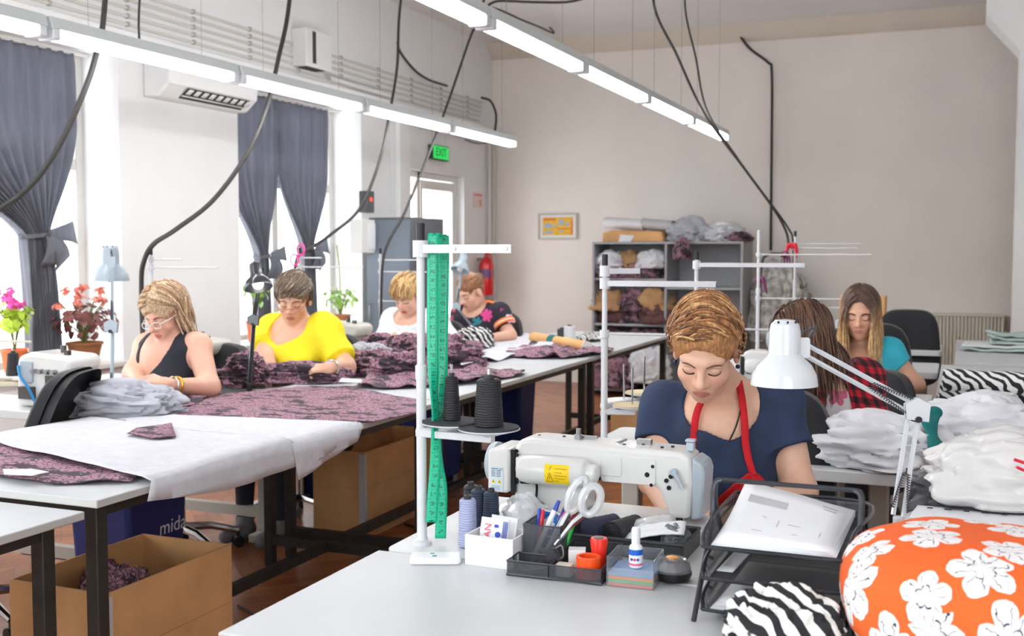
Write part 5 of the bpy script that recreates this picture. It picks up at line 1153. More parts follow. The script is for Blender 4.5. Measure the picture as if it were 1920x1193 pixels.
# --- woman in flowered black top
def cast_flower():
    d = 7.55; j = dict(N=P(897, 574, d+.06), SL=P(936, 588, d-.03), SR=P(866, 590, d+.10), EL=P(956, 630, d-.10), ER=P(862, 622, d+.0), WL=P(918, 634, d-.32), WR=P(880, 634, d-.24))
    n = j['N']; j['C'] = n+V((0, -.03, -.165)); j['B'] = V((n.x, n.y+.08, .58)); B = Body(j, 10, 1.06, .066); hd = Head(P(883, 547, d-.04), 26, 28, 3, 1.0)
    hands = dict(L=((-.9, -.3, -.05), (-.2, .4, -1), .7, .7), R=((.2, -.9, -.1), (.3, .2, -1), .7, .7))
    o, S = person('woman with tied-back auburn hair in a flowered dark top, farthest at the left tables', B, hd, .0052, hands, (228, 182, 158), (190, 110, 106))
    face_bits(o, S, hd, mat('brow_brown'), LASH)
    fm = flower_mat('flower_print_dark', (36, 32, 48), [(214, 70, 140), (36, 32, 48), (220, 190, 200), (40, 130, 140), (200, 60, 90), (236, 200, 210)], 9.0, .42, None, 6); c = B.j['N']
    lo, hi = B.box(('SL', 'SR', 'B', 'N', 'EL', 'ER'), .18); lo[2] = .62
    sl = []
    def fill(S):
        B.torso(S, .014)
        for sd in 'LR':
            a, e = B.j['S'+sd], B.j['E'+sd]; dd = (e-a)/np.linalg.norm(e-a); q = a+(e-a)*.62; S.caps(a, a+(e-a)*.75, .068, .074, .05, clip=(q, dd)); sl.append((q, dd))
    cuts = [lambda S: S.ell(c+B.fwd*.065-B.up*.0, (.088, .10, .085), B.T, .006, 'sub'), lambda S: S.caps(c-B.up*.02, c+B.up*.2, .078, .11, .006, 'sub')]
    garment('top', o, lo, hi, .0065, fill, fm, .004, .8, cuts, [((0, 0, .63), (0, 0, -1))], 2, .7)
    off = A(o.location); q, dd = sl[0]; x, y, _ = frame_from(dd)
    for k, mm in enumerate((mat('orange_band', (240, 120, 50), .8), mat('cream_band', (240, 220, 200), .8), mat('orange_band'))):
        m = MB(); cc = V(q-dd*(.012+.012*k)-off); m.tube([cc+(x*math.cos(a)+y*math.sin(a))*.0745 for a in [2*PI*i/24 for i in range(24)]], .007, 6, closed=True); m.build('sleeve_band', mm, o)
    a = B.j['SL']; pp = [V(q_-off) for q_ in (c+B.lat*.085+B.up*.045+B.fwd*.03, (c+a)/2+B.up*.066+B.fwd*.02, a+B.up*.070+B.fwd*.01, a+B.lat*.068+B.up*.02)]; m = MB(); bp = bez(pp, 6); m.grid(lambda u, v: bp[int(round(u*(len(bp)-1)))]+V(B.fwd)*(v-.5)*.035, len(bp), 3); m.build('shoulder_stripe', mat('orange_band'), o, solid=.006)
    def flow(p, rg, g, t): return A((-p[0]*3, -.9, .25-.5*t))
    hair(o, hd, S, [(150, 100, 66), (124, 80, 52), (172, 122, 84)], 560, 51, lambda rg: scalp(rg, -.03, .074), flow, lambda p, rg: rg.uniform(.08, .12), .0036, (.008, 0), -.03, offr=(.003, .010), name='auburn', hug=-.08, jt=.05)
    m = MB(); m.ell(V(hd.w(0, -.112, .05)-off), (.034, .034, .034), 14, 10); m.build('hair_bun', bpy.data.materials['auburn_hair_51_1'], o)
    legs(o, B, DENIM, SHOED)
cast_flower()
# --- woman in plaid
def plaid_mat():
    N = NT('red_black_plaid'); co = N.coord(scale=(1, 1, 1)); s = N.n('SeparateXYZ', None, Vector=co); f = 2*PI/.042
    def st(v): return N.math('GREATER_THAN', N.math('SINE', N.math('MULTIPLY', v, f)), 0)
    a = st(N.math('ADD', s.outputs[0], N.math('MULTIPLY', s.outputs[1], .8))); b = st(N.math('ADD', s.outputs[2], N.math('MULTIPLY', s.outputs[0], .15))); k = N.math('MULTIPLY', N.math('ADD', a, b), .5)
    N.base(N.ramp(k, [(0, (196, 28, 48)), (.25, (110, 20, 32)), (.75, (30, 20, 26))], 'CONSTANT')); N.b.inputs['Roughness'].default_value = .85; return N.m
def cast_plaid():
    d = 3.95; j = dict(N=P(1562, 690, d), SL=P(1618, 712, d-.02), SR=P(1500, 728, d+.02), EL=P(1640, 800, d-.12), ER=P(1492, 812, d-.06), WL=P(1560, 838, d-.34), WR=P(1500, 842, d-.32))
    n = j['N']; j['C'] = n+V((-.03, -.04, -.165)); j['B'] = V((n.x+.02, n.y+.12, .58)); B = Body(j, 30, 1.0, .055); hd = Head(P(1508, 636, d-.18), 62, 36, 0, 1.0)
    hands = dict(L=((-.7, -.7, -.1), (-.2, .2, -1), .6, .6), R=((.0, -1, -.1), (.2, .2, -1), .6, .6))
    o, S = person('woman with long brown hair in a red and black plaid shirt behind the lamp', B, hd, .0048, hands, (226, 178, 154), (190, 110, 104))
    face_bits(o, S, hd, mat('brow_dark', (70, 48, 40), .8), LASH)
    c = B.j['N']; lo, hi = B.box(('SL', 'SR', 'B', 'N', 'EL', 'ER', 'WL', 'WR'), .16); lo[2] = .60
    def fill(S):
        B.torso(S, .018)
        for sd in 'LR':
            a, e, w = (B.j[k+sd] for k in 'SEW'); dd = (w-e)/np.linalg.norm(w-e); q = e+(w-e)*.72; S.caps(a, e, .068, .060, .04); S.caps(e, w, .060, .050, .03, clip=(q, dd))
    cuts = [lambda S: S.ell(c+B.fwd*.15-B.up*.20-B.lat*.005, (.052, .16, .23), B.T, .006, 'sub'), lambda S: S.caps(c-B.up*.0, c+B.up*.2, .070, .09, .006, 'sub')]
    garment('plaid_shirt', o, lo, hi, .006, fill, plaid_mat(), .005, .8, cuts, [((0, 0, .61), (0, 0, -1))], 2, .4)
    garment('undershirt', o, lo, hi, .007, lambda S: B.torso(S, .008), flower_mat('rose_print_tee', (228, 226, 228), [(214, 110, 140), (228, 226, 228), (150, 180, 150), (224, 140, 160)], 13.0, .40, None, 5), .003, .8, [lambda S: S.ell(c+B.fwd*.06, (.075, .09, .075), B.T, .006, 'sub'), lambda S: S.caps(c, c+B.up*.2, .068, .09, .006, 'sub')], [((0, 0, .61), (0, 0, -1))], 1)
    def flow(p, rg, g, t):
        w_ = max(0, 1-abs(p[0])/.07) if p[2] > .05 else 0
        return A((np.sign(p[0])*w_*1.2, -.10, 0))+g*1.0
    hair(o, hd, S, [(84, 54, 42), (104, 70, 52), (66, 42, 34), (122, 86, 62)], 900, 61, lambda rg: scalp(rg, -.03, .062), flow, lambda p, rg: rg.uniform(.19, .26), .0038, (.010, 0), -.05, offr=(.006, .018), segs=12, name='long', hug=.03, jt=.06)
    legs(o, B, DENIM, SHOED, (-.3, -.95, 0))
cast_plaid()
# --- woman in turquoise
def cast_turq():
    d = 5.12; j = dict(N=P(1620, 644, d+.04), SL=P(1668, 660, d-.02), SR=P(1572, 664, d+.10), EL=P(1716, 722, d-.06), ER=P(1556, 720, d+.04), WL=P(1658, 730, d-.28), WR=P(1588, 730, d-.22))
    n = j['N']; j['C'] = n+V((0, -.03, -.165)); j['B'] = V((n.x, n.y+.08, .58)); B = Body(j, 0, .95, .055); hd = Head(P(1614, 586, d-.05), 2, 15, 0, .98)
    hands = dict(L=((-.9, -.3, -.05), (-.2, .3, -1), .6, .6), R=((.6, -.7, -.05), (.2, .3, -1), .6, .6))
    o, S = person('woman with long ombre hair in a turquoise T-shirt at the right row', B, hd, .0046, hands, (226, 176, 148), (186, 108, 106))
    face_bits(o, S, hd, mat('brow_dark'), LASH, 1.15)
    c = B.j['N']; lo, hi = B.box(('SL', 'SR', 'B', 'N', 'EL', 'ER'), .17); lo[2] = .62
    def fill(S):
        B.torso(S, .010)
        for sd in 'LR':
            a, e = B.j['S'+sd], B.j['E'+sd]; dd = (e-a)/np.linalg.norm(e-a); q = a+(e-a)*.42; S.caps(a, a+(e-a)*.55, .060, .060, .04, clip=(q, dd))
    cuts = [lambda S: S.ell(c+B.fwd*.075-B.up*.03, (.075, .10, .135), B.T, .006, 'sub'), lambda S: S.caps(c-B.up*.02, c+B.up*.2, .078, .10, .006, 'sub')]
    garment('t_shirt', o, lo, hi, .006, fill, mat('turquoise_cotton', (62, 190, 212), .8, var=.05, vs=12), .003, 1, cuts, [((0, 0, .63), (0, 0, -1))], 2)
    def flow(p, rg, g, t):
        w_ = max(0, 1-abs(p[0])/.075) if p[2] > .05 else 0
        return A((np.sign(p[0])*w_*1.6, .18*w_+.06, 0))+g*1.0
    def root(rg):
        p = scalp(rg, -.02, .075); return p
    hair(o, hd, S, [(96, 72, 58), (126, 96, 70), (170, 128, 84), (212, 170, 112), (228, 190, 136)], 900, 71, root, flow, lambda p, rg: rg.uniform(.25, .32), .0038, (.010, 0), -.05, ombre=lambda t, rg: (t*1.25-.12+rg.uniform(-.10, .10))*5, offr=(.005, .016), segs=12, name='ombre', hair_front=.084, hug=.03, jt=.05)
    legs(o, B, DENIM, SHOED)
cast_turq()
# chairs behind the sitters, and the empty ones
def chair_for(px, d, label, back=.27, **k):
    p = P(px, 640, d); make_chair((p.x, p.y+back, 0), k.pop('rz', PI), label, **k)
# ------------------------------------------------------------------ chairs
chair_for(292, 4.86, 'black office chair of the woman in the black tank top', .14)
chair_for(540, 5.52, 'black office chair of the woman in yellow', .10)
chair_for(772, 6.72, 'black office chair of the woman in the white blouse', .08)
chair_for(884, 7.55, 'black office chair of the woman in the flowered top', .15)
chair_for(1396, 3.02, 'black mesh-backed office chair of the woman in the red apron', .09, h=1.0)
chair_for(1556, 4.22, 'black office chair of the woman in plaid', .0, rz=PI-.45, h=.95)
chair_for(1618, 5.2, 'black office chair of the woman in turquoise', .05, h=1.06)
chair_for(1700, 7.0, 'empty black office chair behind the woman in turquoise', -.1, h=1.04, w=.40)
p = P(118, 745, 4.0); make_chair((p.x-.35, p.y-.11, 0), math.radians(112), 'empty dark grey office chair at left, seen from the side', tilt=.34, h=.99)
# ------------------------------------------------------------------ cloth
def lace_mat():
    N = NT('mauve_lace'); co = N.coord(); ds = N.n('TexNoise', None, Vector=co, Scale=14.0, Detail=2.0)
    v = N.n('VectorMath', dict(operation='ADD'), i0=co, i1=N.n('VectorMath', dict(operation='SCALE'), i0=ds.outputs[1], Scale=.05).outputs[0])
    vo = N.n('TexVoronoi', dict(feature='DISTANCE_TO_EDGE'), Vector=v.outputs[0], Scale=48.0); n2 = N.n('TexNoise', None, Vector=N.coord(scale=(1, 2.2, 1), rot=(0, 0, .5)), Scale=7.0, Detail=4.0, Roughness=.65)
    k = N.math('MAXIMUM', N.math('MULTIPLY', N.math('LESS_THAN', vo.outputs[0], .075), .8), N.math('MULTIPLY', N.math('GREATER_THAN', n2.outputs[0], .55), .95))
    N.base(N.mix(k, (168, 126, 142), (52, 44, 52))); N.b.inputs['Roughness'].default_value = .85; return N.m
LACE = lace_mat()
def zebra_mat():
    N = NT('zebra_print'); w = N.n('TexWave', dict(bands_direction='DIAGONAL'), Vector=N.coord(), Scale=14.0, Distortion=5.0, Detail=1.5, Detail_Scale=1.2)
    N.base(N.ramp(w.outputs[1], [(0, (34, 34, 38)), (.46, (34, 34, 38)), (.52, (236, 236, 232)), (1, (236, 236, 232))])); N.b.inputs['Roughness'].default_value = .8; return N.m
ZEBRA = zebra_mat()
FELT = mat('pale_interfacing', (210, 210, 217), .9, var=.03, vs=30, bump=.15, bs=300)
GREYC = mat('light_grey_cloth', (186, 188, 197), .9, var=.04, vs=14)
WCLOTH = mat('white_cloth', (222, 223, 228), .85)
def px_poly(pts, z): return [(P(x, y, z=z).x, P(x, y, z=z).y) for x, y in pts]
def cloth(name, label, cat, poly, z0, m, amp=.006, s=5.0, drop=None, th=.002, cell=.03, seed=0, group=None, ridge=0, edge_rise=0):
    """a sheet lying on a table; the part beyond x=drop hangs down over the edge"""
    bm = bmesh.new(); vs = [bm.verts.new((x, y, 0)) for x, y in poly]; bm.faces.new(vs)
    xs = [p[0] for p in poly]; ys = [p[1] for p in poly]
    for ax, lo, hi in ((0, min(xs), max(xs)), (1, min(ys), max(ys))):
        n = int((hi-lo)/cell)
        for i in range(1, n+1):
            no = (1, 0, 0) if ax == 0 else (0, 1, 0); c = lo+(hi-lo)*i/(n+1)
            bmesh.ops.bisect_plane(bm, geom=bm.verts[:]+bm.edges[:]+bm.faces[:], plane_co=tuple(c*k for k in no), plane_no=no)
    bmesh.ops.triangulate(bm, faces=[f for f in bm.faces if len(f.verts) > 4])
    for v in bm.verts:
        x, y = v.co.x, v.co.y; h = amp*(1+nz(x*s, y*s, seed))+ridge*max(0, nz(x*s*1.7+3, y*s*.8, seed+5))**.7*(1 if ridge else 0)
        if drop is not None and x > drop:
            e = x-drop; v.co = (drop+.008+.012*nz(y*9, seed)*min(1, e*12)+min(e, .012), y, z0+h*max(0, 1-e*20)-max(0, e-.006)*.96)
        else: v.co = (x, y, z0+h)
    me = bpy.data.meshes.new(name); bm.normal_update(); bm.to_mesh(me); bm.free(); me.materials.append(m)
    me.polygons.foreach_set('use_smooth', [True]*len(me.polygons))
    off = V((sum(xs)/len(xs), sum(ys)/len(ys), z0)); me.transform(Matrix.Translation(-off))
    o = bpy.data.objects.new(name, me); COL.objects.link(o); o.location = off
    md = o.modifiers.new('solid', 'SOLIDIFY'); md.thickness = th; md.offset = 1
    return tag(o, label, cat, group)
def wad(name, label, cat, c, r, m, seed=0, fold=.35, fs=2.2, rz=0, group=None, flat=None, n=96, parent=None):
    """a crumpled heap of cloth resting on its base plane"""
    from mathutils import noise
    c = V(c); R = Matrix.Rotation(rz, 3, 'Z'); b = MB()
    def f(u, v):
        a = 2*PI*u; t = PI*v; d = V((math.sin(t)*math.cos(a), math.sin(t)*math.sin(a), -math.cos(t)))
        q = V((d.x*fs*.55+.5*d.z, d.y*fs*1.5, d.z*fs*1.3))+V((seed*3.1, seed*1.7, seed))
        w = V((noise.noise(q*.7), noise.noise(q*.7+V((9, 1, 3))), noise.noise(q*.7+V((2, 7, 5)))))*.9; q = q+w
        k = abs(noise.noise(q)); k2 = abs(noise.noise(q*2.1+V((4, 4, 4)))); k3 = noise.noise(d*1.3+V((seed, 2, 0)))
        s = 1+fold*(1.25*k+.65*k2+.5*k3-.42); s = s if s < 1.08 else 1.08+.14*math.tanh((s-1.08)/.14); p = V((d.x*r[0]*s, d.y*r[1]*s, d.z*r[2]*(s if d.z > 0 else 1)))
        lo_ = -r[2]*.50
        if p.z < lo_+.35*r[2]:
            e = max(0, min(1, (lo_+.35*r[2]-p.z)/(.6*r[2]))); p.x *= 1+.10*e*(1-e)*4*(.5+k*2); p.y *= 1+.10*e*(1-e)*4*(.5+k*2)
        p.z = max(p.z, lo_)-lo_
        return R @ p
    b.grid(f, n, n//2+1, cu=True)
    o = b.build(name, m, parent, ang=80, weld=True)
    if parent is None: o.location = c; tag(o, label, cat, group)
    else: o.data.transform(Matrix.Translation(c-parent.location))
    return o
ZT = TZ+.001
# mauve lace on the long tables
cloth('lace_fabric', 'flat mauve lace fabric spread across the middle long table', 'fabric', px_poly([(322, 792), (352, 762), (420, 742), (560, 727), (650, 728), (712, 740), (790, 752), (792, 774), (700, 794), (600, 792), (520, 788), (420, 783)], ZT), ZT+.001, LACE, .006, 7, seed=1, ridge=.006, group='mauve lace pieces')
cloth('lace_fabric', 'mauve lace strip bottom left, half under the pale sheet', 'fabric', [(-2.93, 2.70), (-2.10, 2.42), (-2.05, 2.30), (-2.22, 2.20), (-2.5, 2.22), (-2.92, 2.36)], ZT+.001, LACE, .008, 6, seed=2, ridge=.012, group='mauve lace pieces')
wad('lace_fabric', 'bunched mauve lace in the hands of the woman in yellow', 'fabric', P(560, 716, z=ZT), (.24, .10, .062), LACE, 3, .35, 2.4, .35, 'mauve lace pieces')
wad('lace_fabric', 'mauve lace heap left of the lamp, beside the black chair back', 'fabric', P(440, 722, z=ZT), (.14, .09, .05), LACE, 4, .4, 2.4, .2, 'mauve lace pieces')
wad('lace_fabric', 'tall mauve lace heap beside the green tape, near the woman in white', 'fabric', P(800, 688, z=ZT), (.30, .15, .12), LACE, 5, .4, 2.4, .4, 'mauve lace pieces')
wad('lace_fabric', 'mauve lace heap in front of the woman in white', 'fabric', P(722, 704, z=ZT), (.22, .13, .09), LACE, 6, .4, 2.6, .1, 'mauve lace pieces')
cloth('lace_fabric', 'long low mauve lace strip reaching to the table edge behind the cones', 'fabric', px_poly([(665, 728), (700, 708), (800, 700), (900, 694), (985, 699), (982, 706), (900, 720), (800, 728), (720, 732)], ZT), ZT+.001, LACE, .012, 8, seed=7, ridge=.035, group='mauve lace pieces', cell=.02)
cloth('lace_fabric', 'farthest mauve lace strip lying before the cardboard tube', 'fabric', px_poly([(945, 670), (955, 656), (1000, 650), (1100, 654), (1152, 657), (1140, 666), (1060, 674), (990, 674)], ZT), ZT+.001, LACE, .012, 8, seed=8, ridge=.045, group='mauve lace pieces', cell=.02)
cloth('lace_fabric', 'small mauve lace piece at the elbow of the woman in black', 'fabric', px_poly([(312, 762), (330, 745), (375, 732), (392, 742), (380, 758), (330, 772)], ZT), ZT+.002, LACE, .012, 8, seed=9, ridge=.03, group='mauve lace pieces', cell=.015)
# pale sheets hanging over the edge of the front table
for k, (dz, dd) in enumerate(((0, 0), (.005, -.02))):
    cloth('interfacing_sheet', ['lower of two stacked pale sheets hanging off the table edge, left of the green tape', 'upper of two stacked pale sheets hanging off the table edge, left of the green tape'][k], 'fabric', [(-2.84, 3.12), (-2.72, 3.28), (-2.40, 3.36+dd), (-2.15, 3.40+dd), (-1.995, 3.42+dd), (-1.93+dd, 3.36+dd), (-1.86+dd, 2.99+.03*k), (-2.0, 2.95+.03*k), (-2.33, 2.97+.03*k), (-2.6, 3.04)], ZT+.004+dz, FELT, .004, 4, XE, seed=11+k, group='pale interfacing sheets')
cloth('interfacing_sheet', 'large pale sheet covering the front table and hanging off its edge', 'fabric', [(-2.93, 2.62), (-2.778, 2.537), (-2.45, 2.43), (-2.10, 2.326), (-1.935, 2.28), (-1.895, 2.62), (-1.90, 2.97), (-2.0, 2.945), (-2.33, 2.95), (-2.60, 3.01), (-2.93, 3.08)], ZT+.014, FELT, .008, 3.2, XE, seed=14, ridge=.006, group='pale interfacing sheets')
cloth('fabric_scrap', 'small mauve scrap with a straight edge on the pale sheets', 'fabric', px_poly([(238, 815), (255, 806), (322, 796), (330, 822), (290, 825)], ZT+.03), ZT+.032, LACE, .004, 8, seed=15, group='mauve lace pieces')
cloth('paper_strip', 'white paper strip at the left edge below the big pale sheet', 'paper', px_poly([(6, 897), (60, 898), (92, 904), (60, 911), (8, 906)], ZT), ZT+.024, PAPER, .003, 8, cell=.02, group='paper strips')
cloth('paper_strip', 'white paper strip lying on the flat mauve fabric', 'paper', px_poly([(640, 722), (678, 724), (678, 731), (636, 729)], ZT), ZT+.03, PAPER, .003, 8, cell=.02, group='paper strips')
cloth('paper_strip', 'white paper strip at the foot of the tall mauve heap', 'paper', px_poly([(860, 688), (885, 680), (890, 690), (865, 696)], ZT), ZT+.03, PAPER, .003, 8, cell=.02, group='paper strips')
wad('grey_garment', 'light grey garment sewn by the woman in the black tank top', 'garment', P(238, 778, z=ZT), (.20, .12, .085), GREYC, 21, .40, 2.0, .35)
wad('grey_garment', 'light grey cloth pile on the machine beside the woman in white', 'garment', P(690, 685, z=.80), (.15, .10, .075), GREYC, 22, .45, 2.6, .2)
wad('white_garment', 'white cloth held by the woman in the white blouse', 'garment', P(764, 662, z=.80), (.10, .08, .10), WCLOTH, 23, .3, 2.2, 0)
cloth('white_fabric', 'white cloth laid flat beyond the tall mauve heap', 'fabric', px_poly([(880, 664), (905, 645), (985, 632), (1040, 640), (1085, 655), (1000, 660), (930, 680), (890, 680)], ZT), ZT+.002, FELT, .012, 5, seed=24, ridge=.03)
wad('zebra_fabric', 'zebra print cloth held by the woman in the flowered top', 'fabric', P(892, 650, z=.80), (.12, .09, .085), ZEBRA, 25, .35, 2.0, 0)
cloth('zebra_fabric', 'zebra print cloth lying beside the cardboard tube', 'fabric', px_poly([(1080, 636), (1095, 626), (1132, 628), (1136, 640), (1105, 643)], ZT), ZT+.002, ZEBRA, .01, 8, seed=26, ridge=.03, cell=.02)
for i, (px, py, r, l) in enumerate(((618, 688, (.07, .05, .03), 'brown'),)): pass
wad('brown_scrap', 'brown lace scrap lying on the overlock beside the black lamp', 'fabric', P(462, 690, z=.86), (.09, .06, .05), LACE, 27, .4, 2.6, 0, 'scraps on the overlocks')
wad('brown_scrap', 'brown lace scrap on the overlock before the woman in white', 'fabric', P(712, 650, z=.86), (.09, .06, .05), LACE, 28, .4, 2.6, 0, 'scraps on the overlocks')
# cardboard tube and spools on the far table
a, b = P(1000, 632, z=.815), P(1100, 650, z=.815)
t = thing('cardboard_tube', 'brown cardboard tube lying on the last long table', 'tube', tuple(a)); MB().cyl(a, b, .034, n=24).build('tube', CARD, t, w=True); q = (b-a).normalized(); MB().cyl(a+(b-a)*.36, a+(b-a)*.46, .037, n=24).build('teal_band', mat('teal_band', (20, 110, 108), .6), t, w=True); MB().cyl(b, b+q*.004, .032, n=20).build('paper_core', PAPER, t, w=True)
spool('dark spool standing behind the cardboard tube', P(1054, 638, z=ZT), .035, .035, .085, TDK, group='spools on the far table'); spool('white spool standing behind the cardboard tube', P(1068, 640, z=ZT), .04, .04, .11, TWHT, group='spools on the far table')
# ------------------------------------------------------------------ shelf contents
SCR = [LACE, GREYC, mat('kraft_paper', (186, 146, 104), .8), LACE, mat('dusty_brown_cloth', (110, 76, 78), .9, var=.2, vs=30), WCLOTH, LACE]
k = 0
pos = ['top left', 'top centre', 'top right', 'upper back']
SH = []
for zi, (z, h) in enumerate(((1.14, .15), (.70, .19), (.36, .16))):
    for xi in range(3):
        for layer in range(2):
            SH.append((-3.16+xi*.21+rnd.uniform(-.03, .03), 10.33+rnd.uniform(-.07, .05), z+layer*h*.62, h))
wl = ['left', 'middle', 'right']; lv = ['top compartment', 'middle compartment', 'lower compartment']; cn = ['mauve lace bundle', 'pale grey bundle', 'brown paper bundle', 'mauve lace bundle', 'dusky brown bundle', 'white cloth bundle', 'mauve lace bundle']
for i, (x, y, z, h) in enumerate(SH):
    c = (i*5+i//3) % 7; zi, xi, la = i//6, (i % 6)//2, i % 2
    wad('fabric_bundle', '%s in the shelf unit, %s, %s, %s one' % (cn[c], lv[zi], wl[xi], ['lower', 'upper'][la]), 'fabric', (x, y, z+.002), (.15, .17, h*.75), SCR[c], 40+i, .45, 2.6, i*.7, 'fabric bundles in the shelf unit', n=40)
wad('fabric_bundle', 'white cloth spilling from the bottom of the shelf unit', 'fabric', (-2.72, 10.02, .16), (.20, .12, .22), WCLOTH, 70, .35, 2, 0, 'fabric bundles in the shelf unit')
wad('fabric_bundle', 'mauve bundle spilling out at the foot of the shelf unit', 'fabric', (-3.05, 10.0, .10), (.20, .14, .20), LACE, 71, .35, 2, 0, 'fabric bundles in the shelf unit')
o = MB().prism([(-.31, 0), (.31, 0), (.30, .05), (.28, .10), (-.20, .115), (-.30, .09)], -.16, .16, XZ).build('kraft_bundle', CARD, None, bevel=.012); o.location = (-2.93, 10.36, sz); tag(o, 'folded brown kraft bundle on top of the shelf unit at left', 'cardboard')
o = MB().prism([(-.02, -.001), (.10, -.001), (.14, .06), (.0, .07)], .161, .166, XZ).build('paper_strip', PAPER, None); o.location = (-3.05, 10.36, sz); tag(o, 'white paper band round the kraft bundle on the shelf top', 'paper')
for i, (x, z, L, l) in enumerate(((-3.05, .155, .40, 'grey paper roll lying on the kraft bundle, left one'), (-2.72, .14, .30, 'pale paper roll lying on the kraft bundle, right one'))):
    m = MB(); m.grid(lambda u, v: V(((v-.5)*L, .10*math.cos(2*PI*u)*(1+.1*nz(u*6, v*4, i)), .055*math.sin(2*PI*u)*(1+.15*nz(u*5, v*5, i+3)))), 32, 12, cu=True); o = m.build('paper_roll', [PAPER, mat('grey_paper', (200, 200, 204), .7)][i], None, solid=.004, ang=80); o.location = (x, 10.36, sz+z+.02); o.rotation_euler = (0, .08, 0); tag(o, l, 'paper roll', 'paper rolls on the shelf')
for i, (x, y, z, r, mm, l) in enumerate(((-2.40, 10.34, sz, (.20, .20, .15), GREYC, 'pale grey garment heap on top of the shelf unit'), (-2.08, 10.38, sz, (.22, .18, .12), WCLOTH, 'white cloth heap on the right end of the shelf top'), (-2.42, 10.10, sz-.17, (.13, .08, .13), LACE, 'dark mauve cloth hanging over the shelf front'), (-1.95, 10.30, sz, (.14, .12, .06), LACE, 'flat dark mauve cloth at the right corner of the shelf top'))):
    wad('cloth_heap', l, 'fabric', (x, y, z), r, mm, 80+i, .4, 2.3, i, 'cloth on the shelf top')
# ------------------------------------------------------------------ right-hand side
wad('white_garment', 'white garment heap spread over the table of the woman in plaid', 'garment', P(1648, 868, z=.762), (.20, .17, .10), WCLOTH, 90, .32, 2.0, -.3, 'white garments at the right')
wad('white_garment', 'large white garment heap on the grey table right of the teal tie', 'garment', P(1838, 850, z=.762), (.22, .20, .12), WCLOTH, 91, .30, 1.9, .2, 'white garments at the right')
wad('white_garment', 'small white garment end under the teal tie', 'garment', P(1745, 866, z=.762), (.08, .10, .07), WCLOTH, 92, .35, 2.2, 0, 'white garments at the right')
pp = bez([P(1752, 772, 3.28), P(1742, 790, 3.20), P(1748, 815, 3.14), P(1756, 835, 3.10), P(1762, 864, 3.08)], 8)
m = MB(); m.grid(lambda u, v: pp[int(round(u*(len(pp)-1)))]+CR*((v-.5)*(.042+.012*math.sin(9*u)))-CF*(.012*math.sin(PI*v)+.006*math.sin(7*u)), len(pp), 6); m.ell(P(1752, 774, 3.27), (.022, .02, .018), 10, 8); tag(m.build('teal_tie', mat('teal_cloth', (10, 108, 108), .8), None, solid=.003, ang=80), 'teal cloth strip tied around the white garments', 'tie')
for i, (px, py, z, L, l) in enumerate(((1764, 736, .805, .62, 'front lower zebra print roll on the grey table'), (1768, 716, .805, .62, 'rear lower zebra print roll on the grey table'), (1770, 712, .875, .60, 'upper zebra print roll lying on the other two'))):
    c = P(px, py, z=z); t = thing('fabric_roll', l, 'fabric roll', (c.x, c.y+(.0, .10, -.0)[i], z), -.10, 'zebra print rolls')
    m = MB(); m.grid(lambda u, v: V((L*v, (.045+.006*nz(u*5, v*6, i))*math.cos(2*PI*u), (.044+.006*nz(u*5, v*6, i))*math.sin(2*PI*u))), 24, 24, cu=True); m.build('roll', ZEBRA, t, ang=80)
    m = MB(); m.tube([V((.002, (.006+.0026*a)*math.cos(a), (.006+.0026*a)*math.sin(a))) for a in [k*.35 for k in range(42)]], .0035, 5); m.build('spiral_end', ZEBRA, t)
cloth('zebra_fabric', 'zebra print cloth edge spread under the zebra rolls', 'fabric', px_poly([(1752, 745), (1775, 722), (1920, 728), (1920, 757), (1830, 752), (1780, 754)], .762), .763, ZEBRA, .006, 8, seed=95, ridge=.02)
c = P(1879, 784, z=.762); t = thing('tape_roll', 'white roll of tape standing on the grey table at the right edge', 'tape roll', tuple(c)); m = MB(); m.lathe([(.016, .002), (.043, .002), (.044, .02), (.042, .024), (.044, .028), (.043, .05), (.044, .054), (.043, .078), (.044, .096), (.016, .098), (.016, .002)], n=28); m.build('roll', TWHT, t); m = MB(); m.grid(lambda u, v: V((.043+.03*u, -.02, .09-.085*u*u))+V((0, .018*(v-.5), .012*(v-.5))), 8, 3); m.build('loose_end', TWHT, t, solid=.001)
GRN = mat('pale_green_cloth', (186, 204, 198), .8, var=.05, vs=10); c = P(1872, 660, z=.762)
for i in range(5):
    w, d, ox = (.40, .32, 0) if i < 2 else (.26, .26, .08)
    m = MB(); m.grid(lambda u, v: V(((u-.5)*w+ox, (v-.5)*d, .012*nz(u*4, v*4, i)+.02*(u-.5)**2*(1 if i < 3 else 3))), 14, 10); o = m.build('folded_cloth', [GRN, mat('pale_paper_cloth', (222, 228, 226), .8)][i % 2 if i < 3 else 0], None, solid=.014, ang=80); o.location = (c.x, c.y+.1, .775+i*.022); o.rotation_euler = (0, 0, .1*i-.2)
    tag(o, ['lowest', 'second', 'middle', 'fourth', 'topmost'][i]+' pale green folded cloth of the pile on the farthest grey table', 'cloth', 'pale green folded cloths')
c = P(1556, 600, z=.762) if False else V((-.55, 7.86, .762)); t = thing('cardboard_box', 'small brown carton behind the head of the woman in turquoise', 'box', (-.62, 7.93, .762), 0, 'cardboard boxes'); MB().box((0, 0, .165), (.30, .2, .33)).build('carton', CARD, t, bevel=.004); MB().box((0, 0, .331), (.30, .05, .003)).build('packing_tape', mat('tan_tape', (210, 176, 128), .3), t)
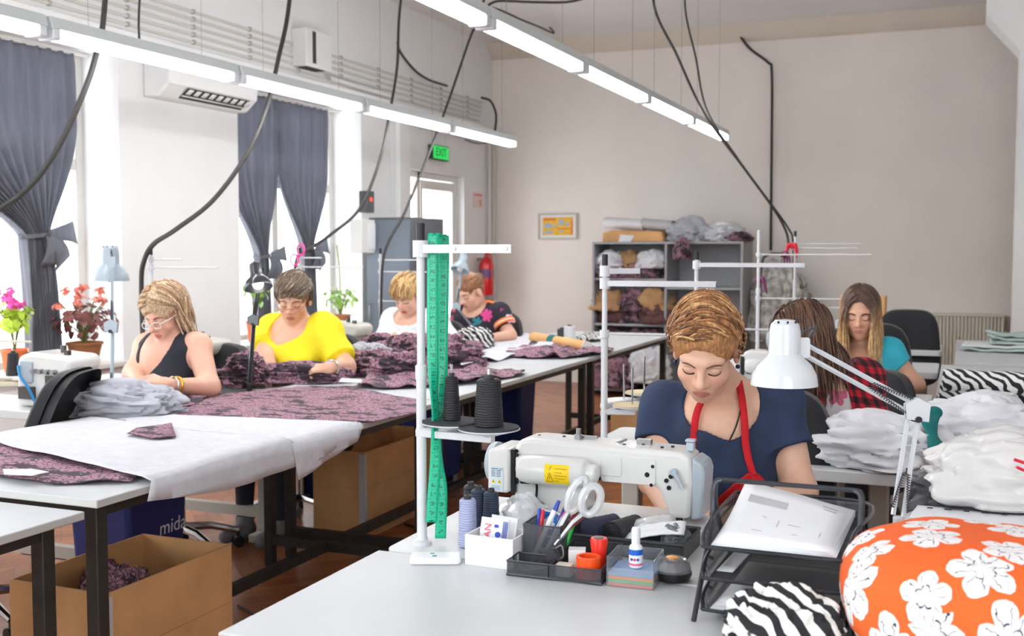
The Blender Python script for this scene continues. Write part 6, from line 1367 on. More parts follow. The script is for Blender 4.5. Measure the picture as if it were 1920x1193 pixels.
# covered machine against the back wall: bags hung over a stand
BAG = NT('clear_bag'); n_ = BAG.n('TexNoise', None, Vector=BAG.coord(), Scale=16.0, Detail=5.0); BAG.base(BAG.ramp(n_.outputs[0], [(.35, (150, 146, 140)), (.65, (214, 212, 206))])); BAG.b.inputs['Roughness'].default_value = .25; BAG.b.inputs['Alpha'].default_value = .85; BAG = BAG.m
wad('plastic_bag', 'clear crumpled plastic cover hanging at the back wall beside the shelf unit', 'plastic cover', P(1462, 640, Y=10.5), (.27, .15, .50), BAG, 97, .35, 2.6, 0)
o = MB().bb((-1.55, 10.30, 0), (-.75, 10.72, .60)).build('low_cupboard', SHELFM, None, bevel=.004); tag(o, 'low grey cupboard under the plastic cover at the back wall', 'cupboard')
# bags and package at the right edge
LEATH = mat('dark_grey_leather', (74, 76, 82), .45, var=.1, vs=20, bump=.2, bs=120)
c = P(1875, 972, z=.757); t = thing('handbag', 'dark grey leather bag lying under the white plastic bag', 'bag', tuple(c)); wad('body', '', '', c, (.21, .13, .085), LEATH, 101, .16, 1.3, .1, parent=t)
m = MB(); m.tube(bez([P(1752, 965, 2.64), P(1757, 930, 2.66), P(1775, 915, 2.68), P(1800, 912, 2.66)], 8), .006, 8); m.build('strap', LEATH, t, w=True)
PLW = mat('white_plastic_bag', (224, 223, 222), .35, coat=.2); c = P(1880, 938, 2.60); t = thing('shopping_bag', 'white plastic bag with red print on top of the dark leather bag', 'bag', tuple(c)); wad('body', '', '', c-V((0, 0, .0)), (.17, .13, .115), PLW, 104, .22, 1.8, .1, parent=t)
m = MB(); pp = bez([P(1762, 893, 2.60), P(1790, 905, 2.56), P(1825, 925, 2.52), P(1868, 945, 2.50)], 6); m.grid(lambda u, v: pp[int(round(u*(len(pp)-1)))]+CU*((v-.5)*.022), len(pp), 4); m.build('handle', PLW, t, w=True, solid=.002)
m = MB()
for (x, y, x2, y2) in ((1902, 862, 1920, 868), (1906, 876, 1924, 884)): m.tube([P(x, y, 2.42), P(x2, y2, 2.42)], .004, 6)
m.build('red_print', mat('red_print', (224, 50, 70), .5), t, w=True)
PKG = mat('clear_package_film', (228, 230, 234), .15, coat=.5, var=.03, vs=12)
t = thing('plastic_package', 'clear plastic package of papers lying behind the orange cushion', 'package', tuple(P(1800, 1010, z=.757)))
m = MB(); cs = [P(1655, 1014, z=.762), P(1990, 1050, z=.762), P(1960, 985, z=.762), P(1700, 962, z=.762)]
m.grid(lambda u, v: cs[0].lerp(cs[1], u).lerp(cs[3].lerp(cs[2], u), v)+V((0, 0, .030*math.sin(PI*min(1, max(0, u)))**.4*math.sin(PI*v)**.4+.004*nz(u*9, v*7)))+V((0, 0, .003)), 30, 14); m.build('film', PKG, t, w=True, solid=.003, ang=80)
m = MB(); m.grid(lambda u, v: cs[0].lerp(cs[1], .12+u*.75).lerp(cs[3].lerp(cs[2], .12+u*.75), .25+v*.45)+V((0, 0, .040+.003*nz(u*4, v*4))), 10, 6); m.build('paper', PAPER, t, w=True, solid=.002)
m = MB()
for k in range(5): q = cs[0].lerp(cs[1], .22+k*.12).lerp(cs[3].lerp(cs[2], .22+k*.12), .56); m.box(q+V((0, 0, .046)), (.012+.004*(k % 2), .004, .002))
m.build('print_mark', SCRW, t, w=True)
# orange floral cushion
CUSH = flower_mat('orange_floral', (244, 104, 38), [(244, 240, 240)], 1.0, .43, (44, 48, 72), 5, 'UV', dim='2D')
c = P(1826, 1150, 1.73); z = .762
def cush(u, v):
    a = 2*PI*u; t = PI*v; ex = .72
    def sg(q, e): return math.copysign(abs(q)**e, q)
    x = .205*sg(math.cos(a), .8)*sg(math.sin(t), .6); y = .20*sg(math.sin(a), .8)*sg(math.sin(t), .6); zz = -.098*sg(math.cos(t), .85)
    k = 1+.03*nz(x*9, y*9, 2)+.02*math.sin(7*a)*math.sin(t); return V((x*k, y*k, zz*k+.098))
m = MB(); m.grid(cush, 64, 33, cu=True); o = m.build('cushion', CUSH, None, ang=80, weld=True); o.location = (c.x, c.y, z)
uv = o.data.uv_layers.new(name='UVMap')
for lp in o.data.loops:
    q = o.data.vertices[lp.vertex_index].co; rr_ = math.hypot(q.x, q.y); ss = math.atan2(rr_, max(.001, q.z+.02))*.21; uv.data[lp.index].uv = (q.x/max(rr_, 1e-4)*ss/.092, q.y/max(rr_, 1e-4)*ss/.092); tag(o, 'round orange cushion printed with white flowers at the lower right', 'cushion')
wad('zebra_fabric', 'crumpled zebra print cloth in front of the paper tray', 'fabric', (P(1480, 1193, z=.762).x, 1.745, .762), (.088, .062, .068), ZEBRA, 111, .42, 1.9, .1)
# ------------------------------------------------------------------ things on the front desk
DZ_ = .7605
def meshmat(name, col, f):
    N = NT(name); s = N.n('SeparateXYZ', None, Vector=N.coord()); k = N.math('MULTIPLY', N.math('SINE', N.math('MULTIPLY', N.math('ADD', s.outputs[0], s.outputs[1]), f)), N.math('SINE', N.math('MULTIPLY', N.math('ADD', s.outputs[2], N.math('SUBTRACT', s.outputs[0], s.outputs[1])), f)))
    N.base(tuple(col)); N.b.inputs['Roughness'].default_value = .45; N.b.inputs['Metallic'].default_value = .4
    N.set(N.b, 'Alpha', N.math('SUBTRACT', 1.0, N.math('MULTIPLY', N.math('GREATER_THAN', k, -.12), .85))); return N.m
MESH = meshmat('black_wire_mesh', (82, 84, 90), 1300.0); WIRE = mat('black_wire', (62, 64, 70), .35, metal=.5)
# three-tier letter tray
X0, X1, Y0, Y1 = -.405, -.158, 1.845, 2.17
t = thing('letter_tray', 'black three-tier wire mesh paper tray on the desk', 'paper tray', ((X0+X1)/2, (Y0+Y1)/2, DZ_))
for k, z in enumerate((.775, .830, .885)):
    m = MB(); h = .034
    P4 = [(X0+.012, Y0+.01), (X1-.012, Y0+.01), (X1-.012, Y1-.01), (X0+.012, Y1-.01)]; Q4 = [(X0, Y0), (X1, Y0), (X1, Y1), (X0, Y1)]; hs = [.002, .002, h, h]
    vs = [V((x, y, z)) for x, y in P4]+[V((X0, Y0+.0, z+.006)), V((X1, Y0, z+.006)), V((X1, Y1, z+h)), V((X0, Y1, z+h)), V((X0, Y0+.06, z+h)), V((X1, Y0+.06, z+h))]
    m.add(vs, [(0, 1, 2, 3), (0, 4, 5, 1), (3, 2, 6, 7), (0, 3, 7, 8), (0, 8, 4), (1, 9, 6, 2), (1, 5, 9)]); s_ = m.build('tray', MESH, t, w=True, solid=.0012, flat=True)
    rim = bez([V((X0, Y1, z+h)), V((X0, Y0+.07, z+h)), V((X0+.004, Y0+.006, z+.010)), V((X0+.03, Y0-.002, z+.006)), V((X1-.03, Y0-.002, z+.006)), V((X1-.004, Y0+.006, z+.010)), V((X1, Y0+.07, z+h)), V((X1, Y1, z+h)), V((X0, Y1, z+h))], 6)
    m = MB(); m.tube(rim, .0035, 6); o = m.build('rim', WIRE, None, ang=60); o.data.transform(Matrix.Translation(-t.location)); o.parent = s_
yc = (Y0+Y1)/2-.02
for x in (X0-.006, X1+.006):
    m = MB(); sg = -1 if x < X0 else 1
    m.tube(bez([V((x, Y0-.02, DZ_+.005)), V((x, yc-.03, .90)), V((x, yc-.008, .968)), V((x-sg*.012, yc, .980))], 6), .0048, 8); m.build('leg', WIRE, t, w=True)
    m = MB(); m.tube(bez([V((x, Y1+.02, DZ_+.005)), V((x, yc+.035, .90)), V((x, yc+.008, .968)), V((x-sg*.012, yc, .980))], 6), .0048, 8); m.build('leg', WIRE, t, w=True)
    m = MB()
    for z in (.79, .845, .90): m.tube([V((x-sg*.010, yc-.05, z)), V((x+sg*.004, yc-.05, z+.006))], .003, 6)
    m.build('hook', WIRE, t, w=True)
m = MB(); m.tube([V((X0+.004, yc, .980)), V((X1-.004, yc, .980))], .0045, 8); m.build('top_bar', WIRE, t, w=True)
def sheet(label, cs, z, group, bend=.0, marks=0):
    cs = [V(c) for c in cs]; c0 = sum(cs, V((0, 0, 0)))/4
    m = MB(); m.grid(lambda u, v: cs[0].lerp(cs[1], u).lerp(cs[3].lerp(cs[2], u), v)-c0+V((0, 0, bend*math.sin(PI*u)*v)), 8, 8); o = m.build('paper_sheet', PAPER, None, solid=.0012, ang=80); o.location = c0; tag(o, label, 'paper', group)
    if marks:
        for (u, v, w, h, k) in ((.10, .66, .38, .13, 0), (.78, .90, .14, .012, 1), (.80, .84, .12, .012, 1), (.30, .44, .04, .008, 1), (.55, .38, .12, .006, 1), (.62, .22, .05, .006, 1), (.25, .2, .10, .006, 1), (.46, .30, .006, .12, 1), (.86, .25, .006, .1, 1)):
            q = [cs[0].lerp(cs[1], a).lerp(cs[3].lerp(cs[2], a), b)-c0+V((0, 0, bend*math.sin(PI*a)*b+.0012)) for a, b in ((u, v), (u+w, v-.05*w), (u+w, v+h-.05*w), (u, v+h))]
            MB().add(q, [(0, 1, 2, 3)]).build('printed_mark', [mat('grey_print', (190, 192, 196), .8), mat('ink_grey', (150, 152, 158), .8)][k], o, flat=True)
    return o
TR = 'papers in the top tray'
for k in range(4):
    j = .004*k
    sheet(['lowest sheet of the stack in the top tray', 'second lowest sheet of the stack in the top tray', 'second highest sheet, corner out at right, in the top tray', 'topmost sheet with a grey block in the top tray'][k], [(X0+.016+j, Y0+.012+j, .892+.003*k), (X1-.022-j, Y0+.012-j*.5, .892+.003*k), (X1-.014-.012*(k == 3), Y1-.05-.02*(k == 3), .905+.004*k), (X0+.018+j*.5, Y1-.03, .918+.010*k)], 0, TR, .004, k == 3)
sheet('white sheet lying in the middle tray', [(X0+.016, Y0+.06, .834), (X0+.045, Y0+.06, .834), (X0+.06, Y1-.03, .836), (X0+.03, Y1-.03, .836)], 0, 'papers in the lower trays')
for k in range(3): sheet(['lowest sheet in the bottom tray', 'middle sheet in the bottom tray', 'topmost sheet in the bottom tray'][k], [(X0+.015+.006*k, Y0+.012+.01*k, .780+.004*k), (X1-.03, Y0+.012+.006*k, .780+.004*k), (X1-.02, Y1-.03, .781+.004*k), (X0+.03, Y1-.03, .781+.004*k)], 0, 'papers in the lower trays')
# mesh organizer
ox, oy = -.815, 1.962; OW, OD = .192, .155
t = thing('desk_organizer', 'black mesh desk organizer full of pens and tapes', 'organizer', (ox, oy, DZ_), math.radians(1.5))
def meshbox(x0, x1, y0, y1, h, nm, hb=None):
    hb = hb or h; m = MB(); c = [(x0, y0, h), (x1, y0, h), (x1, y1, hb), (x0, y1, hb)]
    for i in range(4):
        a, b = c[i], c[(i+1) % 4]; m.add([(a[0], a[1], .002), (b[0], b[1], .002), (b[0], b[1], b[2]), (a[0], a[1], a[2])], [(0, 1, 2, 3)])
    m.add([(x0, y0, .002), (x1, y0, .002), (x1, y1, .002), (x0, y1, .002)], [(0, 1, 2, 3)]); s_ = m.build(nm, MESH, t, solid=.001, flat=True)
    m = MB(); m.tube([V(q) for q in c], .0022, 6, closed=True); m.tube([V((q[0], q[1], .003)) for q in c], .003, 6, closed=True); m.build('rim', WIRE, s_)
meshbox(0, .085, 0, .062, .030, 'clip_tray'); meshbox(.088, OW, 0, OD, .030, 'tape_tray', .042); meshbox(.010, .088, .066, OD, .088, 'pen_cup')
OR_ = lambda x, y, z: V((ox, oy, DZ_))+Matrix.Rotation(math.radians(1.5), 3, 'Z') @ V((x, y, z))
def pen(label, a, b, m, tip, r=.0042, name='pen'):
    a, b = OR_(*a), OR_(*b); t = thing(name, label, name, tuple(a), 0, 'pens in the organizer'); d = (b-a); MB().cyl(a, a+d*.84, r, n=10).build('barrel', m, t, w=True); MB().cyl(a+d*.84, b, r*1.02, r*.7, n=10).build('cap', tip, t, w=True)
WP, BLU, REDP, GRNP, PNK = mat('white_pen', (230, 230, 234), .3), mat('blue_cap', (30, 60, 170), .3), mat('red_cap', (206, 30, 50), .3), mat('green_plastic', (30, 190, 70), .35), mat('pink_plastic', (236, 60, 150), .35)
pen('white pen with a blue tip leaning right in the organizer', (.020, .085, .005), (.066, .125, .128), WP, BLU, .0055)
pen('white pen with a pink cap beside the red pencil', (.040, .085, .005), (.086, .120, .112), WP, PNK, .0055)
pen('dark red pencil leaning right beside the scissors', (.045, .10, .005), (.118, .130, .132), mat('pencil_red', (128, 28, 40), .4), mat('pencil_wood', (222, 180, 150), .7), .0042, 'pencil')
pen('blue pen standing behind the white pens', (.035, .12, .005), (.080, .145, .128), BLU, BLU)
pen('blue pen at the left corner of the pen cup', (.018, .110, .005), (.018, .142, .104), BLU, BLU, .0048)
pen('red pen at the left corner of the pen cup', (.024, .105, .005), (.026, .142, .102), REDP, REDP, .0048)
pen('bright green pen at the right corner of the pen cup', (.078, .11, .02), (.100, .128, .096), GRNP, GRNP, .0055)
# card with blue print
t = thing('printed_card', 'white card with a blue panel and white flower emblem in the organizer', 'card', tuple(OR_(.030, .152, .05)))
M4 = basis((1, .03, -.14), (.10, .1, 1), (0, 0, 0)); cw = mat('card_blue', (20, 120, 204), .5)
m = MB(); m.prism([(-.019, -.04), (.022, -.04), (.022, .048), (-.019, .048)], 0, .0008, M4); m.build('card', PAPER, t)
m = MB(); m.prism([(-.016, -.003), (.018, -.003), (.018, .045), (-.016, .045)], .0008, .0014, M4); m.prism([(-.016, -.03), (.018, -.03), (.018, -.006), (-.016, -.006)], .0008, .0014, M4); m.build('blue_panel', cw, t)
m = MB(); m.prism([(.001+.0125*(1+.16*math.cos(7*a))*math.cos(a), .022+.0125*(1+.16*math.cos(7*a))*math.sin(a)) for a in [2*PI*k/56 for k in range(56)]], .0014, .0019, M4); m.build('flower_emblem', PAPER, t)
m = MB(); m.prism([(.001+.005*math.cos(a), .022+.005*math.sin(a)) for a in [2*PI*k/20 for k in range(20)]], .0019, .0023, M4); m.build('emblem_centre', cw, t)
# clear-handled scissors
CLR = mat('clear_plastic', (240, 242, 244), .1, trans=.55, ior=1.3, coat=.4)
t = thing('scissors', 'large scissors with clear handles standing in the organizer', 'scissors', tuple(OR_(.075, .11, .01)))
def ring(cx, cy, rx, ry, rot, d): return [P(cx+rx*math.cos(a)*math.cos(rot)-ry*math.sin(a)*math.sin(rot), cy+rx*math.cos(a)*math.sin(rot)+ry*math.sin(a)*math.cos(rot), d) for a in [2*PI*k/28 for k in range(28)]]
m = MB(); m.tube(ring(1082, 928, 13, 34, .42, 2.20), .0075, 8, closed=True); m.build('handle', CLR, t, w=True)
m = MB(); m.tube(ring(1108, 938, 17, 27, .30, 2.18), .0085, 8, closed=True); m.build('handle', CLR, t, w=True)
m = MB(); m.tube([P(1068, 958, 2.2), P(1058, 975, 2.2), P(1035, 1020, 2.2)], [.006, .008, .003], 6); m.tube([P(1098, 962, 2.19), P(1075, 980, 2.19), P(1040, 1022, 2.19)], [.008, .007, .003], 6); m.build('blade', STEEL, t, w=True)
# tapes in the organizer
def ringroll(name, label, cat, loc, r, ri, h, m, group=None, rot=None):
    b = MB(); b.lathe([(ri, 0), (r, 0), (r, h), (ri, h), (ri, 0)], n=32); o = b.build(name, m, None, bevel=.0015); o.location = loc
    if rot: o.rotation_euler = rot
    return tag(o, label, cat, group)
ORT = mat('orange_tape', (248, 82, 22), .35); ringroll('tape_roll', 'bright orange tape roll in the organizer', 'tape roll', OR_(.158, .030, .0035), .024, .018, .044, ORT)
t = thing('tape_measure', 'red reel standing behind the orange tape roll', 'reel', tuple(OR_(.163, .085, .0035))); m = MB(); m.lathe([(0, 0), (.016, 0), (.014, .03), (.018, .062), (.016, .066), (0, .066)], n=24); m.build('reel', mat('bright_red', (236, 46, 28), .35), t); m = MB(); m.lathe([(0, .0662), (.010, .0664), (.010, .067), (0, .067)]); m.build('hub', SCRW, t)
o = MB().prism(rrect(-.016, -.012, .016, .012, .004), 0, .024).build('eraser', mat('cream_eraser', (226, 220, 206), .6), None, bevel=.002); o.location = OR_(.110, .028, .0035); tag(o, 'cream eraser block in the organizer front', 'eraser')
o = MB().box((0, 0, .021), (.034, .03, .042)).build('paper_block', PAPER, None, bevel=.001); o.location = OR_(.120, .078, .0035); o.rotation_euler = (0, 0, .3); tag(o, 'small white paper block inside the organizer', 'paper block')
o = MB().box((0, 0, .003), (.03, .03, .005)).build('sticky_note', mat('yellow_note', (240, 220, 40), .6), None); o.location = OR_(.140, .060, .0035); tag(o, 'yellow sticky note beside the orange tape roll', 'sticky note')
for k in range(3):
    m = MB(); m.tube(bez([(-.014, 0, .004), (.012, .002, .004), (.014, .006, .004), (-.010, .008, .004)], 5), .0012, 5); o = m.build('paper_clip', STEEL, None); o.location = OR_(.030+.018*k, .022+.01*(k % 2), .0035); o.rotation_euler = (0, 0, .6*k); tag(o, ['steel clip in the organizer front tray, left one', 'steel clip in the organizer front tray, middle one', 'steel clip in the organizer front tray, right one'][k], 'clip', 'steel clips')
t = thing('binder_clip', 'dark binder clip on the rim of the organizer', 'clip', tuple(OR_(.080, .045, .028))); MB().prism([(-.016, 0), (.016, 0), (.004, .024), (-.004, .024)], -.010, .010, XZ).build('jaw', mat('dark_clip', (52, 52, 58), .4), t); MB().tube(bez([(.004, 0, .022), (.018, 0, .030), (.022, 0, .010), (.012, 0, .002)], 5), .0015, 5).build('handle', STEEL, t)
# white box with packets
t = thing('white_box', 'small open white cardboard box holding seed-sized packets', 'box', (-.925, 2.002, DZ_), math.radians(-3))
m = MB()
for lo, hi in (((0, 0, 0), (.108, .003, .062)), ((0, .082, 0), (.108, .085, .062)), ((0, .003, 0), (.003, .082, .062)), ((.105, .003, 0), (.108, .082, .062)), ((.003, .003, 0), (.105, .082, .003))): m.bb(lo, hi)
m.build('carton', mat('white_card', (238, 238, 242), .5), t); MB().bb((.006, .006, .003), (.102, .079, .006)).build('inner_base', CARDI, t)
def packet(label, x, y, ang, marks):
    t = thing('paper_packet', label, 'packet', (x, y, DZ_+.006), 0, 'white paper packets'); M4 = basis((math.cos(ang), math.sin(ang), -.04), (.04, .30, 1), (0, 0, 0))
    m = MB(); m.grid(lambda u, v: M4 @ V(((u-.5)*.062, v*.085, .004*math.sin(PI*u)*math.sin(PI*min(1, v*1.1)))), 10, 10); m.build('sleeve', PAPER, t, solid=.003, ang=80)
    if marks:
        rd, bl = mat('packet_red', (226, 50, 80), .5), mat('packet_blue', (30, 70, 180), .5)
        text('JAN', .020, rd, 'lettering', t, M4 @ Matrix.Translation((-.012, .056, .0075)) @ Matrix.Rotation(PI/2, 4, 'Z'))
        m = MB(); m.prism([(.010+.006*math.cos(a), .052+.006*math.sin(a)) for a in [2*PI*k/18 for k in range(18)]], .0055, .0068, M4); m.prism([(.001, .066), (.009, .066), (.009, .072), (.001, .072)], .0055, .0068, M4)
        for k in range(4): m.prism([(.019+.003*k, .04), (.0202+.003*k, .04), (.0202+.003*k, .08), (.019+.003*k, .08)], .0045, .0060, M4)
        m.build('emblem', bl, t)
packet('white packet with red letters and a blue emblem in the white box', -.880, 2.030, .05, True); packet('plain white packet behind the lettered one in the white box', -.872, 2.052, -.1, False)
# remote
t = thing('remote_control', 'white remote control with green and blue buttons on the desk', 'remote', (-.988, 1.995, DZ_), math.radians(22))
m = MB(); m.prism(rrect(-.052, -.026, .052, .026, .009), 0, .014); m.build('body', mat('remote_white', (238, 239, 242), .35), t, bevel=.004, bseg=3)
m = MB(); m.prism(rrect(.020, -.014, .046, .014, .002), .013, .0136); m.build('screen', mat('lcd_green', (70, 150, 140), .2), t)
m = MB(); m.prism([(-.008+.005*math.cos(a), .010+.0035*math.sin(a)) for a in [2*PI*k/16 for k in range(16)]], .013, .0148); m.build('green_button', mat('button_green', (60, 180, 130), .4), t)
m = MB(); m.prism([(-.002+.005*math.cos(a), -.008+.0035*math.sin(a)) for a in [2*PI*k/16 for k in range(16)]], .013, .0148); m.build('blue_button', mat('button_blue', (30, 110, 190), .4), t)
# thread spools on the machine table
spool('lavender thread spool standing beside the white box', (-.975, 2.125, DZ_+.001), .0205, .018, .108, TLAV, group='thread spools by the white box'); spool('blue-black thread spool right of the lavender one', (-.948, 2.19, DZ_+.001), .0205, .0165, .112, TNAVY, group='thread spools by the white box'); spool('charcoal thread spool behind and left of the lavender one', (-1.018, 2.235, DZ_+.001), .019, .016, .112, TDK, group='thread spools by the white box'); spool('dark navy thread spool directly behind the lavender one', (-.985, 2.205, DZ_+.001), .0195, .0165, .112, TNAVY, group='thread spools by the white box')
# crumpled clear bag
FILM = mat('clear_film', (232, 236, 240), .12, alpha=.45, coat=.3, var=.06, vs=30)
wad('plastic_bag', 'crumpled clear plastic bag behind the white box', 'bag', (-.885, 2.24, DZ_+.001), (.055, .04, .062), FILM, 121, .3, 2.4, 0)
# dark tray with bobbins
t = thing('black_tray', 'shallow dark plastic tray of spools behind the organizer', 'tray', (-.655, 2.24, DZ_)); TRM = mat('tray_plastic', (58, 59, 62), .45); m = MB(); x0, x1, y0, y1, h = -.775, -.512, 2.175, 2.33, .036
for lo, hi in (((x0, y0, DZ_), (x1, y0+.004, DZ_+h)), ((x0, y1-.004, DZ_), (x1, y1, DZ_+h)), ((x0, y0+.004, DZ_), (x0+.004, y1-.004, DZ_+h)), ((x1-.004, y0+.004, DZ_), (x1, y1-.004, DZ_+h)), ((x0+.004, y0+.004, DZ_), (x1-.004, y1-.004, DZ_+.003))): m.bb(lo, hi)
m.build('shell', TRM, t, w=True); m = MB(); m.tube([V((x0, y0, DZ_+h)), V((x1, y0, DZ_+h)), V((x1, y1, DZ_+h)), V((x0, y1, DZ_+h))], .004, 4, closed=True); m.build('rim', TRM, t, w=True)
spool('navy spool lying in the dark tray, end towards the camera', (-.727, 2.205, DZ_+.040), .026, .024, .09, mat('navy_thread_dark', (44, 46, 72), .7), rot=(-PI/2, 0, -.45), group='spools in the dark tray'); spool('large black spool lying in the dark tray beside the navy one', (-.675, 2.205, DZ_+.036), .028, .024, .11, TBLK, rot=(-PI/2, 0, -.25), group='spools in the dark tray')
for i, (x, y, z, a, w, l) in enumerate(((-.605, 2.26, .045, .25, .10, 'pale plastic sleeve lying across the dark tray, upper one'), (-.585, 2.225, .040, .12, .13, 'white paper sleeve lying across the dark tray, lower one'))):
    m = MB(); m.grid(lambda u, v: V(((u-.5)*w, (v-.5)*.055, .008*math.sin(PI*u)+.012*u+.003*nz(u*5, v*5, i))), 12, 8); o = m.build('packet_sleeve', [FILM, PAPER][i], None, solid=.003, ang=80); o.location = (x, y, DZ_+z); o.rotation_euler = (.25, -.12, a); tag(o, l, 'packet', 'sleeves on the dark tray')
wad('plastic_bag', 'clear bag of black notions at the right end of the dark tray', 'bag', (-.545, 2.24, DZ_+.004), (.03, .04, .04), mat('smoky_film', (120, 124, 130), .2, alpha=.7), 122, .3, 2.4, 0)
# note holder with correction fluid, clip dispenser
t = thing('note_holder', 'clear acrylic holder of coloured paper notes', 'note holder', (-.570, 2.02, DZ_), math.radians(3)); ACR = mat('acrylic', (236, 240, 244), .06, trans=.9, ior=1.2)
m = MB()
for lo, hi in (((-.046, -.046, 0), (.046, -.0445, .036)), ((-.046, .0445, 0), (.046, .046, .056)), ((-.046, -.0445, 0), (-.0445, .0445, .056)), ((.0445, -.0445, 0), (.046, .0445, .056))): m.bb(lo, hi)
m.build('acrylic_wall', ACR, t)
for k, cc in enumerate(((240, 130, 110), (120, 190, 130), (250, 160, 80), (150, 176, 210))): MB().bb((-.043, -.043, .001+.0065*k), (.043, .043, .007+.0065*k)).build('note_stack', mat('note_%d' % k, cc, .7), t)
t = thing('correction_fluid', 'white correction fluid bottle standing on the coloured notes', 'bottle', (-.570, 2.022, DZ_+.0275)); m = MB(); m.lathe([(0, 0), (.0125, .001), (.0135, .005), (.0135, .036), (.012, .042), (.008, .046), (.008, .05), (0, .05)], n=24); m.build('bottle', mat('bottle_white', (238, 240, 244), .35), t); m = MB(); m.lathe([(.0085, .048), (.0085, .074), (.0075, .078), (0, .078)], n=20); m.build('cap', mat('cap_white', (228, 232, 236), .4), t)
m = MB(); m.lathe([(.01365, .026), (.01365, .037)], n=24); m.build('blue_label', mat('label_blue', (30, 100, 200), .4), t); m = MB(); m.lathe([(.01365, .006), (.01365, .010)], n=24); m.build('pink_band', mat('label_pink', (236, 100, 130), .4), t)
m = MB()
for a, c_ in ((-1.9, 0), (-1.45, 1), (-1.0, 0)): m.cur = c_; m.ell((.0135*math.cos(a), .0135*math.sin(a), .018), .0028, 8, 6)
m.build('droplet', [mat('drop_blue', (40, 70, 150), .4), mat('drop_red', (226, 60, 90), .4)], t)
t = thing('clip_dispenser', 'round black dispenser with a clear dome and orange centre', 'dispenser', (-.506, 2.055, DZ_)); m = MB(); m.lathe([(.024, 0), (.034, .004), (.0385, .014), (.038, .020), (.033, .022), (0, .022)], n=36); m.build('base', BLACKP, t); m = MB(); m.lathe([(.0375, .021), (.034, .036), (.024, .045), (.016, .047), (.014, .043)], n=36); m.build('dome', ACR, t)
m = MB(); m.lathe([(.030, .0225), (.024, .028), (.012, .034), (.012, .040), (0, .041)], n=30); m.build('clip_ring', STEEL, t); m = MB(); m.lathe([(.013, .040), (.012, .046), (0, .048)], n=24); m.build('magnet', mat('amber', (250, 170, 70), .35), t)
# green tape measure over the stand arm
def tape_mat():
    N = NT('green_tape'); s = N.n('SeparateXYZ', None, Vector=N.coord('UV')); co = N.coord('UV', (1, 1, 1))
    fr = N.math('FRACT', s.outputs[1]); a = N.math('MULTIPLY', N.math('LESS_THAN', fr, .10), N.math('LESS_THAN', N.math('ABSOLUTE', N.math('SUBTRACT', s.outputs[0], .5)), .5)); n = N.n('TexNoise', None, Vector=N.n('Mapping', None, Vector=co, Scale=(3, 3, 1)).outputs[0], Scale=1.6, Detail=2.0)
    num = N.math('MULTIPLY', N.math('MULTIPLY', N.math('GREATER_THAN', n.outputs[0], .50), N.math('LESS_THAN', N.math('ABSOLUTE', N.math('SUBTRACT', s.outputs[0], .5)), .22)), N.math('MULTIPLY', N.math('GREATER_THAN', fr, .35), N.math('LESS_THAN', fr, .8)))
    N.base(N.mix(N.math('MULTIPLY', N.math('MAXIMUM', N.math('MULTIPLY', a, .35), num), .75), (22, 186, 142), (8, 70, 60))); N.b.inputs['Roughness'].default_value = .35; return N.m
TAPE = tape_mat(); t = thing('measuring_tape', 'green measuring tape looped over the nearest thread stand arm', 'measuring tape', tuple(P(815, 447, 2.36)))
for path, tw, nm in (([(830, 440, 2.375), (818, 441, 2.362), (812, 452, 2.352), (811, 600, 2.352), (813, 720, 2.352), (817, 790, 2.352), (817, 860, 2.352), (812, 930, 2.352), (809, 980, 2.352)], lambda u: .25+.9*math.exp(-((u-.62)/.12)**2), 'front_length'), ([(818, 441, 2.375), (828, 442, 2.385), (832, 460, 2.395), (830, 600, 2.395), (828, 720, 2.395), (822, 800, 2.395), (822, 870, 2.395), (828, 920, 2.395), (826, 1010, 2.395)], lambda u: .15+1.25*math.exp(-((u-.66)/.12)**2), 'rear_length')):
    pp = bez([P(*q) for q in path], 10); n = len(pp); m = MB(); L = [0]
    for i in range(1, n): L.append(L[-1]+(pp[i]-pp[i-1]).length)
    for i in range(n):
        a = tw(L[i]/L[-1])-.15; d = CR*math.cos(a)+V((CF.x, CF.y, 0))*math.sin(a)
        for k in range(4): m.v.append(pp[i]+d*(k/3-.5)*.0245)
    for i in range(n-1):
        for k in range(3): m.f.append([i*4+k, i*4+k+1, (i+1)*4+k+1, (i+1)*4+k]); m.mi.append(0)
    o = m.build(nm, TAPE, t, w=True, solid=.0008, ang=80); uv = o.data.uv_layers.new(name='UVMap')
    for lp in o.data.loops: i, k = divmod(lp.vertex_index, 4); uv.data[lp.index].uv = (k/3, L[i]/.020)
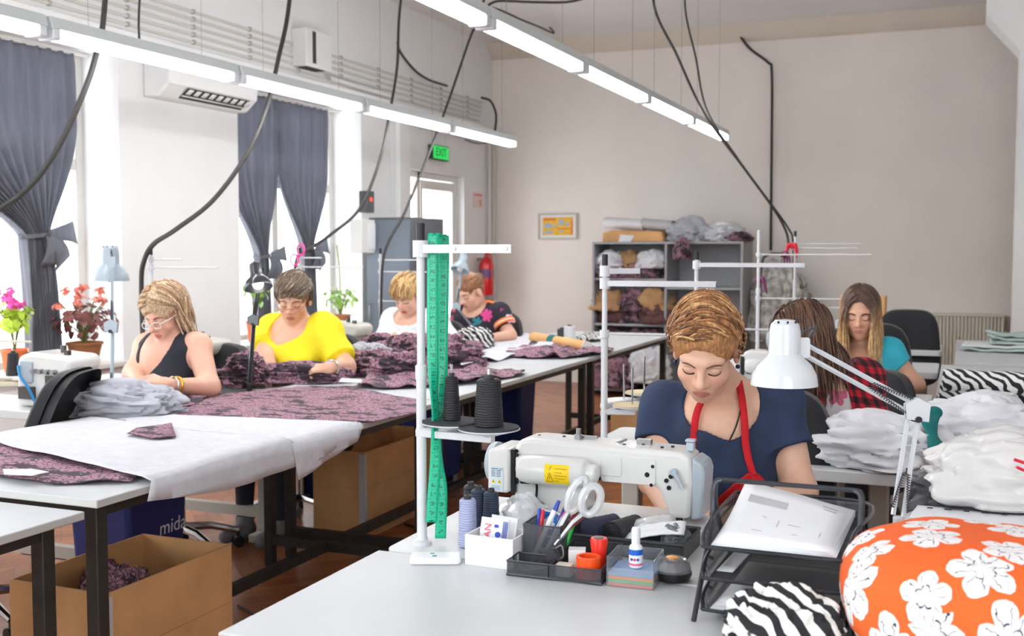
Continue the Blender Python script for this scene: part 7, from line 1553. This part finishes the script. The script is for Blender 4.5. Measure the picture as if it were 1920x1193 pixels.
# ------------------------------------------------------------------ under the tables
wad('lace_scraps', 'dark mauve lace scraps at the front of the large open box', 'fabric', (-2.30, 2.52, .27), (.10, .16, .12), LACE, 131, .4, 2.4, 0, 'scraps in the open box'); wad('lace_scraps', 'dark mauve lace scraps at the back of the large open box', 'fabric', (-2.41, 2.60, .28), (.09, .14, .10), LACE, 132, .4, 2.4, 1, 'scraps in the open box'); wad('lace_scraps', 'flat mauve filling at the bottom of the large open box', 'fabric', (-2.35, 2.62, .012), (.15, .23, .14), LACE, 133, .2, 1.6, 0, 'scraps in the open box')
r = random.Random(5)
for k in range(9):
    a0 = r.uniform(0, 6.28); c = V((-2.37+r.uniform(-.06, .05), 1.84+r.uniform(-.09, .08), .36+.016*k)); pts = [c+V((.055*math.cos(a0+q*.7)*(1+.2*math.sin(q)), .085*math.sin(a0+q*.7), .02*math.sin(q*1.3))) for q in range(8)]
    o = MB().tube(bez(pts, 6), .007, 6).build('black_strap', mat('strap_black', (30, 30, 32), .7)); tag(o, 'coiled black strap in the small box at the bottom left', 'strap', 'black straps in the small box')
wad('strap_filling', 'dark strap pile filling the small box under the coils', 'straps', (-2.41, 1.825, .012), (.11, .14, .22), mat('strap_black'), 134, .15, 1.6, 0)
BIN = mat('navy_plastic', (28, 44, 112), .5, var=.06, vs=5)
for i, (x, y, l) in enumerate(((-2.72, 3.04, 'navy blue rolling bin with white lettering under the front table'), (-3.10, 4.92, 'navy blue rolling bin beside the tall brown box'), (-2.80, 5.62, 'navy blue rolling bin seen behind the green tape'), (-2.84, 6.9, 'navy blue rolling bin under the last long table'))):
    t = thing('rolling_bin', l, 'bin', (x, y, 0), 0, 'navy rolling bins'); m = MB(); m.box((0, 0, .34), (.27, .31, .48), taper=.86); m.build('tub', BIN, t, bevel=.02); m = MB(); m.box((0, 0, .575), (.29, .33, .02)); m.build('rim', BIN, t, bevel=.006)
    for sx in (-.09, .09):
        for sy in (-.11, .11): MB().cyl((sx-.012, sy, .032), (sx+.012, sy, .032), .030, n=16).cyl((sx, sy, .05), (sx, sy, .11), .012).build('caster', GREYM, t)
    if i == 0: text('mida', .075, mat('lettering_white', (226, 230, 240), .5), 'lettering', t, basis((0, 1, 0), (.07, 0, 1), (.1300, .075, .42)))
for i, (y, l) in enumerate(((4.9, 'thin black cable lying on the parquet between the tables'), (3.5, 'black cable crossing the parquet under the front table'))):
    o = MB().tube(bez([(-2.6, y, .006), (-2.2, y-.15, .006), (-1.7, y+.25, .006), (-1.35, y-.1, .006), (-1.2, y+.3, .006)], 8), .005, 6).build('floor_cable', CABM2 if False else mat('cable_rubber')); tag(o, l, 'cable', 'cables on the floor')
for i, (y, l) in enumerate(((7.1, 'yellow cord on the floor of the aisle'),)):
    o = MB().tube(bez([(-1.9, y, .005), (-1.6, y+.1, .005), (-1.2, y, .005)], 8), .004, 6).build('yellow_cable', mat('yellow_cord', (220, 200, 90), .6)); tag(o, l, 'cord')
